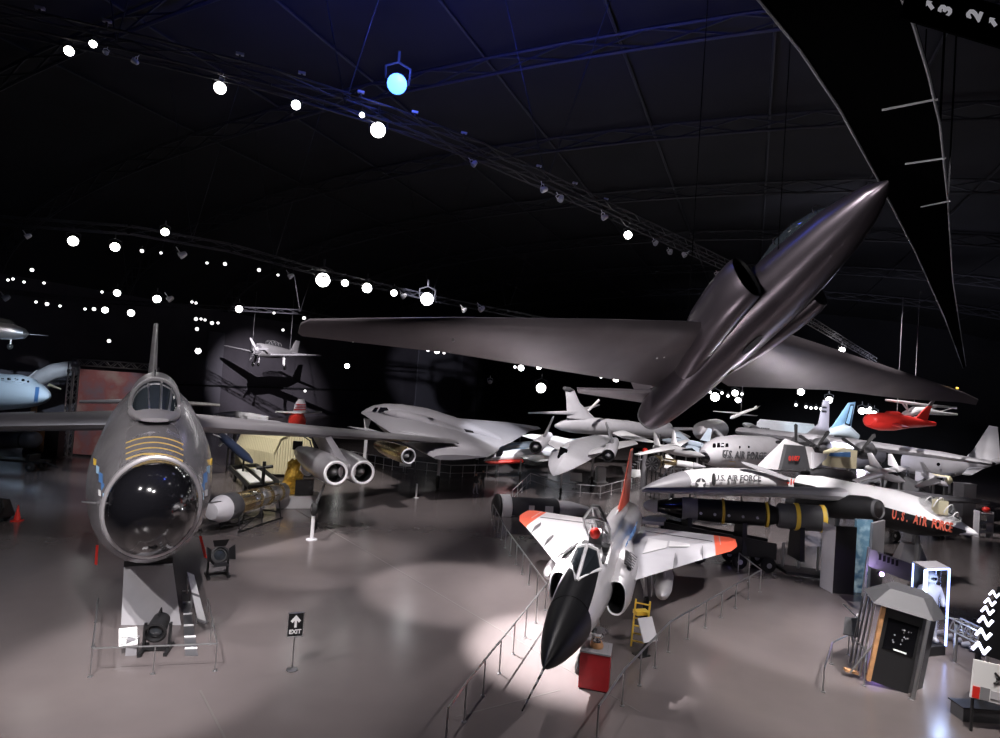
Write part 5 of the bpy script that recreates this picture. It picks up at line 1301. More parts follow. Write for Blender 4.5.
# more exhibits crowding the middle of the hall
def info_stand(x, y, label, m='sign_white', s=1.0):
    p = fl(x, y); t = thing('information_stand', label, 'information sign', p)
    MB().bar(p, p + V((0, 0, .9 * s)), .05).build('post', 'steel', t)
    MB().box(p + V((0, 0, .02)), (.5, .4, .04)).build('base', 'dark_grey', t, smooth=0)
    MB().box(p + V((0, -.1, 1.1 * s)), (1.1 * s, .05, .8 * s), 0, Matrix.Rotation(-.5, 3, 'X')).build('panel', m, t, smooth=0)
for x, y, l in ((575, 489, 'white slanted information stand in front of the twin-nacelle jet nose'), (634, 484, 'white slanted information stand left of the round engine display'), (405, 474, 'white slanted information stand below the single outer bomber engine'), (553, 468, 'small white information stand between red-bellied jet and twin-nacelle jet')):
    info_stand(x, y, l)
def step_stand(x, y, h, label, m='yellow'):
    p = fl(x, y); t = thing('maintenance_stand', label, 'steps', p)
    for k in range(4): MB().box(p + V((-.6 + k * .3, 0, h * (k + 1) / 5)), (.3, .8, .05)).build('step', m, t, smooth=0)
    MB().box(p + V((.9, 0, h)), (.9, .8, .06)).build('platform', m, t, smooth=0)
    for a in (-.7, .5, 1.3):
        for b in (-.4, .4): MB().bar(p + V((a, b, 0)), p + V((a, b, h + .9 if a > 0 else h * .3)), .04).build('leg', m, t)
    for b in (-.4, .4): MB().bar(p + V((.5, b, h + .9)), p + V((1.3, b, h + .9)), .035).build('handrail', m, t)
step_stand(634, 472, 1.5, 'pale maintenance steps standing under the variable-sweep bomber wing', 'light_grey')
# ------------------------------------------------------------------ turboprop gunship
t = thing('turboprop_gunship', 'grey turboprop gunship with black nose ball, yellow emblem and dark high wing', 'transport plane', V((at(750, 452, 58).x, 58, 0)))
gf = pfuse([(704, 456, 54.4, 5, 6), (708, 455, 54.8, 10, 10), (714, 453.5, 55.4, 14, 13), (722, 452, 56.3, 17, 15.5), (735, 451.5, 57.5, 18.5, 16.5), (760, 453, 60, 19, 17), (790, 455, 63, 19, 17), (830, 457, 67, 16, 15), (880, 455, 73, 6, 8)], 30).build('fuselage', 'grey_paint', t)
MB().fuse(pst([(704, 457.5, 54.0, .6, .6), (704.3, 457.3, 54.1, 3.5, 3.5), (705, 457, 54.4, 5.6, 5.8), (707, 456.6, 54.8, 6.8, 7)]), n=22).build('radome', 'black_gloss', t)
bpy.context.view_layer.update()
def patch(o, q, name, m, parent, off=.04):
    pts = [skin(o, x, y, off) for x, y in q]; return MB().add(pts, [tuple(range(len(pts)))]).build(name, m, parent, smooth=0)
for k in range(4):
    x = 712.5 + k * 4.2; patch(gf, [(x, 447.5 - k * .1), (x + 3.6, 447.5 - k * .1), (x + 3.2, 442.6 + .4 * abs(k - 1.5)), (x + .6, 442.8 + .4 * abs(k - 1.5))], 'cockpit_window', 'black_gloss', gf)
for x in (739, 748): patch(gf, [(x, 448), (x + 1.6, 448), (x + 1.6, 446), (x, 446)], 'cabin_window', 'black_gloss', gf)
patch(gf, [(724, 456), (728.5, 456), (728.5, 450), (724, 450)], 'crew_door', 'dark_grey', gf)
patch(gf, [(727.5, 466), (734, 466.5), (736, 464), (735, 461.5), (729, 461.3)], 'emblem', 'yellow', gf)
a = skin(gf, 745, 455.5, .22)
xd = (at(765, 456.5, 60) - at(735, 455, 57.5)).normalized()
text('lettering', 'U.S. AIR FORCE', 'dark_grey', gf, a, xd, (0, 0, 1), .95, .02, .02)
pwing([((735, 431, 62), (752, 430, 66), .7), ((760, 433.5, 61), (775, 433, 64), .9), ((850, 444, 55), (862, 443, 58), .9), ((940, 456, 49), (950, 455, 51.5), .6), ((992, 464, 46), (996, 463.5, 47), .3)]).build('wing', 'mid_grey', t)
pwing([((748, 430, 65), (762, 429, 68), .9), ((742, 424, 84), (752, 423.5, 86), .4)]).build('wing', 'mid_grey', t)
for (x, y, Y, r_) in ((797, 443, 57, 8.5), (818, 447, 55, 9.5), (862, 451, 52, 9)):
    a = at(x - 1, y, Y); d = (at(x + 30, y - 4, Y + 12) - a).normalized()
    n_ = MB().lathe(a, d, [(0, .2), (.2, r_ * .055), (.8, r_ * .085), (2.5, r_ * .09), (4.5, r_ * .04)], 20).build('engine_nacelle', 'dark_grey', t)
    MB().lathe(a - d * .4, d, [(0, .02), (.2, .2), (.5, .25)], 14).build('spinner', 'black', n_)
    s_ = d.orthogonal().normalized(); e_ = d.cross(s_)
    for k in range(4):
        an = k * PI / 2 + x; o_ = s_ * math.cos(an) + e_ * math.sin(an); w_ = o_.cross(d)
        MB().prism([a + o_ * .2 + w_ * .1, a + o_ * 1.7 + w_ * .16, a + o_ * 1.85, a + o_ * 1.7 - w_ * .16, a + o_ * .2 - w_ * .1], d * .06).build('propeller_blade', 'black', n_, smooth=0)
for x, y in ((718, 466), (765, 469), (780, 470)): gear(t, at(x, y, 59), .55)
# ------------------------------------------------------------------ white jet with dark rudder, star and lettering
t = thing('white_interceptor_jet', 'white jet with star roundel, U.S. AIR FORCE lettering and dark grey rudder', 'jet fighter', V((at(730, 490, 44).x, 44, 0)))
Yf = 43.0
wf = pfuse([(641, 490, 41.5, .6, .6), (655, 486, 41.9, 5, 4), (668, 483.5, 42.2, 9, 7), (690, 481, 42.7, 13, 11), (715, 480, 43.2, 15, 12), (745, 480.5, 43.8, 15, 12), (775, 484, 44.5, 12, 10), (800, 488, 45.2, 9, 8), (830, 492, 46, 6, 5)], 28).build('fuselage', 'white_paint', t)
pfuse([(640.5, 490, 41.45, .5, .5), (650, 487.6, 41.7, 4.2, 3.6), (661, 485.2, 42, 7.6, 6), (676, 482.6, 42.35, 11.2, 9.4), (684, 481.8, 42.55, 12.6, 10.6)], 28).build('nose_panel', 'mid_grey', wf)
pfuse([(714, 479.5, 41.4, 3.5, 6.5), (720, 479.5, 41.5, 5, 7.5), (740, 479, 41.9, 6, 8), (765, 481, 42.6, 5, 6), (785, 484, 43.4, 2, 3)], 22).build('intake_trunk', 'white_paint', t)
MB().fuse(pst([(713.4, 479.5, 41.38, 3.2, 6.2), (716, 479.5, 41.42, 3.3, 6.3)]), n=20).build('intake_mouth', 'black', t)
bpy.context.view_layer.update()
c = skin(wf, 700.5, 484, .05); xd = (at(720, 484, 42.9) - at(690, 484, 42.2)).normalized(); z_ = V((0, 0, 1))
nn = xd.cross(z_).normalized()
rd = MB().lathe(c - nn * 0 - xd.cross(z_) * .0, -nn if nn.y > 0 else nn, [(0, .42), (.03, .42)], 24).build('roundel', 'dark_grey', wf)
MB().prism([p + (nn if nn.y < 0 else -nn) * .05 for p in star(c, xd, z_, .4)], nn * .03).build('star', 'sign_white', rd, smooth=0)
for s in (-1, 1): MB().box(c + xd * s * .62 + (nn if nn.y < 0 else -nn) * .02, (.36, .03, .16), math.atan2(xd.y, xd.x)).build('roundel_bar', 'light_grey', rd, smooth=0)
ip = at(738, 478.2, 41.15)
text('lettering', 'U.S. AIR FORCE', 'dark_grey', wf, ip, xd, (0, 0, 1), .56, .01, .012)
MB().wing([(at(755, 468, 44.5), at(806, 471, 45.5), .4), (at(770, 453, 44.8), at(805, 458, 45.4), .3), (at(785, 438.5, 45), at(804, 446, 45.4), .15)], nn).build('fin', 'white_paint', t)
rdd = MB().prism([at(785.5, 444.5, 44.75), at(803.5, 446, 45.05), at(808.5, 469.5, 45.15), at(779.5, 469.5, 44.6)], nn * .35).build('rudder', 'dark_grey', t, smooth=0)
text('tail_number', '0187', 'red_paint', rdd, at(793.5, 458.5, 44.5) - V((0, .1, 0)), xd, (0, 0, 1), .5, .01, .015)
pwing([((741, 462, 43), (790, 478, 44), .25), ((744, 464, 41.5), (786, 480, 42.5), .12)]).build('tailplane', 'light_grey', t)
text('fuselage_number', '-160', 'red_paint', wf, at(793.5, 482.2, 42.9), xd, (0, 0, 1), .6, .01, .02)
for x, y, Y in ((690, 491, 42.6), (742, 491, 43.7), (770, 492, 44.4)): gear(t, at(x, y, Y), .36)
# pale triangular fin behind the rudder
t = thing('pale_tail_jet', 'dark jet with pale pointed tail fin rising behind the dark rudder', 'jet', V((at(815, 470, 46.50).x, 50, 0)))
pfuse([(800, 474, 45.6, 2, 2), (812, 473, 46, 6, 5), (830, 474, 47, 7, 6), (850, 476, 47.9, 5, 5)], 18).build('fuselage', 'dark_grey', t)
MB().wing([(at(806, 470, 45.94), at(822, 466, 46.50), .3), (at(803, 446, 46.04), at(812, 447, 46.31), .12)], (0, 1, 0)).build('fin', 'white_paint', t)
MB().wing([(at(812, 469, 45.57), at(826, 459, 46.50), .3), (at(811, 452, 46.04), at(828, 454, 46.50), .12)], (0, 1, 0)).build('fin', 'light_grey', t)
gear(t, at(825, 479, 46.50), .4)
# ------------------------------------------------------------------ black rocket on its cradle
p0, p1 = at(643, 505, 34.6), at(832, 519.5, 32.2)
d = (p1 - p0).normalized()
def rk(px): # distance along the axis
    return (px - 643) / (832 - 643) * (p1 - p0).length
q = M_(33.6)
t = thing('black_rocket', 'long black rocket with white nose and yellow rings lying on a cradle', 'rocket', V((p0.x + 4, 37, 0)))
MB().lathe(p0, d, [(0, .05), (.1, 3.6 * q), (.35, 6 * q), (.8, 7 * q), (rk(657), 7 * q)], 26).build('nose_cap', 'white_paint', t)
MB().lathe(p0, d, [(rk(657), 5 * q), (rk(660), 6 * q), (rk(684), 10.6 * q)], 26).build('nose_cone', 'black_gloss', t)
MB().lathe(p0, d, [(rk(684), 10.8 * q), (rk(685), 11.3 * q), (rk(699), 11.3 * q), (rk(700), 10.8 * q)], 28).build('metal_band', 'mid_grey', t)
MB().lathe(p0, d, [(rk(700), 11 * q), (rk(767), 11.4 * q)], 28).build('first_section', 'black', t)
for x in (724.5, 768): MB().lathe(p0, d, [(rk(x), 11.2 * q), (rk(x + .4), 12.2 * q), (rk(x + 2.4), 12.2 * q), (rk(x + 2.8), 11.2 * q)], 28).build('yellow_ring', 'yellow', t)
MB().lathe(p0, d, [(rk(770), 11 * q), (rk(779), 8 * q), (rk(782), 10.4 * q)], 28).build('waist', 'black', t)
MB().lathe(p0, d, [(rk(780), 11 * q), (rk(782), 12 * q), (rk(824), 12.4 * q), (rk(826), 11.4 * q), (rk(827), 4 * q)], 28).build('second_section', 'dark_grey', t)
for x in (796, 820.5): MB().lathe(p0, d, [(rk(x), 12 * q), (rk(x + .4), 13 * q), (rk(x + 4), 13 * q), (rk(x + 4.4), 12 * q)], 28).build('yellow_ring', 'yellow', t)
for k in range(5):
    c = p0 + d * rk(700 + k * 14) - V((0, 11.2 * q, .1)); MB().lathe(c, (0, -1, 0), [(0, .08), (.03, .08)], 10).build('port', 'light_grey', t)
cr = thing('rocket_cradle', 'long black wheeled cradle under the black rocket', 'cradle', V((p0.x + 4, 37, 0)))
def below(px, z, dy=0.0):
    c = p0 + d * rk(px); return V((c.x, c.y + dy, z))
for dy in (-.55, .55): MB().prism([below(664, .7, dy), below(776, .7, dy), below(776, 1.55, dy), below(664, 2.0, dy)], (0, .18, 0)).build('side_beam', 'black', cr, smooth=0)
for x in (690, 745, 800):
    c = p0 + d * rk(x); MB().prism([below(x, .8, -.7), below(x, .8, .7), below(x, c.z - .45, .55), below(x, c.z - .45, -.55)], (.25, 0, 0)).build('saddle', 'black', cr, smooth=0)
for x in (672, 700, 740, 768):
    for dy in (-.75, .75): wheel_part(below(x, .4, dy), (0, 1, 0), .4, .25, cr)
MB().prism([below(780, .2, -.6), below(822, .2, -.6), below(822, .35, -.6), below(780, .35, -.6)], (0, 1.4, 0)).build('rear_deck', 'black', cr, smooth=0)
for x in (785, 800, 818): MB().bar(below(x, .3, -.3), below(x, 1.6, -.3), .07).build('rear_post', 'steel', cr)
a = at(630, 517, 34.3); tw = thing('tow_hitch', 'white wedge-shaped dolly under the white nose of the black rocket', 'dolly', V((a.x + .5, a.y, 0)))
MB().prism([at(640, 522, 33.8), at(664, 524, 33.8), at(666, 518, 34.6), at(648, 517, 35)], (0, 0, .18)).build('deck', 'white_paint', tw, smooth=0)
for x in (645, 660): c = at(x, 521, 34.2); wheel_part(V((c.x, c.y, .3)), (0, 1, 0), .3, .18, tw); MB().bar(V((c.x, c.y, .3)), c, .06).build('leg', 'steel', tw)
# ------------------------------------------------------------------ black and white jet bomber on the right
t = thing('black_bellied_bomber', 'white-topped black-bellied twin-jet bomber with red U.S. AIR FORCE lettering', 'bomber', V((at(900, 520, 33).x, 33, 0)))
wst = [(800, 484, 39.6, 9, 9), (820, 488, 38.3, 12, 12), (845, 496, 36.8, 15.5, 15), (870, 503.5, 35.4, 19, 18), (895, 510, 34.2, 20.5, 19.5), (920, 517, 33, 20, 18.5), (940, 523, 32.2, 15.5, 13.5), (957, 527.5, 31.5, 9, 8), (968, 531, 31, 4, 3.6), (974, 533, 30.8, .6, .6)]
S_ = pst(wst)
cs = [s[0] for s in S_]
def half(k0, k1, n=16):
    rings = []
    for i, s in enumerate(S_):
        d_ = (cs[min(i + 1, len(cs) - 1)] - cs[max(i - 1, 0)]).normalized(); sd = V((0, 0, 1)).cross(d_).normalized(); uu = d_.cross(sd)
        rings.append([s[0] + sd * s[1] * math.cos(k0 + (k1 - k0) * j / n) + uu * s[2] * math.sin(k0 + (k1 - k0) * j / n) for j in range(n + 1)])
    return rings
dv = R_(12)
bfl = MB().loft(half(PI - dv, 2 * PI + dv), True, True, False).build('lower_fuselage', 'black', t)
bup = MB().loft(half(dv, PI - dv), True, True, False).build('upper_fuselage', 'white_paint', t)
MB().lathe(S_[-3][0].lerp(S_[-2][0], .5), (S_[-1][0] - S_[-3][0]).normalized(), [(-.35, .4), (0, .32), (.55, .12), (.7, .02)], 20).build('nose_cap', 'white_paint', t)
cpy = pfuse([(918, 500, 32.9, 1, 1), (926, 501.5, 32.4, 6, 5), (937, 504.5, 31.9, 8.5, 8), (947, 511, 31.5, 8, 8), (956, 517, 31.2, 5, 4), (961, 521, 31, 1, 1)], 22).build('canopy', 'glass', t)
mb = MB()
for (x, y, Y, w_, h_) in ((928, 502, 32.3, 6.8, 6), (938, 505, 31.85, 8.8, 8.4), (948, 511.6, 31.45, 8, 8), (955, 516.5, 31.2, 5.6, 4.6)):
    c = at(x, y, Y); d_ = (at(956, 517, 31.2) - at(926, 501.5, 32.4)).normalized(); sd = V((0, 0, 1)).cross(d_).normalized(); uu = d_.cross(sd)
    mb.path([c + sd * w_ * M_(Y) * math.cos(R_(k)) + uu * h_ * M_(Y) * math.sin(R_(k)) for k in range(-10, 191, 20)], .028, 5)
mb.build('canopy_frame', 'white_paint', cpy)
MB().box(at(940, 507, 31.9), (.5, .5, .7)).build('seat', 'cream', cpy, smooth=0)
bpy.context.view_layer.update()
a, b2 = skin(bfl, 893, 514, .05), skin(bfl, 952, 529, .05)
mat('lettering_red', (.75, .16, .1), .5)
# lettering laid over the curved flank, letter by letter
word = 'U.S. AIR FORCE'; n = len(word)
for i, chh in enumerate(word):
    if chh == ' ': continue
    u = (i + .5) / n; x = 892 + (953 - 892) * u; y = 514.5 + (528.5 - 514.5) * u
    p = skin(bfl, x, y, .1)
    text('lettering', chh, 'lettering_red', bfl, p, cs[8] - cs[4], (0, 0, 1), .66, .012, .02, squeeze=.5)
pwing([((850, 497, 34.6), (824, 490, 38), .8), ((780, 493.2, 33.8), (770, 489, 36), .6), ((642, 491.5, 33.5), (650, 487.5, 35), .2)]).build('wing', 'light_grey', t)
pwing([((895, 497, 37), (870, 490, 40), .8), ((990, 503, 42), (980, 500, 44), .25)]).build('wing', 'mid_grey', t)
a = at(879, 509.5, 33.2); d = (at(800, 503, 37.5) - a).normalized()
nc = MB().lathe(a, d, [(0, .3), (.05, .52), (.6, .68), (2.5, .72), (4.6, .6), (5.6, .42)], 24).build('engine_nacelle', 'black', t)
MB().lathe(a - d * .03, d, [(.15, .56), (0, .5), (.1, .42)], 22, False, False).build('intake_ring', 'dark_grey', nc)
g = MB().bar(at(918, 532, 33), V((at(918, 532, 33).x, 33, .4)), .12).build('nose_gear_leg', 'steel', t)
wheel_part(V((at(918, 532, 33).x, 33, .42)), (0, 1, 0), .42, .28, g)
gear(t, at(838, 508, 36.5), .6, 'main_gear_leg')
MB().prism([at(822, 512, 36), at(834, 514, 35.8), at(835, 548, 35.8), at(823, 545, 36)], (0, .1, 0)).build('gear_door', 'light_grey', t, smooth=0)
# faceted white podium
p = fl(912, 570)
t = thing('faceted_podium', 'white and grey faceted podium under the nose of the black-bellied bomber', 'podium', p)
b4 = [p + V((-1.35, -.7, 0)), p + V((.6, -.9, 0)), p + V((1.15, .7, 0)), p + V((-.8, .9, 0))]
t4 = [p + V((-.65, -.2, 1.5)), p + V((.25, -.3, 1.5)), p + V((.6, .4, 1.5)), p + V((-.4, .5, 1.5))]
MB().hexa(b4, t4).build('body', 'light_grey', t, smooth=0)
MB().prism([p + V((-1.7, -1.1, .35)), p + V((.2, -1.2, .35)), p + V((.2, -.7, .55)), p + V((-1.6, -.6, .55))], (0, 0, .05)).build('reading_ledge', 'sign_white', t, smooth=0)
# exhibit booth with a lit glass panel
Yd = 29.6
t = thing('exhibit_booth', 'black exhibit booth with a bluish lit glass panel under the black-bellied bomber', 'exhibit booth', fl(846, 570))
def vbox(x0, x1, ytop, Y, base=None, th=.2, Y1=None):
    Y1 = Y if Y1 is None else Y1
    a, b2 = at(x0, ytop, Y), at(x1, ytop, Y1); z_ = max(a.z, b2.z)
    return MB().prism([V((a.x, a.y, 0)), V((b2.x, b2.y, 0)), V((b2.x, b2.y, z_)), V((a.x, a.y, z_))], (0, th, 0))
vbox(835, 856, 527, Yd).build('black_panel', 'black', t, smooth=0)
m = mat('lit_glass', (.12, .22, .3), .1, emit=(.25, .5, .65), es=.35)
nt = m.node_tree; nz = nt.nodes.new('ShaderNodeTexNoise'); nz.inputs['Scale'].default_value = 3; nz.inputs['Detail'].default_value = 6
rp = nt.nodes.new('ShaderNodeValToRGB'); rp.color_ramp.elements[0].position = .45; rp.color_ramp.elements[0].color = (.03, .08, .12, 1); rp.color_ramp.elements[1].position = .75; rp.color_ramp.elements[1].color = (.6, .75, .8, 1)
tc = nt.nodes.new('ShaderNodeTexCoord'); nt.links.new(tc.outputs['Object'], nz.inputs['Vector']); nt.links.new(nz.outputs['Fac'], rp.inputs['Fac']); nt.links.new(rp.outputs['Color'], nt.nodes['Principled BSDF'].inputs['Emission Color'])
vbox(856, 872, 520, Yd + .4).build('glass_panel', 'lit_glass', t, smooth=0)
vbox(872, 884, 523, Yd + .1, Y1=Yd + 1.2).build('side_panel', 'mid_grey', t, smooth=0)
vbox(824, 835, 526, Yd + .8, Y1=Yd).build('side_wing', 'light_grey', t, smooth=0)
# entrance sign with purple lamp
Ye = 27.0
t = thing('gallery_sign', 'slanted grey gallery sign panel with dark lettering above the hooded kiosk', 'sign', V((at(880, 600, Ye).x, Ye, 0)))
sp = [at(868, 548, Ye), at(926, 569, Ye + 1.2), at(922, 586, Ye + 1.2), at(868, 566, Ye)]
pn = MB().prism(sp, (0, .08, 0)).build('panel', 'mid_grey', t, smooth=0)
xd = (sp[1] - sp[0]).normalized()
for k in range(5):
    c = at(879 + k * 4.2, 556.5 + k * 1.5, Ye - .0 + k * .09) - V((0, .08, 0)); MB().box(c, (.14, .02, .26), math.atan2(xd.y, xd.x)).build('letter_block', 'black', pn, smooth=0)
for x, y in ((867, 548), (868, 566)):
    pass
MB().path([at(869, 547, Ye), at(862.5, 596, Ye)], .06).build('edge_tube', 'steel', t)
for x, Y in ((866, Ye), (925, Ye + 1.2)):
    q = at(x, 575, Y); MB().bar(V((q.x, q.y, 0)), q, .06).build('post', 'steel', t)
lp = at(881.5, 574, Ye - .2)
t = thing('purple_lamp', 'small glowing purple lamp hanging under the slanted gallery sign', 'lamp', lp)
m = mat('purple_glow', (.5, .3, 1), .3, emit=(.5, .3, 1.0), es=9)
MB().lathe(lp + V((0, .2, 0)), (0, -1, 0), [(0, .06), (.05, .11), (.2, .12)], 14).build('housing', 'black', t)
MB().ball(lp - V((0, .02, 0)), .1, 14, 8).build('bulb', 'purple_glow', t)
# glowing display case with a flight suit
Yk = 22.5
c0, c1 = at(926, 570, Yk), at(949, 577, Yk + .4)
t = thing('glowing_display_case', 'tall display case edged with blue-white light beside the kiosk, flight suit inside', 'display case', V(((c0.x + c1.x) / 2, Yk, 0)))
m = mat('led_white', (.8, .9, 1), .3, emit=(.72, .83, 1.0), es=6)
m = mat('led_blue', (.5, .6, 1), .3, emit=(.3, .42, 1.0), es=4)
def up_(p, z): return V((p.x, p.y, z))
z0, z1 = .35, c0.z
back = V((.15, .9, 0))
MB().prism([up_(c0, 0) + back, up_(c1, 0) + back, up_(c1, z1) + back, up_(c0, z1) + back], (0, .05, 0)).build('back_panel', 'dark_grey', t, smooth=0)
MB().hexa([up_(c0, 0), up_(c1, 0), up_(c1, 0) + back, up_(c0, 0) + back], [up_(c0, z0), up_(c1, z0), up_(c1, z0) + back, up_(c0, z0) + back]).build('base', 'black', t, smooth=0)
for p, mm, r_ in ((c0, 'led_white', .06), (c1, 'led_blue', .04), (c0 + back, 'led_blue', .03), (c1 + back, 'led_blue', .03)):
    MB().bar(up_(p, z0), up_(p, z1), r_).build('light_edge', mm, t)
MB().bar(up_(c0, z1), up_(c1, z1), .035).build('light_edge', 'led_blue', t)
MB().prism([up_(c0, z0), up_(c1, z0), up_(c1, z1), up_(c0, z1)], (0, .012, 0)).build('glass_front', 'clear', t, smooth=0)
MB().hexa([up_(c0, z1), up_(c1, z1), up_(c1, z1) + back, up_(c0, z1) + back], [up_(c0, z1 + .06), up_(c1, z1 + .06), up_(c1, z1 + .06) + back, up_(c0, z1 + .06) + back]).build('lid', 'mid_grey', t, smooth=0)
sc_ = up_((c0 + c1) / 2, z0) + back * .5
fs = thing('flight_suit_mannequin', 'grey flight suit on a mannequin standing inside the glowing display case', 'mannequin', sc_)
hs = (z1 - z0) / 1.95
J = [(0, 0, .95), (0, 0, 1.2), (0, 0, 1.42), (0, 0, 1.5), (0, 0, 1.62), (0, 0, 1.74)]; E_ = [(i, i + 1) for i in range(5)]; Rr = [.17, .16, .17, .08, .13, .12]
for s in (1, -1):
    b_ = len(J); J += [(s * .1, 0, .85), (s * .13, 0, .48), (s * .15, 0, .1), (s * .16, -.15, .06)]; E_ += [(0, b_), (b_, b_ + 1), (b_ + 1, b_ + 2), (b_ + 2, b_ + 3)]; Rr += [.11, .085, .07, .06]
    b_ = len(J); J += [(s * .22, 0, 1.4), (s * .32, 0, 1.15), (s * .3, -.12, .95)]; E_ += [(2, b_), (b_, b_ + 1), (b_ + 1, b_ + 2)]; Rr += [.08, .07, .06]
J = [(x * hs, y * hs, z * hs) for x, y, z in J]; Rr = [r_ * hs for r_ in Rr]
ORG[fs.name] = V((0, 0, 0))
skin_body('suit', J, E_, Rr, fs, ['grey_paint'])
MB().ball((0, -.01, 1.66 * hs), .15 * hs, 16, 10).build('helmet', 'white_paint', fs)
MB().ball((0, -.07 * hs, 1.66 * hs), .11 * hs, 14, 8, (1, .9, .7)).build('visor', 'black_gloss', fs)
# ------------------------------------------------------------------ hooded kiosk
kx = fl(892, 690)
K = Matrix.Translation(kx) @ Matrix.Rotation(R_(9), 4, FW) @ Matrix.Rotation(R_(-24), 4, 'Z')
KS = kx.y / FOC                                   # metres per pixel at the kiosk
mat('roof_felt', (.04, .04, .044), .6)
kt = thing('hooded_kiosk', 'tall black hooded kiosk with wooden edge and grey sloped roof', 'kiosk', kx)
kh = 2.55
# footprint: front panel, right return, open left side
fp = [(-.62, 0), (.42, 0), (.95, .75), (.75, 1.6), (-.35, 1.7), (-.85, .8)]
MB(K).prism([(-.62, 0, .06), (.42, 0, .06), (.42, 0, kh), (-.62, 0, kh)], (0, .06, 0)).build('front_panel', 'black', kt, smooth=0)
MB(K).prism([(.42, 0, .06), (.95, .75, .06), (.95, .75, kh), (.42, 0, kh)], (.03, -.03, 0)).build('side_panel', 'dark_grey', kt, smooth=0)
MB(K).prism([(.95, .75, .06), (.75, 1.6, .06), (.75, 1.6, kh), (.95, .75, kh)], (.04, 0, 0)).build('side_panel', 'dark_grey', kt, smooth=0)
MB(K).box((-.68, .04, kh / 2 + .03), (.12, .2, kh), 0).build('wooden_edge', 'wood', kt, smooth=0)
rf0 = [(-1.05, -.3, kh + .02), (.62, -.28, kh + .02), (1.2, .7, kh + .05), (.95, 1.8, kh + .3), (-.5, 1.95, kh + .35), (-1.2, .8, kh + .2)]
rf1 = [(-.55, .3, kh + .55), (.4, .35, kh + .55), (.75, .8, kh + .6), (.6, 1.3, kh + .66), (-.25, 1.35, kh + .66), (-.6, .8, kh + .6)]
MB(K).loft([rf0, rf1]).build('roof', 'roof_felt', kt, smooth=0)
gp = MB(K).box((-.08, -.045, 1.72), (.85, .02, 1.0)).build('glass_window', 'black_gloss', kt, smooth=0)
for k in range(14):
    x, z_ = random.uniform(-.35, .25), random.uniform(1.5, 2.0); MB(K).ball((x, -.05, z_), random.uniform(.015, .035), 8, 6).build('displayed_badge', 'mid_grey', gp)
MB(K).box((-.02, -.06, 1.28), (.36, .03, .05)).build('caption_plate', 'sign_white', gp, smooth=0)
MB(K).bar((.5, -.35, 0), (.5, -.3, kh + .02), .06).build('roof_pole', 'steel', kt)
MB(K).lathe((.5, -.35, 0), (0, 0, 1), [(0, .14), (.04, .13), (.05, .06)], 14).build('pole_foot', 'steel', kt)
for k in range(4): MB(K).bar((-.9 - .06 * k, .2 + k * .35, .02), (-.9 - .06 * k, .2 + k * .35, kh), .035).build('side_tube', 'steel', kt)
MB(K).bar((-.9, .2, .9), (-1.1, 1.3, .9), .03).build('side_rail', 'steel', kt)
MB(K).bar((-.75, .1, 1.15), (-1.2, .1, .05), .03).build('brace', 'steel', kt)
MB(K).box((-1.1, .35, .04), (.5, .2, .08), .2).build('wooden_step', 'wood', kt, smooth=0)
# reading desk on an arm at the kiosk's left
p = fl(848, 660); p = fl(851, 662)
t = thing('angled_text_panel', 'dark angled text panel on a steel arm left of the hooded kiosk', 'information sign', p)
MB().prism([at(845, 617, p.y), at(860, 619, p.y + .1), at(858, 637, p.y - .25), at(843, 634, p.y - .35)], (0, -.02, .04)).build('panel', 'dark_grey', t, smooth=0)
MB().path([p, at(853, 645, p.y), at(851, 632, p.y), at(858, 614, p.y + .2)], .035).build('arm', 'steel', t)
MB().path([at(843, 604, p.y), at(862, 622, p.y), at(864, 612, p.y + .3)], .02).build('brace', 'steel', t)
railing('low steel guard frame on the floor in front of the hooded kiosk', [fl(823, 692), fl(831, 664), fl(848, 655), fl(866, 672), fl(864, 686)], .75, every=3, mid=False, r=.028)
# ------------------------------------------------------------------ horizontal truss with floor lamps
p0, p1 = at(955, 624, 22.5), at(990, 641, 21)
t = thing('low_truss_barrier', 'low horizontal lattice truss barrier between kiosk and zigzag lights', 'truss', V(((p0.x + p1.x) / 2, 22.5, 0)))
p0.z = p1.z = (p0.z + p1.z) / 2
boxtruss(p0, p1, .42, 9, r=.035).build('lattice_beam', 'steel', t)
for k in (.05, .95): q_ = p0.lerp(p1, k); MB().bar(V((q_.x, q_.y, 0)), q_, .06).build('leg', 'steel', t)
for k in range(6):
    x, y = 940 + k * 8.6, 632 + k * 4.0; p = fl(x, y + 4)
    t = thing('floor_can', ('short grey floor lamp under the low truss, next to the display case', 'short grey floor lamp under the low truss, second from the display case', 'short grey floor lamp under the low truss, third from the display case', 'short grey floor lamp under the low truss, fourth from the display case', 'short grey floor lamp under the low truss, second from the zigzag tower', 'short grey floor lamp under the low truss, nearest the zigzag tower')[k], 'floor lamp', p, 'floor lamps under the low truss')
    MB().lathe(p + V((0, 0, .14)), (.8, -.4, .25), [(-.15, .07), (-.13, .09), (.13, .11), (.15, .08)], 14).build('can', 'grey_paint', t)
    MB().box(p + V((0, 0, .02)), (.2, .2, .04)).build('base', 'dark_grey', t, smooth=0)
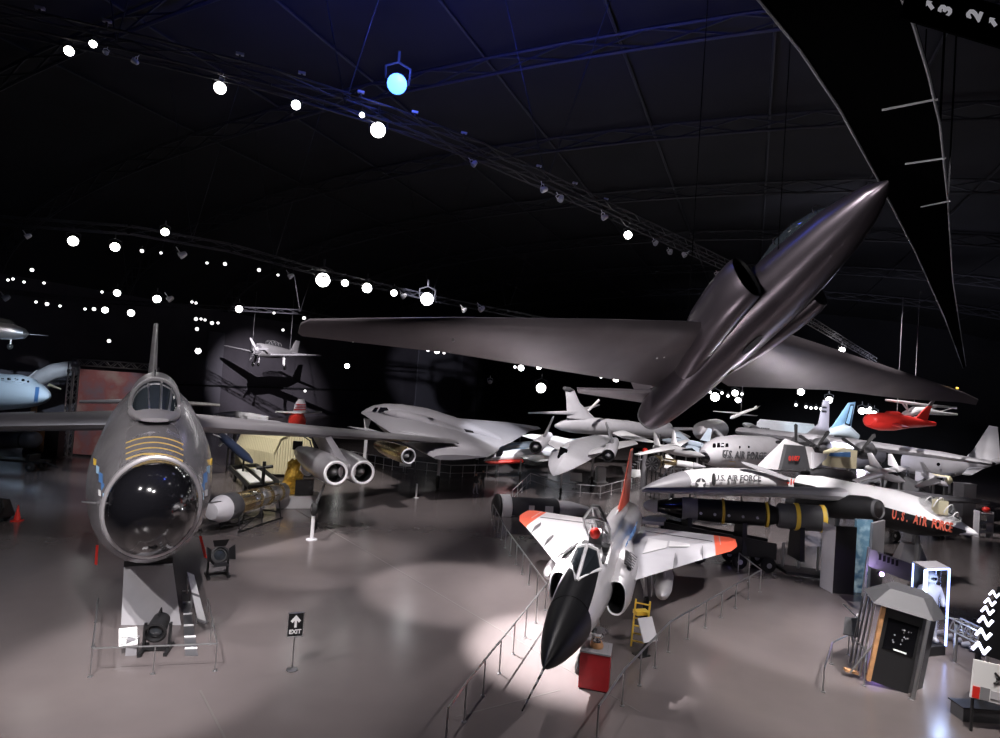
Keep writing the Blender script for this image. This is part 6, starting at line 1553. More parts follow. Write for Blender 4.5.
# ------------------------------------------------------------------ tower of zigzag lights at the edge
Yz = 18.5
b = V((at(985, 660, Yz).x, Yz, 0))
t = thing('zigzag_light_tower', 'leaning black tower carrying six white zigzag light tubes at the frame edge', 'light display', b)
mat('zigzag_glow', (.9, .92, 1), .3, emit=(.78, .8, 1.0), es=3)
MB().loft([[at(974, 652, Yz + .25), at(1012, 664, Yz + .25), at(1012, 664, Yz + .7), at(974, 652, Yz + .7)], [at(998, 586, Yz + .25), at(1016, 590, Yz + .25), at(1016, 590, Yz + .7), at(998, 586, Yz + .7)]]).build('frame', 'black', t, smooth=0)
for p_ in (at(978, 653, Yz + .4), at(1006, 662, Yz + .4)): MB().bar(V((p_.x, p_.y, 0)), p_, .08).build('leg', 'black', t)
for k, (x, y, s) in enumerate(((981, 648, 1.25), (983.5, 634, 1.1), (985.5, 621, 1.05), (987.5, 610.5, .9), (990, 602, .8), (994.5, 594, .75))):
    MB().path([at(x - 7 * s, y + 1 * s, Yz), at(x - 2 * s, y - 4.2 * s, Yz), at(x + 2.4 * s, y + 4.4 * s, Yz), at(x + 7 * s, y - .5 * s, Yz)], .036 * s, 8).build('zigzag_tube', 'zigzag_glow', t)
# leaflet boards in the corner
Yw = 17.5
t = thing('corner_display_board', 'white display board with red block and dark emblem in the frame corner', 'display board', V((at(985, 690, Yw).x, Yw, 0)))
q = [at(974, 659, Yw), at(1012, 668, Yw), at(1008, 706, Yw), at(970, 697, Yw)]
bd = MB().prism(q, (0, .05, 0)).build('board', 'sign_white', t, smooth=0)
def on_b(u, v, o=.04): return q[0].lerp(q[1], u).lerp(q[3].lerp(q[2], u), v) - V((0, o, 0))
MB().prism([on_b(.02, .68), on_b(.2, .68), on_b(.2, .98), on_b(.02, .98)], (0, .02, 0)).build('red_block', 'bright_red', bd, smooth=0)
MB().prism([on_b(.22, .66), on_b(.46, .66), on_b(.46, .98), on_b(.22, .98)], (0, .02, 0)).build('photo_block', 'mid_grey', bd, smooth=0)
MB().prism([on_b(.5, .7), on_b(.95, .7), on_b(.95, .9), on_b(.5, .9)], (0, .02, 0)).build('photo_block', 'light_grey', bd, smooth=0)
for s in (((.55, .22), (.9, .5)), ((.55, .5), (.9, .24)), ((.6, .36), (.86, .36))): MB().bar(on_b(*s[0]), on_b(*s[1]), .03, 6).build('emblem_stroke', 'black', bd)
for p_ in (q[3].lerp(q[2], .1), q[3].lerp(q[2], .9)): MB().bar(V((p_.x, p_.y + .05, 0)), p_ + V((0, .05, .3)), .04).build('leg', 'black', t)
t = thing('dark_brick_plinth', 'dark low plinth under the corner display board', 'plinth', V((at(1000, 715, 17.2).x, 17.2, 0)))
c = V((at(1002, 712, 17.3).x, 17.9, 0)); MB().box(c + V((.1, .4, .2)), (1.2, .5, .4)).build('body', 'dark_grey', t, smooth=0); MB().box(c + V((.1, .4, .41)), (1.3, .6, .03)).build('top', 'black', t, smooth=0)
# ------------------------------------------------------------------ hanging red aircraft and others on the far right
mat('aircraft_red', (.5, .025, .02), .4)
t = thing('red_hanging_aircraft', 'bright red single-engine aircraft hanging in front of the far wall', 'aircraft', at(895, 422, 46))
rf = pfuse([(868.5, 420, 44.6, 5, 5), (870, 420.5, 44.7, 7.5, 7), (880, 421.5, 45.2, 9.5, 9), (893, 422, 45.8, 9.5, 8.5), (908, 422, 46.5, 7, 6), (922, 423, 47.2, 4.5, 4), (935, 424, 47.8, 1.5, 2)], 26).build('fuselage', 'aircraft_red', t)
pfuse([(884, 415.5, 45.3, 1.5, 1), (889, 414, 45.6, 4.5, 3), (897, 414.5, 46, 4.5, 3), (904, 417, 46.4, 1.5, 1)], 16).build('canopy', 'aircraft_red', t)
MB().wing([(at(913, 420, 46.6), at(927, 422, 47.3), .25), (at(927, 406, 47), at(932, 406, 47.3), .12)], (0, 1, 0)).build('fin', 'aircraft_red', t)
MB().wing([(at(927, 406, 47), at(932, 406, 47.3), .13), (at(933, 397.5, 47.2), at(938.5, 396, 47.4), .06)], (0, 1, 0)).build('fin_tip', 'spy_black', t)
pwing([((890, 424.5, 45.2), (905, 425, 46.2), .3), ((902, 427.5, 41), (910, 427.5, 41.6), .12)]).build('wing', 'deep_red', t)
pwing([((896, 421, 47), (908, 421, 48), .3), ((914, 417, 53), (920, 417, 53.5), .12)]).build('wing', 'deep_red', t)
MB().bar(at(897, 414, 46), at(897, 414, 46) + V((0, 0, 9)), .02, 5).build('suspension_cable', 'mid_grey', t)
t = thing('white_high_wing_plane', 'white strut-braced high-wing plane hanging behind the red aircraft', 'light aircraft', at(915, 412, 52))
pfuse([(900, 416, 51, .8, .8), (905, 414.5, 51.2, 3.5, 3), (914, 411, 51.6, 4.5, 4.5), (924, 411, 52.2, 4, 4), (940, 413, 53, 2, 2), (957, 414.5, 54, .8, 1)], 20).build('fuselage', 'white_paint', t)
pwing([((885, 399.5, 49), (886, 401, 50.2), .15), ((905, 402, 50.5), (906, 403.5, 52), .25), ((922, 404.5, 52), (923, 406, 53.4), .25), ((957, 407, 58), (957, 409, 59.2), .12)]).build('wing', 'white_paint', t)
for a, b2 in (((902, 402.5, 50.5), (908, 411, 51.3)), ((906, 403, 50.8), (908, 411, 51.3)), ((936, 407, 54.5), (920, 412, 52))): MB().bar(at(*a), at(*b2), .07, 6).build('wing_strut', 'white_paint', t)
pwing([((934, 413, 52.8), (938, 412, 53.4), .12), ((954, 408, 54), (957, 407, 54.4), .08)]).build('tailplane', 'white_paint', t)
MB().bar(at(914, 406, 52), at(914, 406, 52) + V((0, 0, 10)), .02, 5).build('suspension_cable', 'mid_grey', t)
t = thing('white_drone', 'white slender drone hanging above the white orbiter mock-up', 'drone', at(735, 414, 62))
pfuse([(730, 418.5, 61, .5, .5), (732, 417.5, 61.1, 1.8, 1.8), (740, 414, 61.7, 1.8, 1.8), (750, 410, 62.4, 1.4, 1.4), (757, 408, 62.8, .8, .8)], 16).build('fuselage', 'white_paint', t)
pwing([((739, 413.5, 61.6), (743, 412.5, 62), .12), ((713, 411.5, 58), (715, 411, 58.3), .05)]).build('wing', 'white_paint', t)
pwing([((741, 415, 61.8), (745, 414, 62.2), .12), ((756, 416, 66), (758, 415.5, 66.3), .05)]).build('wing', 'white_paint', t)
for x in (755, 759): MB().wing([(at(753, 409.5, 62.5), at(757, 408.5, 62.8), .08), (at(x, 406, 62.6), at(x + 2, 405.5, 62.8), .04)], (0, 1, 0)).build('tail_fin', 'white_paint', t)
MB().bar(at(741, 413, 61.8), at(741, 413, 61.8) + V((0, 0, 11)), .02, 5).build('suspension_cable', 'mid_grey', t)
# white orbiter mock-up, blue-lit orbiter tail, grey tail fin
t = thing('orbiter_mockup', 'long white orbiter mock-up fuselage in the back of the hall', 'spacecraft', V((at(790, 428, 90).x, 90, 0)))
ob = MB().loft([[at(755, 434, 86), at(814, 436, 92), at(814, 436, 97), at(755, 434, 92)], [at(757, 422, 86), at(815, 427, 92), at(815, 427, 97), at(757, 422, 92)], [at(760, 419, 87.5), at(814, 424, 93.5), at(814, 424, 95.5), at(760, 419, 90)]]).build('fuselage', 'white_paint', t, smooth=0)
for k in range(5): x = 761 + k * 1.8; MB().prism([at(x, 427.5 + k * .15, 85.6), at(x + 1.2, 427.6 + k * .15, 85.7), at(x + 1.2, 430.2 + k * .15, 85.7), at(x, 430 + k * .15, 85.6)], (0, .1, 0)).build('side_marking', 'dark_grey', ob, smooth=0)
MB().prism([at(756, 434.6, 85.5), at(812, 436.5, 91.5), at(812, 435.6, 91.5), at(770, 432.6, 87)], (0, .15, 0)).build('lower_stripe', 'black', ob, smooth=0)
for x in (765, 800): q = at(x, 435, 90); MB().bar(V((q.x, q.y, 0)), q, .3).build('support', 'dark_grey', t)
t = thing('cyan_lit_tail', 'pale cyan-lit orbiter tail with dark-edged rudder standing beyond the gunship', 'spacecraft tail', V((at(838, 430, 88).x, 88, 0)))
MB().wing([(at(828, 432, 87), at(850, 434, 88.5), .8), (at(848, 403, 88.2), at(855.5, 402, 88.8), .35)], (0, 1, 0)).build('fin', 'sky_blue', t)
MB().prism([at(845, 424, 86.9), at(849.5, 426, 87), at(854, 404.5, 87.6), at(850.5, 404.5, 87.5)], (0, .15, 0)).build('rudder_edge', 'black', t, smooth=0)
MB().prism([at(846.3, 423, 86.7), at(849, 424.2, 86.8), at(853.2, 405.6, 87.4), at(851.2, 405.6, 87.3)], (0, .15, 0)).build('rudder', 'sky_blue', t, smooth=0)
pfuse([(826, 434, 87, 2, 3), (834, 431, 87.4, 5, 5), (844, 430, 88, 8, 7), (856, 437, 88.8, 4, 4)], 18).build('engine_pod', 'white_paint', t)
q = at(842, 437, 88); MB().bar(V((q.x, q.y, 0)), q, .5).build('support', 'dark_grey', t)
t = thing('tall_grey_fin_aircraft', 'tall grey tail fin with dark band rising behind the gunship wing', 'aircraft tail', V((at(815, 435, 72).x, 72, 0)))
MB().wing([(at(806, 434, 71.5), at(829, 436, 72.5), .6), (at(818, 424, 71.8), at(829, 424, 72.4), .5), (at(823, 400, 72), at(829.5, 400, 72.4), .3)], (0, 1, 0)).build('fin', 'grey_paint', t)
for y in (407, 411): MB().prism([at(822.4, y, 71.4), at(826.5, y + .2, 71.5), at(826.5, y + 1.6, 71.5), at(822, y + 1.4, 71.4)], (0, .1, 0)).build('fin_marking', 'black', t, smooth=0)
pfuse([(795, 441, 70.5, 5, 5), (815, 440, 72, 6, 6), (832, 438, 73, 3, 3)], 16).build('rear_fuselage', 'grey_paint', t)
gear(t, at(812, 444, 72), .5)
# grey transport tail at the right edge
t = thing('grey_transport_tail', 'grey transport plane with tall tail fin at the frame edge', 'transport plane', V((at(955, 465, 60).x, 60, 0)))
pfuse([(905, 462, 66, 9, 10), (930, 465, 64, 11, 12), (950, 466, 62, 10, 11), (975, 464, 60, 6.5, 7), (996, 461, 58.5, 3, 3.5), (1010, 459.5, 57.5, 1, 1)], 24).build('fuselage', 'grey_paint', t)
MB().wing([(at(966, 457, 60.4), at(1002, 461, 58), .6), (at(973, 450, 60), at(1000, 455, 58.4), .5), (at(989, 425.5, 59.4), at(998, 427, 58.8), .25)], (.3, 1, 0)).build('fin', 'light_grey', t)
pwing([((966, 470, 58), (985, 468, 57.5), .4), ((962, 474, 52), (972, 475, 52), .15)]).build('tailplane', 'light_grey', t)
pwing([((985, 462, 60.5), (998, 461, 59.5), .4), ((1010, 456, 70), (1016, 456, 69.5), .15)]).build('tailplane', 'light_grey', t)
for x in (934, 945): q = at(x, 463.5, 62); MB().lathe(q + V((0, -.6, 0)), (0, -1, 0), [(0, .18), (.03, .18)], 10).build('cabin_window', 'black_gloss', t)
for x in (930, 950): gear(t, at(x, 476, 63), .5)
small_jet('pale grey jet with two upright fins in front of the transport plane', (905, 482, 46), (868, 468, 54), [((888, 475, 50), (876, 471, 52), (860, 482, 45), (852, 480, 46)), ((893, 474, 51), (880, 469, 53), (910, 468, 58), (900, 466, 59))], [((882, 468, 51), (870, 465, 53), (872, 453, 53), (867, 453, 53.5)), ((900, 469, 52), (888, 465, 54), (892, 454, 54), (888, 454, 54.5))], 'light_grey', 5, ky=.9)
t = thing('faceted_dark_jet', 'dark faceted jet with flat panels between white bomber and pale jet', 'jet', V((at(890, 485, 42).x, 42, 0)))
ap = at(897, 471, 50)
base = [at(868, 478, 52), at(880, 490, 48), at(905, 497, 47), at(930, 496, 47.5), at(918, 482, 51), at(890, 474, 54)]
MB().add(base + [ap], [(i, (i + 1) % 6, 6) for i in range(6)] + [tuple(range(5, -1, -1))]).build('body', 'dark_grey', t, smooth=0)
pwing([((880, 481, 49), (872, 478, 51.5), .2), ((858, 489, 47), (852, 486, 48), .08)]).build('wing', 'dark_grey', t)
for a, b2, c in (((915, 484, 50), (922, 487, 49.5), (928, 476, 50)), ((905, 479, 52), (911, 480, 51.5), (908, 470, 52))):
    MB().prism([at(*a), at(*b2), at(*c)], (0, .12, 0)).build('tail_fin', 'dark_grey', t, smooth=0)
gear(t, at(897, 488, 49.5), .36)
t = thing('cream_tank', 'cream cylindrical tank lying beneath the grey transport plane', 'tank', V((at(938, 480, 50).x, 50, 0)))
MB().lathe(at(930, 477, 50), at(948, 480, 49) - at(930, 477, 50), [(0, .1), (.1, .32), (1.4, .34), (1.55, .1)], 18).build('tank', 'cream', t)
q = at(939, 481, 49.6); MB().box(V((q.x, q.y, q.z / 2 - .1)), (1.0, .5, q.z - .2)).build('stand', 'dark_grey', t, smooth=0)
t = thing('grey_equipment_rack', 'pale equipment rack with red top item under the transport tail', 'rack', V((at(985, 488, 46).x, 46, 0)))
q = at(985, 490, 46)
for z_ in (.4, 1.1, 1.8): MB().box(V((q.x, 46, z_)), (1.1, .6, .08)).build('shelf', 'light_grey', t, smooth=0)
for s in (-.5, .5): MB().box(V((q.x + s, 46, 1.0)), (.08, .6, 2.0)).build('upright', 'light_grey', t, smooth=0)
MB().ball(V((q.x + .15, 46, 2.1)), .28, 12, 8, (1, 1, .8)).build('red_item', 'bright_red', t)
for k, (x, y, s, m_) in enumerate(((866, 486, 1, 'light_grey'), (884, 489, .8, 'white_paint'), (914, 474, .9, 'light_grey'), (953, 486, .9, 'mid_grey'))):
    q = at(x, y, 47); c = V((q.x, q.y, 0))
    t = thing('tool_cart', ('grey tool cart under the pale two-finned jet', 'white tool cart beside the faceted dark jet', 'grey tool cart between pale jet and cream tank', 'darker tool cart behind the bomber canopy')[k], 'cart', c)
    MB().box(c + V((0, 0, .75)), (1.0 * s, .6, .9), .3 * k).build('body', m_, t, smooth=0)
    for a, b_ in ((-.35, -.2), (.35, -.2), (-.35, .2), (.35, .2)): wheel_part(c + V((a * s, b_, .15)), (0, 1, 0), .15, .08, t)
    MB().bar(c + V((-.5 * s, 0, 1.2)), c + V((-.5 * s, 0, 1.5)), .03).build('handle', 'steel', t)
t = thing('cream_cockpit_exhibit', 'cut-open cockpit exhibit with blue and cream panels under the gunship wing', 'exhibit', V((at(835, 462, 50).x, 50, 0)))
MB().prism([at(826, 466, 50), at(852, 468, 50), at(853, 450, 50), at(840, 447, 50), at(827, 452, 50)], (0, 1.2, 0)).build('shell', 'cream', t, smooth=0)  # shell is plain cream in colour
MB().prism([at(829, 456, 49.3), at(850, 457, 49.3), at(850, 452, 49.3), at(831, 453, 49.3)], (0, .2, 0)).build('blue_panel', 'blue_paint', t, smooth=0)
for x in (832, 848): q = at(x, 467, 50); MB().bar(V((q.x, q.y, 0)), q, .12).build('leg', 'steel', t)

small_jet('light grey jet with single fin in front of the cream tank', (948, 486, 44), (924, 474, 50), [((940, 483, 45), (932, 477, 48), (918, 488, 43.5), (914, 486, 44.5)), ((942, 481, 46), (933, 476, 49), (956, 474, 51), (950, 473, 52))], [((932, 475, 49), (924, 472, 50), (923, 462, 50), (920, 462, 50.5))], 'grey_paint', 4.2, ky=1.02)
step_stand(872, 500, 1.4, 'yellow maintenance steps behind the white upper fuselage of the black-bellied bomber')
for x, y, Y, m_, l in ((867, 471, 55, 'white_paint', 'white crate stacked behind the pale two-finned jet'), (925, 472, 56, 'light_grey', 'grey crate under the rear of the transport plane'), (965, 484, 48, 'mid_grey', 'dark crate between cream tank and equipment rack')):
    q = at(x, y, Y); c = V((q.x, q.y, 0)); t = thing('equipment_crate', l, 'crate', c); hh = max(.8, q.z)
    MB().box(c + V((0, 0, hh / 2)), (1.2, .9, hh), .2).build('body', m_, t, smooth=0); MB().box(c + V((0, 0, hh + .03)), (1.26, .96, .06), .2).build('lid', 'mid_grey', t, smooth=0)
# ------------------------------------------------------------------ lighting beams: triangular trusses following each other
def zplane(px, py, z):
    d = ray(px, py); return EYE + d * ((z - H) / d.z)
mat('beam_steel', (.05, .05, .06), .5, .3)
mat('bright_clip', (.7, .7, .8), .3, .2)
def light_beam(label, pix, z, w=.5, every=1.6, hang=(), name='lighting_beam'):
    pts = [zplane(x, y, z) for x, y in pix]
    t = thing(name, label, 'lighting beam', pts[len(pts) // 2])
    for a, b in zip(pts[:-1], pts[1:]):
        boxtruss(a, b, w, max(2, int((b - a).length / every)), r=w * .075).build('truss_section', 'beam_steel', t)
    for i in hang:
        for p in (pts[int(i)].lerp(pts[min(int(i) + 1, len(pts) - 1)], i % 1),):
            top = vz(p.dot(LA)) - .3
            for s in (-1, 1): MB().bar(p, V((p.x, p.y, top)) + AX.cross(V((0, 0, 1))) * s * (top - z) * .3, .025, 5).build('hanger_cable', 'beam_steel', t)
    return t, pts
B1, P1 = light_beam('nearest overhead lighting beam crossing above the bomber towards the black reconnaissance aircraft', [(-20, 14), (130, 46), (270, 80), (390, 118), (480, 152), (600, 206), (745, 274)], 19.5, .6, hang=(0.9, 2.6, 4.5))
B2, P2 = light_beam('middle overhead lighting beam above the grey trainer and the left wing tip of the reconnaissance aircraft', [(-20, 219), (130, 230), (230, 248), (330, 275), (440, 300), (545, 320)], 18.5, .6, hang=(1.6, 2.4, 3.9, 4.6))
B3, P3 = light_beam('farthest thin lighting beam above the poster frame and the trainer', [(-20, 288), (80, 300), (180, 306), (300, 312), (420, 338)], 16.0, .5, hang=(1.5, 3))
B4, P4 = light_beam('short lighting beam seen over the right wing of the reconnaissance aircraft', [(800, 315), (830, 333), (875, 360)], 15.0, .4)
# white clips along the nearest beam
for x, y in ((40, 8), (107, 21), (240, 54), (302, 73), (361, 92), (415, 112), (464, 133), (539, 166), (575, 183), (606, 199)):
    p = zplane(x, y, 19.9)
    tg = thing('beam_marker', 'small white marker plate on top of the nearest lighting beam', 'marker plate', p, 'marker plates on the nearest beam')
    MB().box(p, (.26, .1, .09), .35).build('plate', 'bright_clip', tg, smooth=0)
    MB().box(p - V((0, 0, .12)), (.06, .08, .16), .35).build('clip', 'beam_steel', tg, smooth=0)
# ------------------------------------------------------------------ spotlights
mat('lamp_lens', (1, 1, 1), .3, emit=(1.0, .98, .95), es=14)
mat('lamp_lens_blue', (.4, .5, 1), .3, emit=(.09, .3, 1.0), es=3.6)
mat('lamp_lens_dim', (1, 1, 1), .3, emit=(1.0, .98, .97), es=3.0)
mat('lamp_can', (.04, .04, .045), .4)
mat('lamp_can_pale', (.85, .85, .88), .35, .1)  # can colour lightened to stand in for strong light falling on it
def proto_lamp(lens, can):
    """lamp pointing along local -Y; unit lens radius 1"""
    o = thing('spotlight', 'x', 'spotlight', (0, 0, 0)); ORG[o.name] = V((0, 0, 0))
    MB().lathe((0, 0, 0), (0, 1, 0), [(-.25, 1.04), (-.2, 1.12), (.5, 1.12), (1.2, 1.0), (2.0, .8), (2.3, .4)], 16, c0=False).build('can', can, o)
    MB().lathe((0, 0, 0), (0, 1, 0), [(-.38, .05), (-.34, .5), (-.2, .9), (-.1, 1.06)], 16).build('lens', lens, o)
    y = MB(); y.path([(1.25, .6, 0), (1.3, .6, 1.6), (0, .6, 2.1), (-1.3, .6, 1.6), (-1.25, .6, 0)], .12, 6); y.build('yoke', can, o)
    MB().bar((0, .6, 2.1), (0, .6, 3.2), .15, 6).build('clamp', can, o)
    return o
protos = {}
def lamp(px, py, size, z, label, group, kind='lit', aim=None):
    p = zplane(px, py, z)
    dd = ray(px, py); dd = dd / dd.y
    far = 96.0 if py > 345 else 84.0
    if p.y < 0 or p.y > far or (p - EYE).dot(LA) < -78:
        lt = dd.dot(LA); Y = far if lt > -78 / far else -78 / lt
        p = at(px, py, Y * random.uniform(.9, .99))
    s = size * .5 * p.y / FOC
    lens, can = {'lit': ('lamp_lens', 'lamp_can'), 'blue': ('lamp_lens_blue', 'lamp_can'), 'dim': ('lamp_lens_dim', 'lamp_can'), 'off': ('lamp_lens_dim', 'lamp_can_pale'), 'pale': ('glass', 'lamp_can_pale')}[kind]
    key = kind
    d = (aim if aim is not None else EYE) - p
    rot = d.to_track_quat('-Y', 'Z').to_euler()
    if key not in protos:
        protos[key] = o = proto_lamp(lens, can)
        o.location = p; o.rotation_euler = rot; o.scale = (s,) * 3; tag(o, label, None, group)
        return o
    return dup(protos[key], p, rot, label, group, s)
g1 = 'lit lamps on the nearest beam'
for (x, y, s), l in zip(((69, 51, 8.5), (93, 44, 6.5), (220, 88, 11), (296, 105, 8.5), (378, 130, 14), (362, 115, 5), (628, 235, 7.5)),
    ('glowing round spotlight at the far end of the nearest beam, lower of two', 'smaller glowing spotlight close beside the end lamp of the nearest beam', 'large glowing spotlight on the nearest beam above the poster frame', 'glowing spotlight midway on the nearest beam beside the diagonal roof brace', 'largest white glowing spotlight hanging just below the blue lamp', 'tiny glowing lamp between the blue lamp and the largest white one', 'single glowing spotlight on the nearest beam short of the reconnaissance aircraft')):
    lamp(x, y, s, 19.0, l, g1)
lamp(397, 84, 19, 20.5, 'bright blue glowing spotlight above the nearest lighting beam', 'blue lamps', 'blue')
for (x, y, s), l in zip(((73, 241, 9), (115, 247, 8), (165, 232, 7), (323, 280, 13), (345, 283, 6.5), (367, 288, 9), (394, 293, 6), (427, 299, 12)),
    ('large glowing lamp at the outer end of the middle beam', 'second glowing lamp from the outer end of the middle beam', 'glowing lamp just above the middle beam near the bomber fin', 'largest glowing lamp on the middle beam above the grey trainer', 'small glowing lamp right beside the largest one on the middle beam', 'medium glowing lamp in the middle of the row of four', 'small glowing lamp between the medium and the end lamp on the middle beam', 'large glowing lamp near the far end of the middle beam above the spy wing')):
    lamp(x, y, s, 18.0, l, 'lit lamps on the middle beam')
for x, y, s in ((157, 299, 7), (117, 293, 6), (105, 310, 5.5), (131, 313, 6), (239, 309, 6.5), (198, 351, 5), (347, 366, 4.5)):
    lamp(x, y, s, 14.5 if y < 340 else 11.0, 'round glowing lamp in the dark far row beyond the bomber fin and the trainer', 'lit lamps of the far row')
for x, y, s in ((541, 388, 9), (521, 368, 5.5), (539, 367, 4.5), (616, 368, 4.5), (616, 379, 5.5), (643, 376, 5.5), (842, 350, 5), (715, 397, 8), (735, 393, 5.5), (738, 400, 5), (801, 392, 6), (829, 400, 6), (862, 411, 6), (868, 411, 5), (874, 414, 5.5), (876, 417, 4), (437, 351, 5), (380, 343, 4)):
    lamp(x, y, s, 14.0 if y < 385 else 12.5, 'round glowing lamp far back in the hall beneath the reconnaissance aircraft wings', 'lit lamps at the back of the hall')
dims = ((142, 251), (161, 253), (207, 263), (225, 264), (8, 280), (13, 279), (32, 270), (24, 282), (44, 283), (47, 304), (60, 306), (85, 309), (94, 309), (102, 292), (196, 303), (196, 319), (201, 319), (205, 320), (212, 323), (218, 323), (274, 313), (304, 318), (353, 341), (357, 341), (428, 350), (444, 353), (450, 352), (109, 341), (305, 391), (192, 302), (197, 329), (283, 330), (278, 275), (259, 270), (36, 302))
for i, (x, y) in enumerate(dims):
    lamp(x, y, 2.3 if i % 3 else 3.2, 17.5 if y < 290 else (14.5 if y < 330 else 11.5), 'tiny glowing lamp in the dark rows of stage lights above the bomber', 'tiny lit lamps in the far rows', 'dim')
for x, y in ((710, 392), (722, 393), (728, 396), (742, 394), (806, 407), (811, 408), (816, 408), (821, 409), (796, 405), (870, 408), (515, 367), (590, 374), (601, 377), (545, 365)):
    lamp(x, y, 2.6, 12.5, 'tiny glowing lamp far back in the hall beneath the reconnaissance aircraft wings', 'tiny lit lamps at the back of the hall', 'dim')
for i, (x, y, s, ax, ay) in enumerate(((133, 60, 5, -6, -4), (106, 53, 4, 4, 3), (542, 190, 5.5, -6, 2), (560, 200, 5.5, -2, 4), (603, 218, 5, -6, 3), (473, 165, 5, -4, 5), (655, 244, 4, -3, 3), (670, 253, 4, -2, 4), (685, 256, 4, 2, 4), (718, 276, 4.5, -2, 5), (724, 283, 4.5, 2, 4), (222, 80, 4, 3, 2))):
    p = zplane(x, y, 18.6)
    lamp(x, y, s, 18.6, 'pale unlit stage spotlight tilted under the nearest lighting beam', 'unlit spotlights under the nearest beam', 'pale', p + RT * ax - UP * ay - V((0, 2, 0)))
for x, y, s in ((180, 256, 6), (168, 300, 5), (4, 299, 5), (26, 237, 4.5), (289, 277, 4.5), (490, 382, 4), (402, 297, 4.5), (463, 311, 4), (480, 310, 5)):
    p = zplane(x, y, 17.5 if y < 290 else 14.5)
    lamp(x, y, s, 17.5 if y < 290 else 14.5, 'pale unlit stage spotlight in the rows beyond the bomber', 'unlit spotlights in the far rows', 'pale', p + V((-6, -3, -5)))
# ------------------------------------------------------------------ dark catwalk overhead at the right, with rails
mat('catwalk_black', (.002, .002, .0022), 1.0, spec=0.0)
cw = thing('overhead_catwalk', 'black overhead catwalk with thin pale edge rails behind the nose of the reconnaissance aircraft', 'catwalk', zplane(900, 150, 17))
La = [zplane(x, y, 17.0) for x, y in ((745, -20), (800, 48), (840, 108), (877, 176), (915, 250), (945, 318), (963, 368))]
Ra = [zplane(x, y, 17.0) for x, y in ((895, -20), (913, 20), (928, 70), (940, 122), (948, 200), (953, 280), (966, 366))]
mb = MB(); up_v = V((0, 0, .12))
mb.loft([[a, b, b + up_v, a + up_v] for a, b in zip(La, Ra)]); mb.build('deck', 'catwalk_black', cw, smooth=0)
mat('rail_grey', (.3, .3, .32), .4, .4)
MB().path([p - V((0, 0, .05)) for p in La], .035, 6).build('edge_rail', 'rail_grey', cw)
MB().path([p - V((0, 0, .05)) for p in Ra], .035, 6).build('edge_rail', 'rail_grey', cw)
for (a, b) in (((882, 110), (938, 99)), ((905, 164), (946, 158)), ((921, 207), (950, 201))):
    MB().bar(zplane(*a, 16.93), zplane(*b, 16.93), .03, 6).build('cross_rung', 'rail_grey', cw)
for k in (1, 3, 4):
    for s, L_ in ((0, La), (1, Ra)):
        p = L_[k]; MB().bar(p, V((p.x, p.y, min(vz(p.dot(LA)) - .3, 28))), .03, 5).build('hanger', 'catwalk_black', cw)
# direction sign
zs = 15.5
c = zplane(966, 14, zs)
sg = thing('section_sign', 'dark hanging sign with pale turned numerals 3 and 2 and arrows', 'sign', c)
sx = (RT * .42 + UP * .91); sy = (-RT * .91 + UP * .42)
rd_ = -RT * -.95 + UP * -.32          # direction from the 3 to the 2
rd_ = RT * .94 - UP * .28
ux = UP * .94 + RT * .28
MB().prism([c + rd_ * a + ux * b - FW * -.06 for a, b in ((-1.0, -.33), (1.1, -.33), (1.1, .33), (-1.0, .33))], FW * .05).build('panel', 'catwalk_black', sg, smooth=0)
mat('sign_glow', (.8, .78, .85), .5, emit=(.8, .78, .85), es=.3)  # slight emission brightens numerals and arrows, no lamp behind them
k_ = c.y / FOC
def pp(px, py): return at(px, py, c.y) - FW * .0
text('numeral', '3', 'sign_glow', sg, pp(946, 10), ux + rd_ * .1, -rd_ + ux * .1, 18 * k_, .01, .012)
text('numeral', '2', 'sign_glow', sg, pp(975, 15), ux + rd_ * .1, -rd_ + ux * .1, 20 * k_, .01, .012)
for (x, y, fl_) in ((930, 5, 1), (993, 22, -1)):
    a_ = [(0, .5), (.32, .12), (.14, .12), (.14, -.45), (-.14, -.45), (-.14, .12), (-.32, .12)]
    o_ = pp(x, y); dx = (rd_ * .75 - ux * .6) * (fl_) ; dx.normalize(); dy = FW.cross(dx)
    MB().prism([o_ + dy * a * 11 * k_ + dx * -b * 11 * k_ * fl_ for a, b in a_], FW * .02).build('arrow', 'sign_glow', sg, smooth=0)
for s in (-.8, .9): MB().bar(c + rd_ * s, c + rd_ * s + V((0, 0, 6)), .02, 5).build('hanger_cable', 'beam_steel', sg)
# cables of the reconnaissance aircraft up to the vault
for p in (NOSE - UX * 3 + UZ * .6, NOSE - UX * 7 + UZ * .5):
    MB().bar(p, V((p.x, p.y, 27)), .012, 5).build('suspension_cable', 'catwalk_black', ut)
# ------------------------------------------------------------------ light
w = bpy.data.worlds.new('world'); S.world = w; w.use_nodes = True
w.node_tree.nodes['Background'].inputs['Color'].default_value = (.5, .5, .75, 1)
w.node_tree.nodes['Background'].inputs['Strength'].default_value = 0.0
K_ = 0.42
def spot(p, to, power, size=40, blend=.5, col=(1, .94, .93), r=.15):
    l = bpy.data.lights.new('spot_lamp', 'SPOT'); l.energy = power * K_; l.spot_size = R_(size); l.spot_blend = blend; l.color = col; l.shadow_soft_size = r
    o = bpy.data.objects.new('spot_lamp', l); C.objects.link(o); o.location = p
    o.rotation_euler = (V(to) - V(p)).to_track_quat('-Z', 'Y').to_euler()
    return o
def glow(p, power, col=(1, 1, 1), r=.3):
    l = bpy.data.lights.new('point_lamp', 'POINT'); l.energy = power; l.color = col; l.shadow_soft_size = r
    o = bpy.data.objects.new('point_lamp', l); C.objects.link(o); o.location = p
    return o

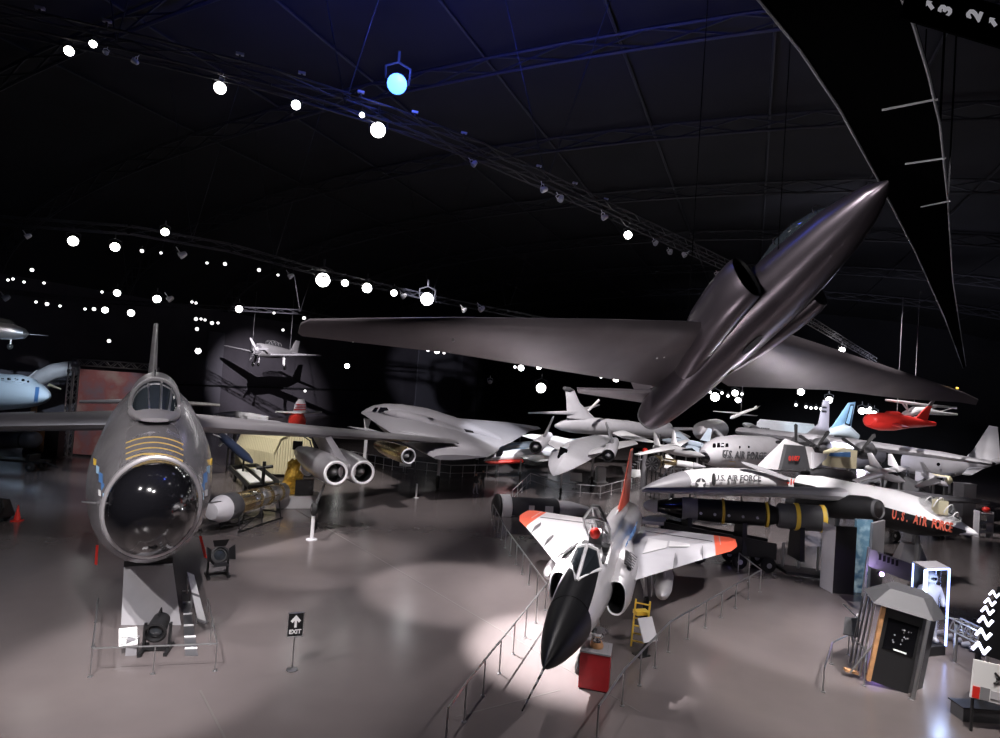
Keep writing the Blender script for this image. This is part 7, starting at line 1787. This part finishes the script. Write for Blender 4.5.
WH = (1, .94, .95); CO = (.9, .92, 1)
# fighter: key from the upper left throws its shadow to the right
spot((-5, 26, 19), fl(568, 652), 360000, 21, .75, WH, .1)
spot((-9, 19, 19), F(-2, -2, 2), 40000, 26, .5, WH)
spot((-3, 33, 20), F(-4, 0, 2), 30000, 45, .5, WH)
spot((14, 12, 20), F(2, 4, 1), 22000, 50, .5, WH)
# bomber
spot((-2, 4, 19), at(152, 480, 21), 38000, 40, .5, WH)
spot((-19, 6, 19), at(152, 500, 20), 26000, 45, .5, WH)
spot((-8, 6, 18), fl(150, 668), 42000, 24, .5, WH, .1)
spot((-6, 22, 19), at(330, 470, 34), 26000, 45, .5, WH)
spot((-28, 18, 19), at(40, 415, 30), 6000, 60, .5, CO)
spot((-24, 38, 20), at(152, 390, 45), 16000, 40, .5, WH)
# pools of light on the floor
spot((-8, 26, 20), fl(455, 590), 62000, 24, .5, WH, .12)
spot((-12, 22, 20), fl(330, 560), 30000, 26, .6, WH, .12)
spot((16, 14, 20), fl(800, 625), 52000, 30, .4, WH, .12)
spot((22, 22, 20), fl(930, 650), 26000, 28, .5, WH, .12)
spot((4, 8, 20), fl(690, 690), 14000, 26, .5, WH, .12)
spot((-9, 5, 19), fl(150, 715), 30000, 36, .5, WH, .12)
spot((-22, 14, 20), fl(30, 600), 7000, 40, .8, (.75, .82, 1))
spot((-30, 30, 20), fl(60, 490), 14000, 50, .8, (.7, .8, 1))
spot((-4, 40, 21), fl(420, 500), 30000, 50, .8, WH)
spot((0, 46, 21), fl(560, 505), 18000, 30, .5, WH)
spot((2, 24, 20), fl(420, 640), 16000, 60, .8, WH)
spot((-10, 20, 20), fl(240, 590), 18000, 22, .4, WH, .12)
# engines and hut
spot((-16, 30, 18), at(250, 500, 34), 34000, 40, .5, WH)
spot((-20, 36, 18), fl(280, 480), 40000, 40, .5, (1, .95, .85))
# flying wing, centre
spot((-6, 40, 20), at(420, 430, 56), 34000, 50, .5, WH)
spot((10, 44, 21), at(580, 450, 55), 30000, 50, .5, WH)
spot((4, 60, 21), at(620, 425, 75), 60000, 50, .5, WH)
spot((8, 52, 20), at(520, 450, 62), 50000, 40, .5, CO)
spot((-14, 40, 19), at(272, 412, 61), 50000, 15, .6, WH)
# right group
spot((14, 30, 20), at(730, 480, 44), 80000, 45, .5, WH)
spot((18, 44, 21), at(740, 450, 58), 70000, 50, .5, WH)
spot((16, 20, 20), at(890, 500, 34), 60000, 36, .5, WH)
spot((26, 46, 21), at(900, 470, 54), 60000, 55, .5, WH)
spot((20, 60, 21), at(780, 425, 88), 160000, 40, .5, CO)
spot((34, 60, 20), at(840, 420, 88), 90000, 30, .5, (.6, .85, 1))
spot((24, 30, 19), at(900, 418, 47), 16000, 30, .5, WH)
spot((12, 12, 19), fl(870, 690), 34000, 40, .6, (1, .93, .88))
# red poster, blue nose, trainer
spot((-30, 40, 14), at(104, 410, 54), 6000, 30, .5, (1, .9, .9))
spot((-34, 40, 16), at(15, 392, 64), 70000, 22, .5, (.72, .85, 1))
q = at(266, 352, 50); spot((q.x, q.y, 24), at(268, 358, 92), 340000, 20, .8, (1, .93, 1), .1)
spot((-8, 50, 20), onplane(432, 378, hall(0, LW, 0), LA), 200000, 14, .6, (.85, .85, 1))
spot(hall(62, 8, 3), hall(105, 18, 34), 110000, 80, .9, (.8, .8, 1), .5)  # added uplight without a fixture, brings out the far vault arcs
spot((-40, 40, 18), at(0, 331, 60), 16000, 8, .5, WH)
# reconnaissance aircraft lit from below and from its left
spot((-3, 14, 1.5), NOSE - UX * 4, 2200, 75, .6, WH)
spot((-10, 11, 15), NOSE - UX * 5, 26000, 50, .6, WH)
spot((-4, 6, 9), NOSE - UX * 4, 7000, 60, .6, WH, .4)
spot((22, 48, 20), at(815, 415, 72), 60000, 30, .6, WH)
spot((20, 36, 6), at(920, 408, 52), 16000, 30, .6, WH)  # added spot without a fixture, brightens the white high-wing plane
spot((4, 29, .6), at(500, 345, 20), 8000, 80, .7, WH)
spot((18, 27, .6), at(900, 380, 18), 2600, 80, .7, WH)
# blue lamp washing the vault, added point lights as faint fill on the vault
q = zplane(397, 84, 20.5); spot(q + V((0, 1.0, .6)), q + V((0, 2, 10)), 42000, 150, .6, (.06, .1, 1), .3)
glow(hall(95, 20, 17), 1000, (.75, .75, 1), 1.0)
glow(hall(30, -20, 19), 40, (.6, .6, 1), 1.0)
spot((2, 30, 9), zplane(570, 195, 19), 1500, 60, .8, WH)  # added uplight without a fixture, whitens the pale cans on the beam
spot((-24, 30, 9), zplane(180, 256, 18), 1500, 60, .8, WH)  # second added uplight, for the pale cans of the farther rows
q = zplane(397, 84, 20.5); glow(q + V((.6, -1.0, .2)), 350, (.08, .14, 1), .3)
q = at(881.5, 574, 26.3); glow(q, 40, (.5, .3, 1), .1)
glow((c0 + c1) / 2 - V((0, .5, .5)), 60, (.5, .65, 1), .2)
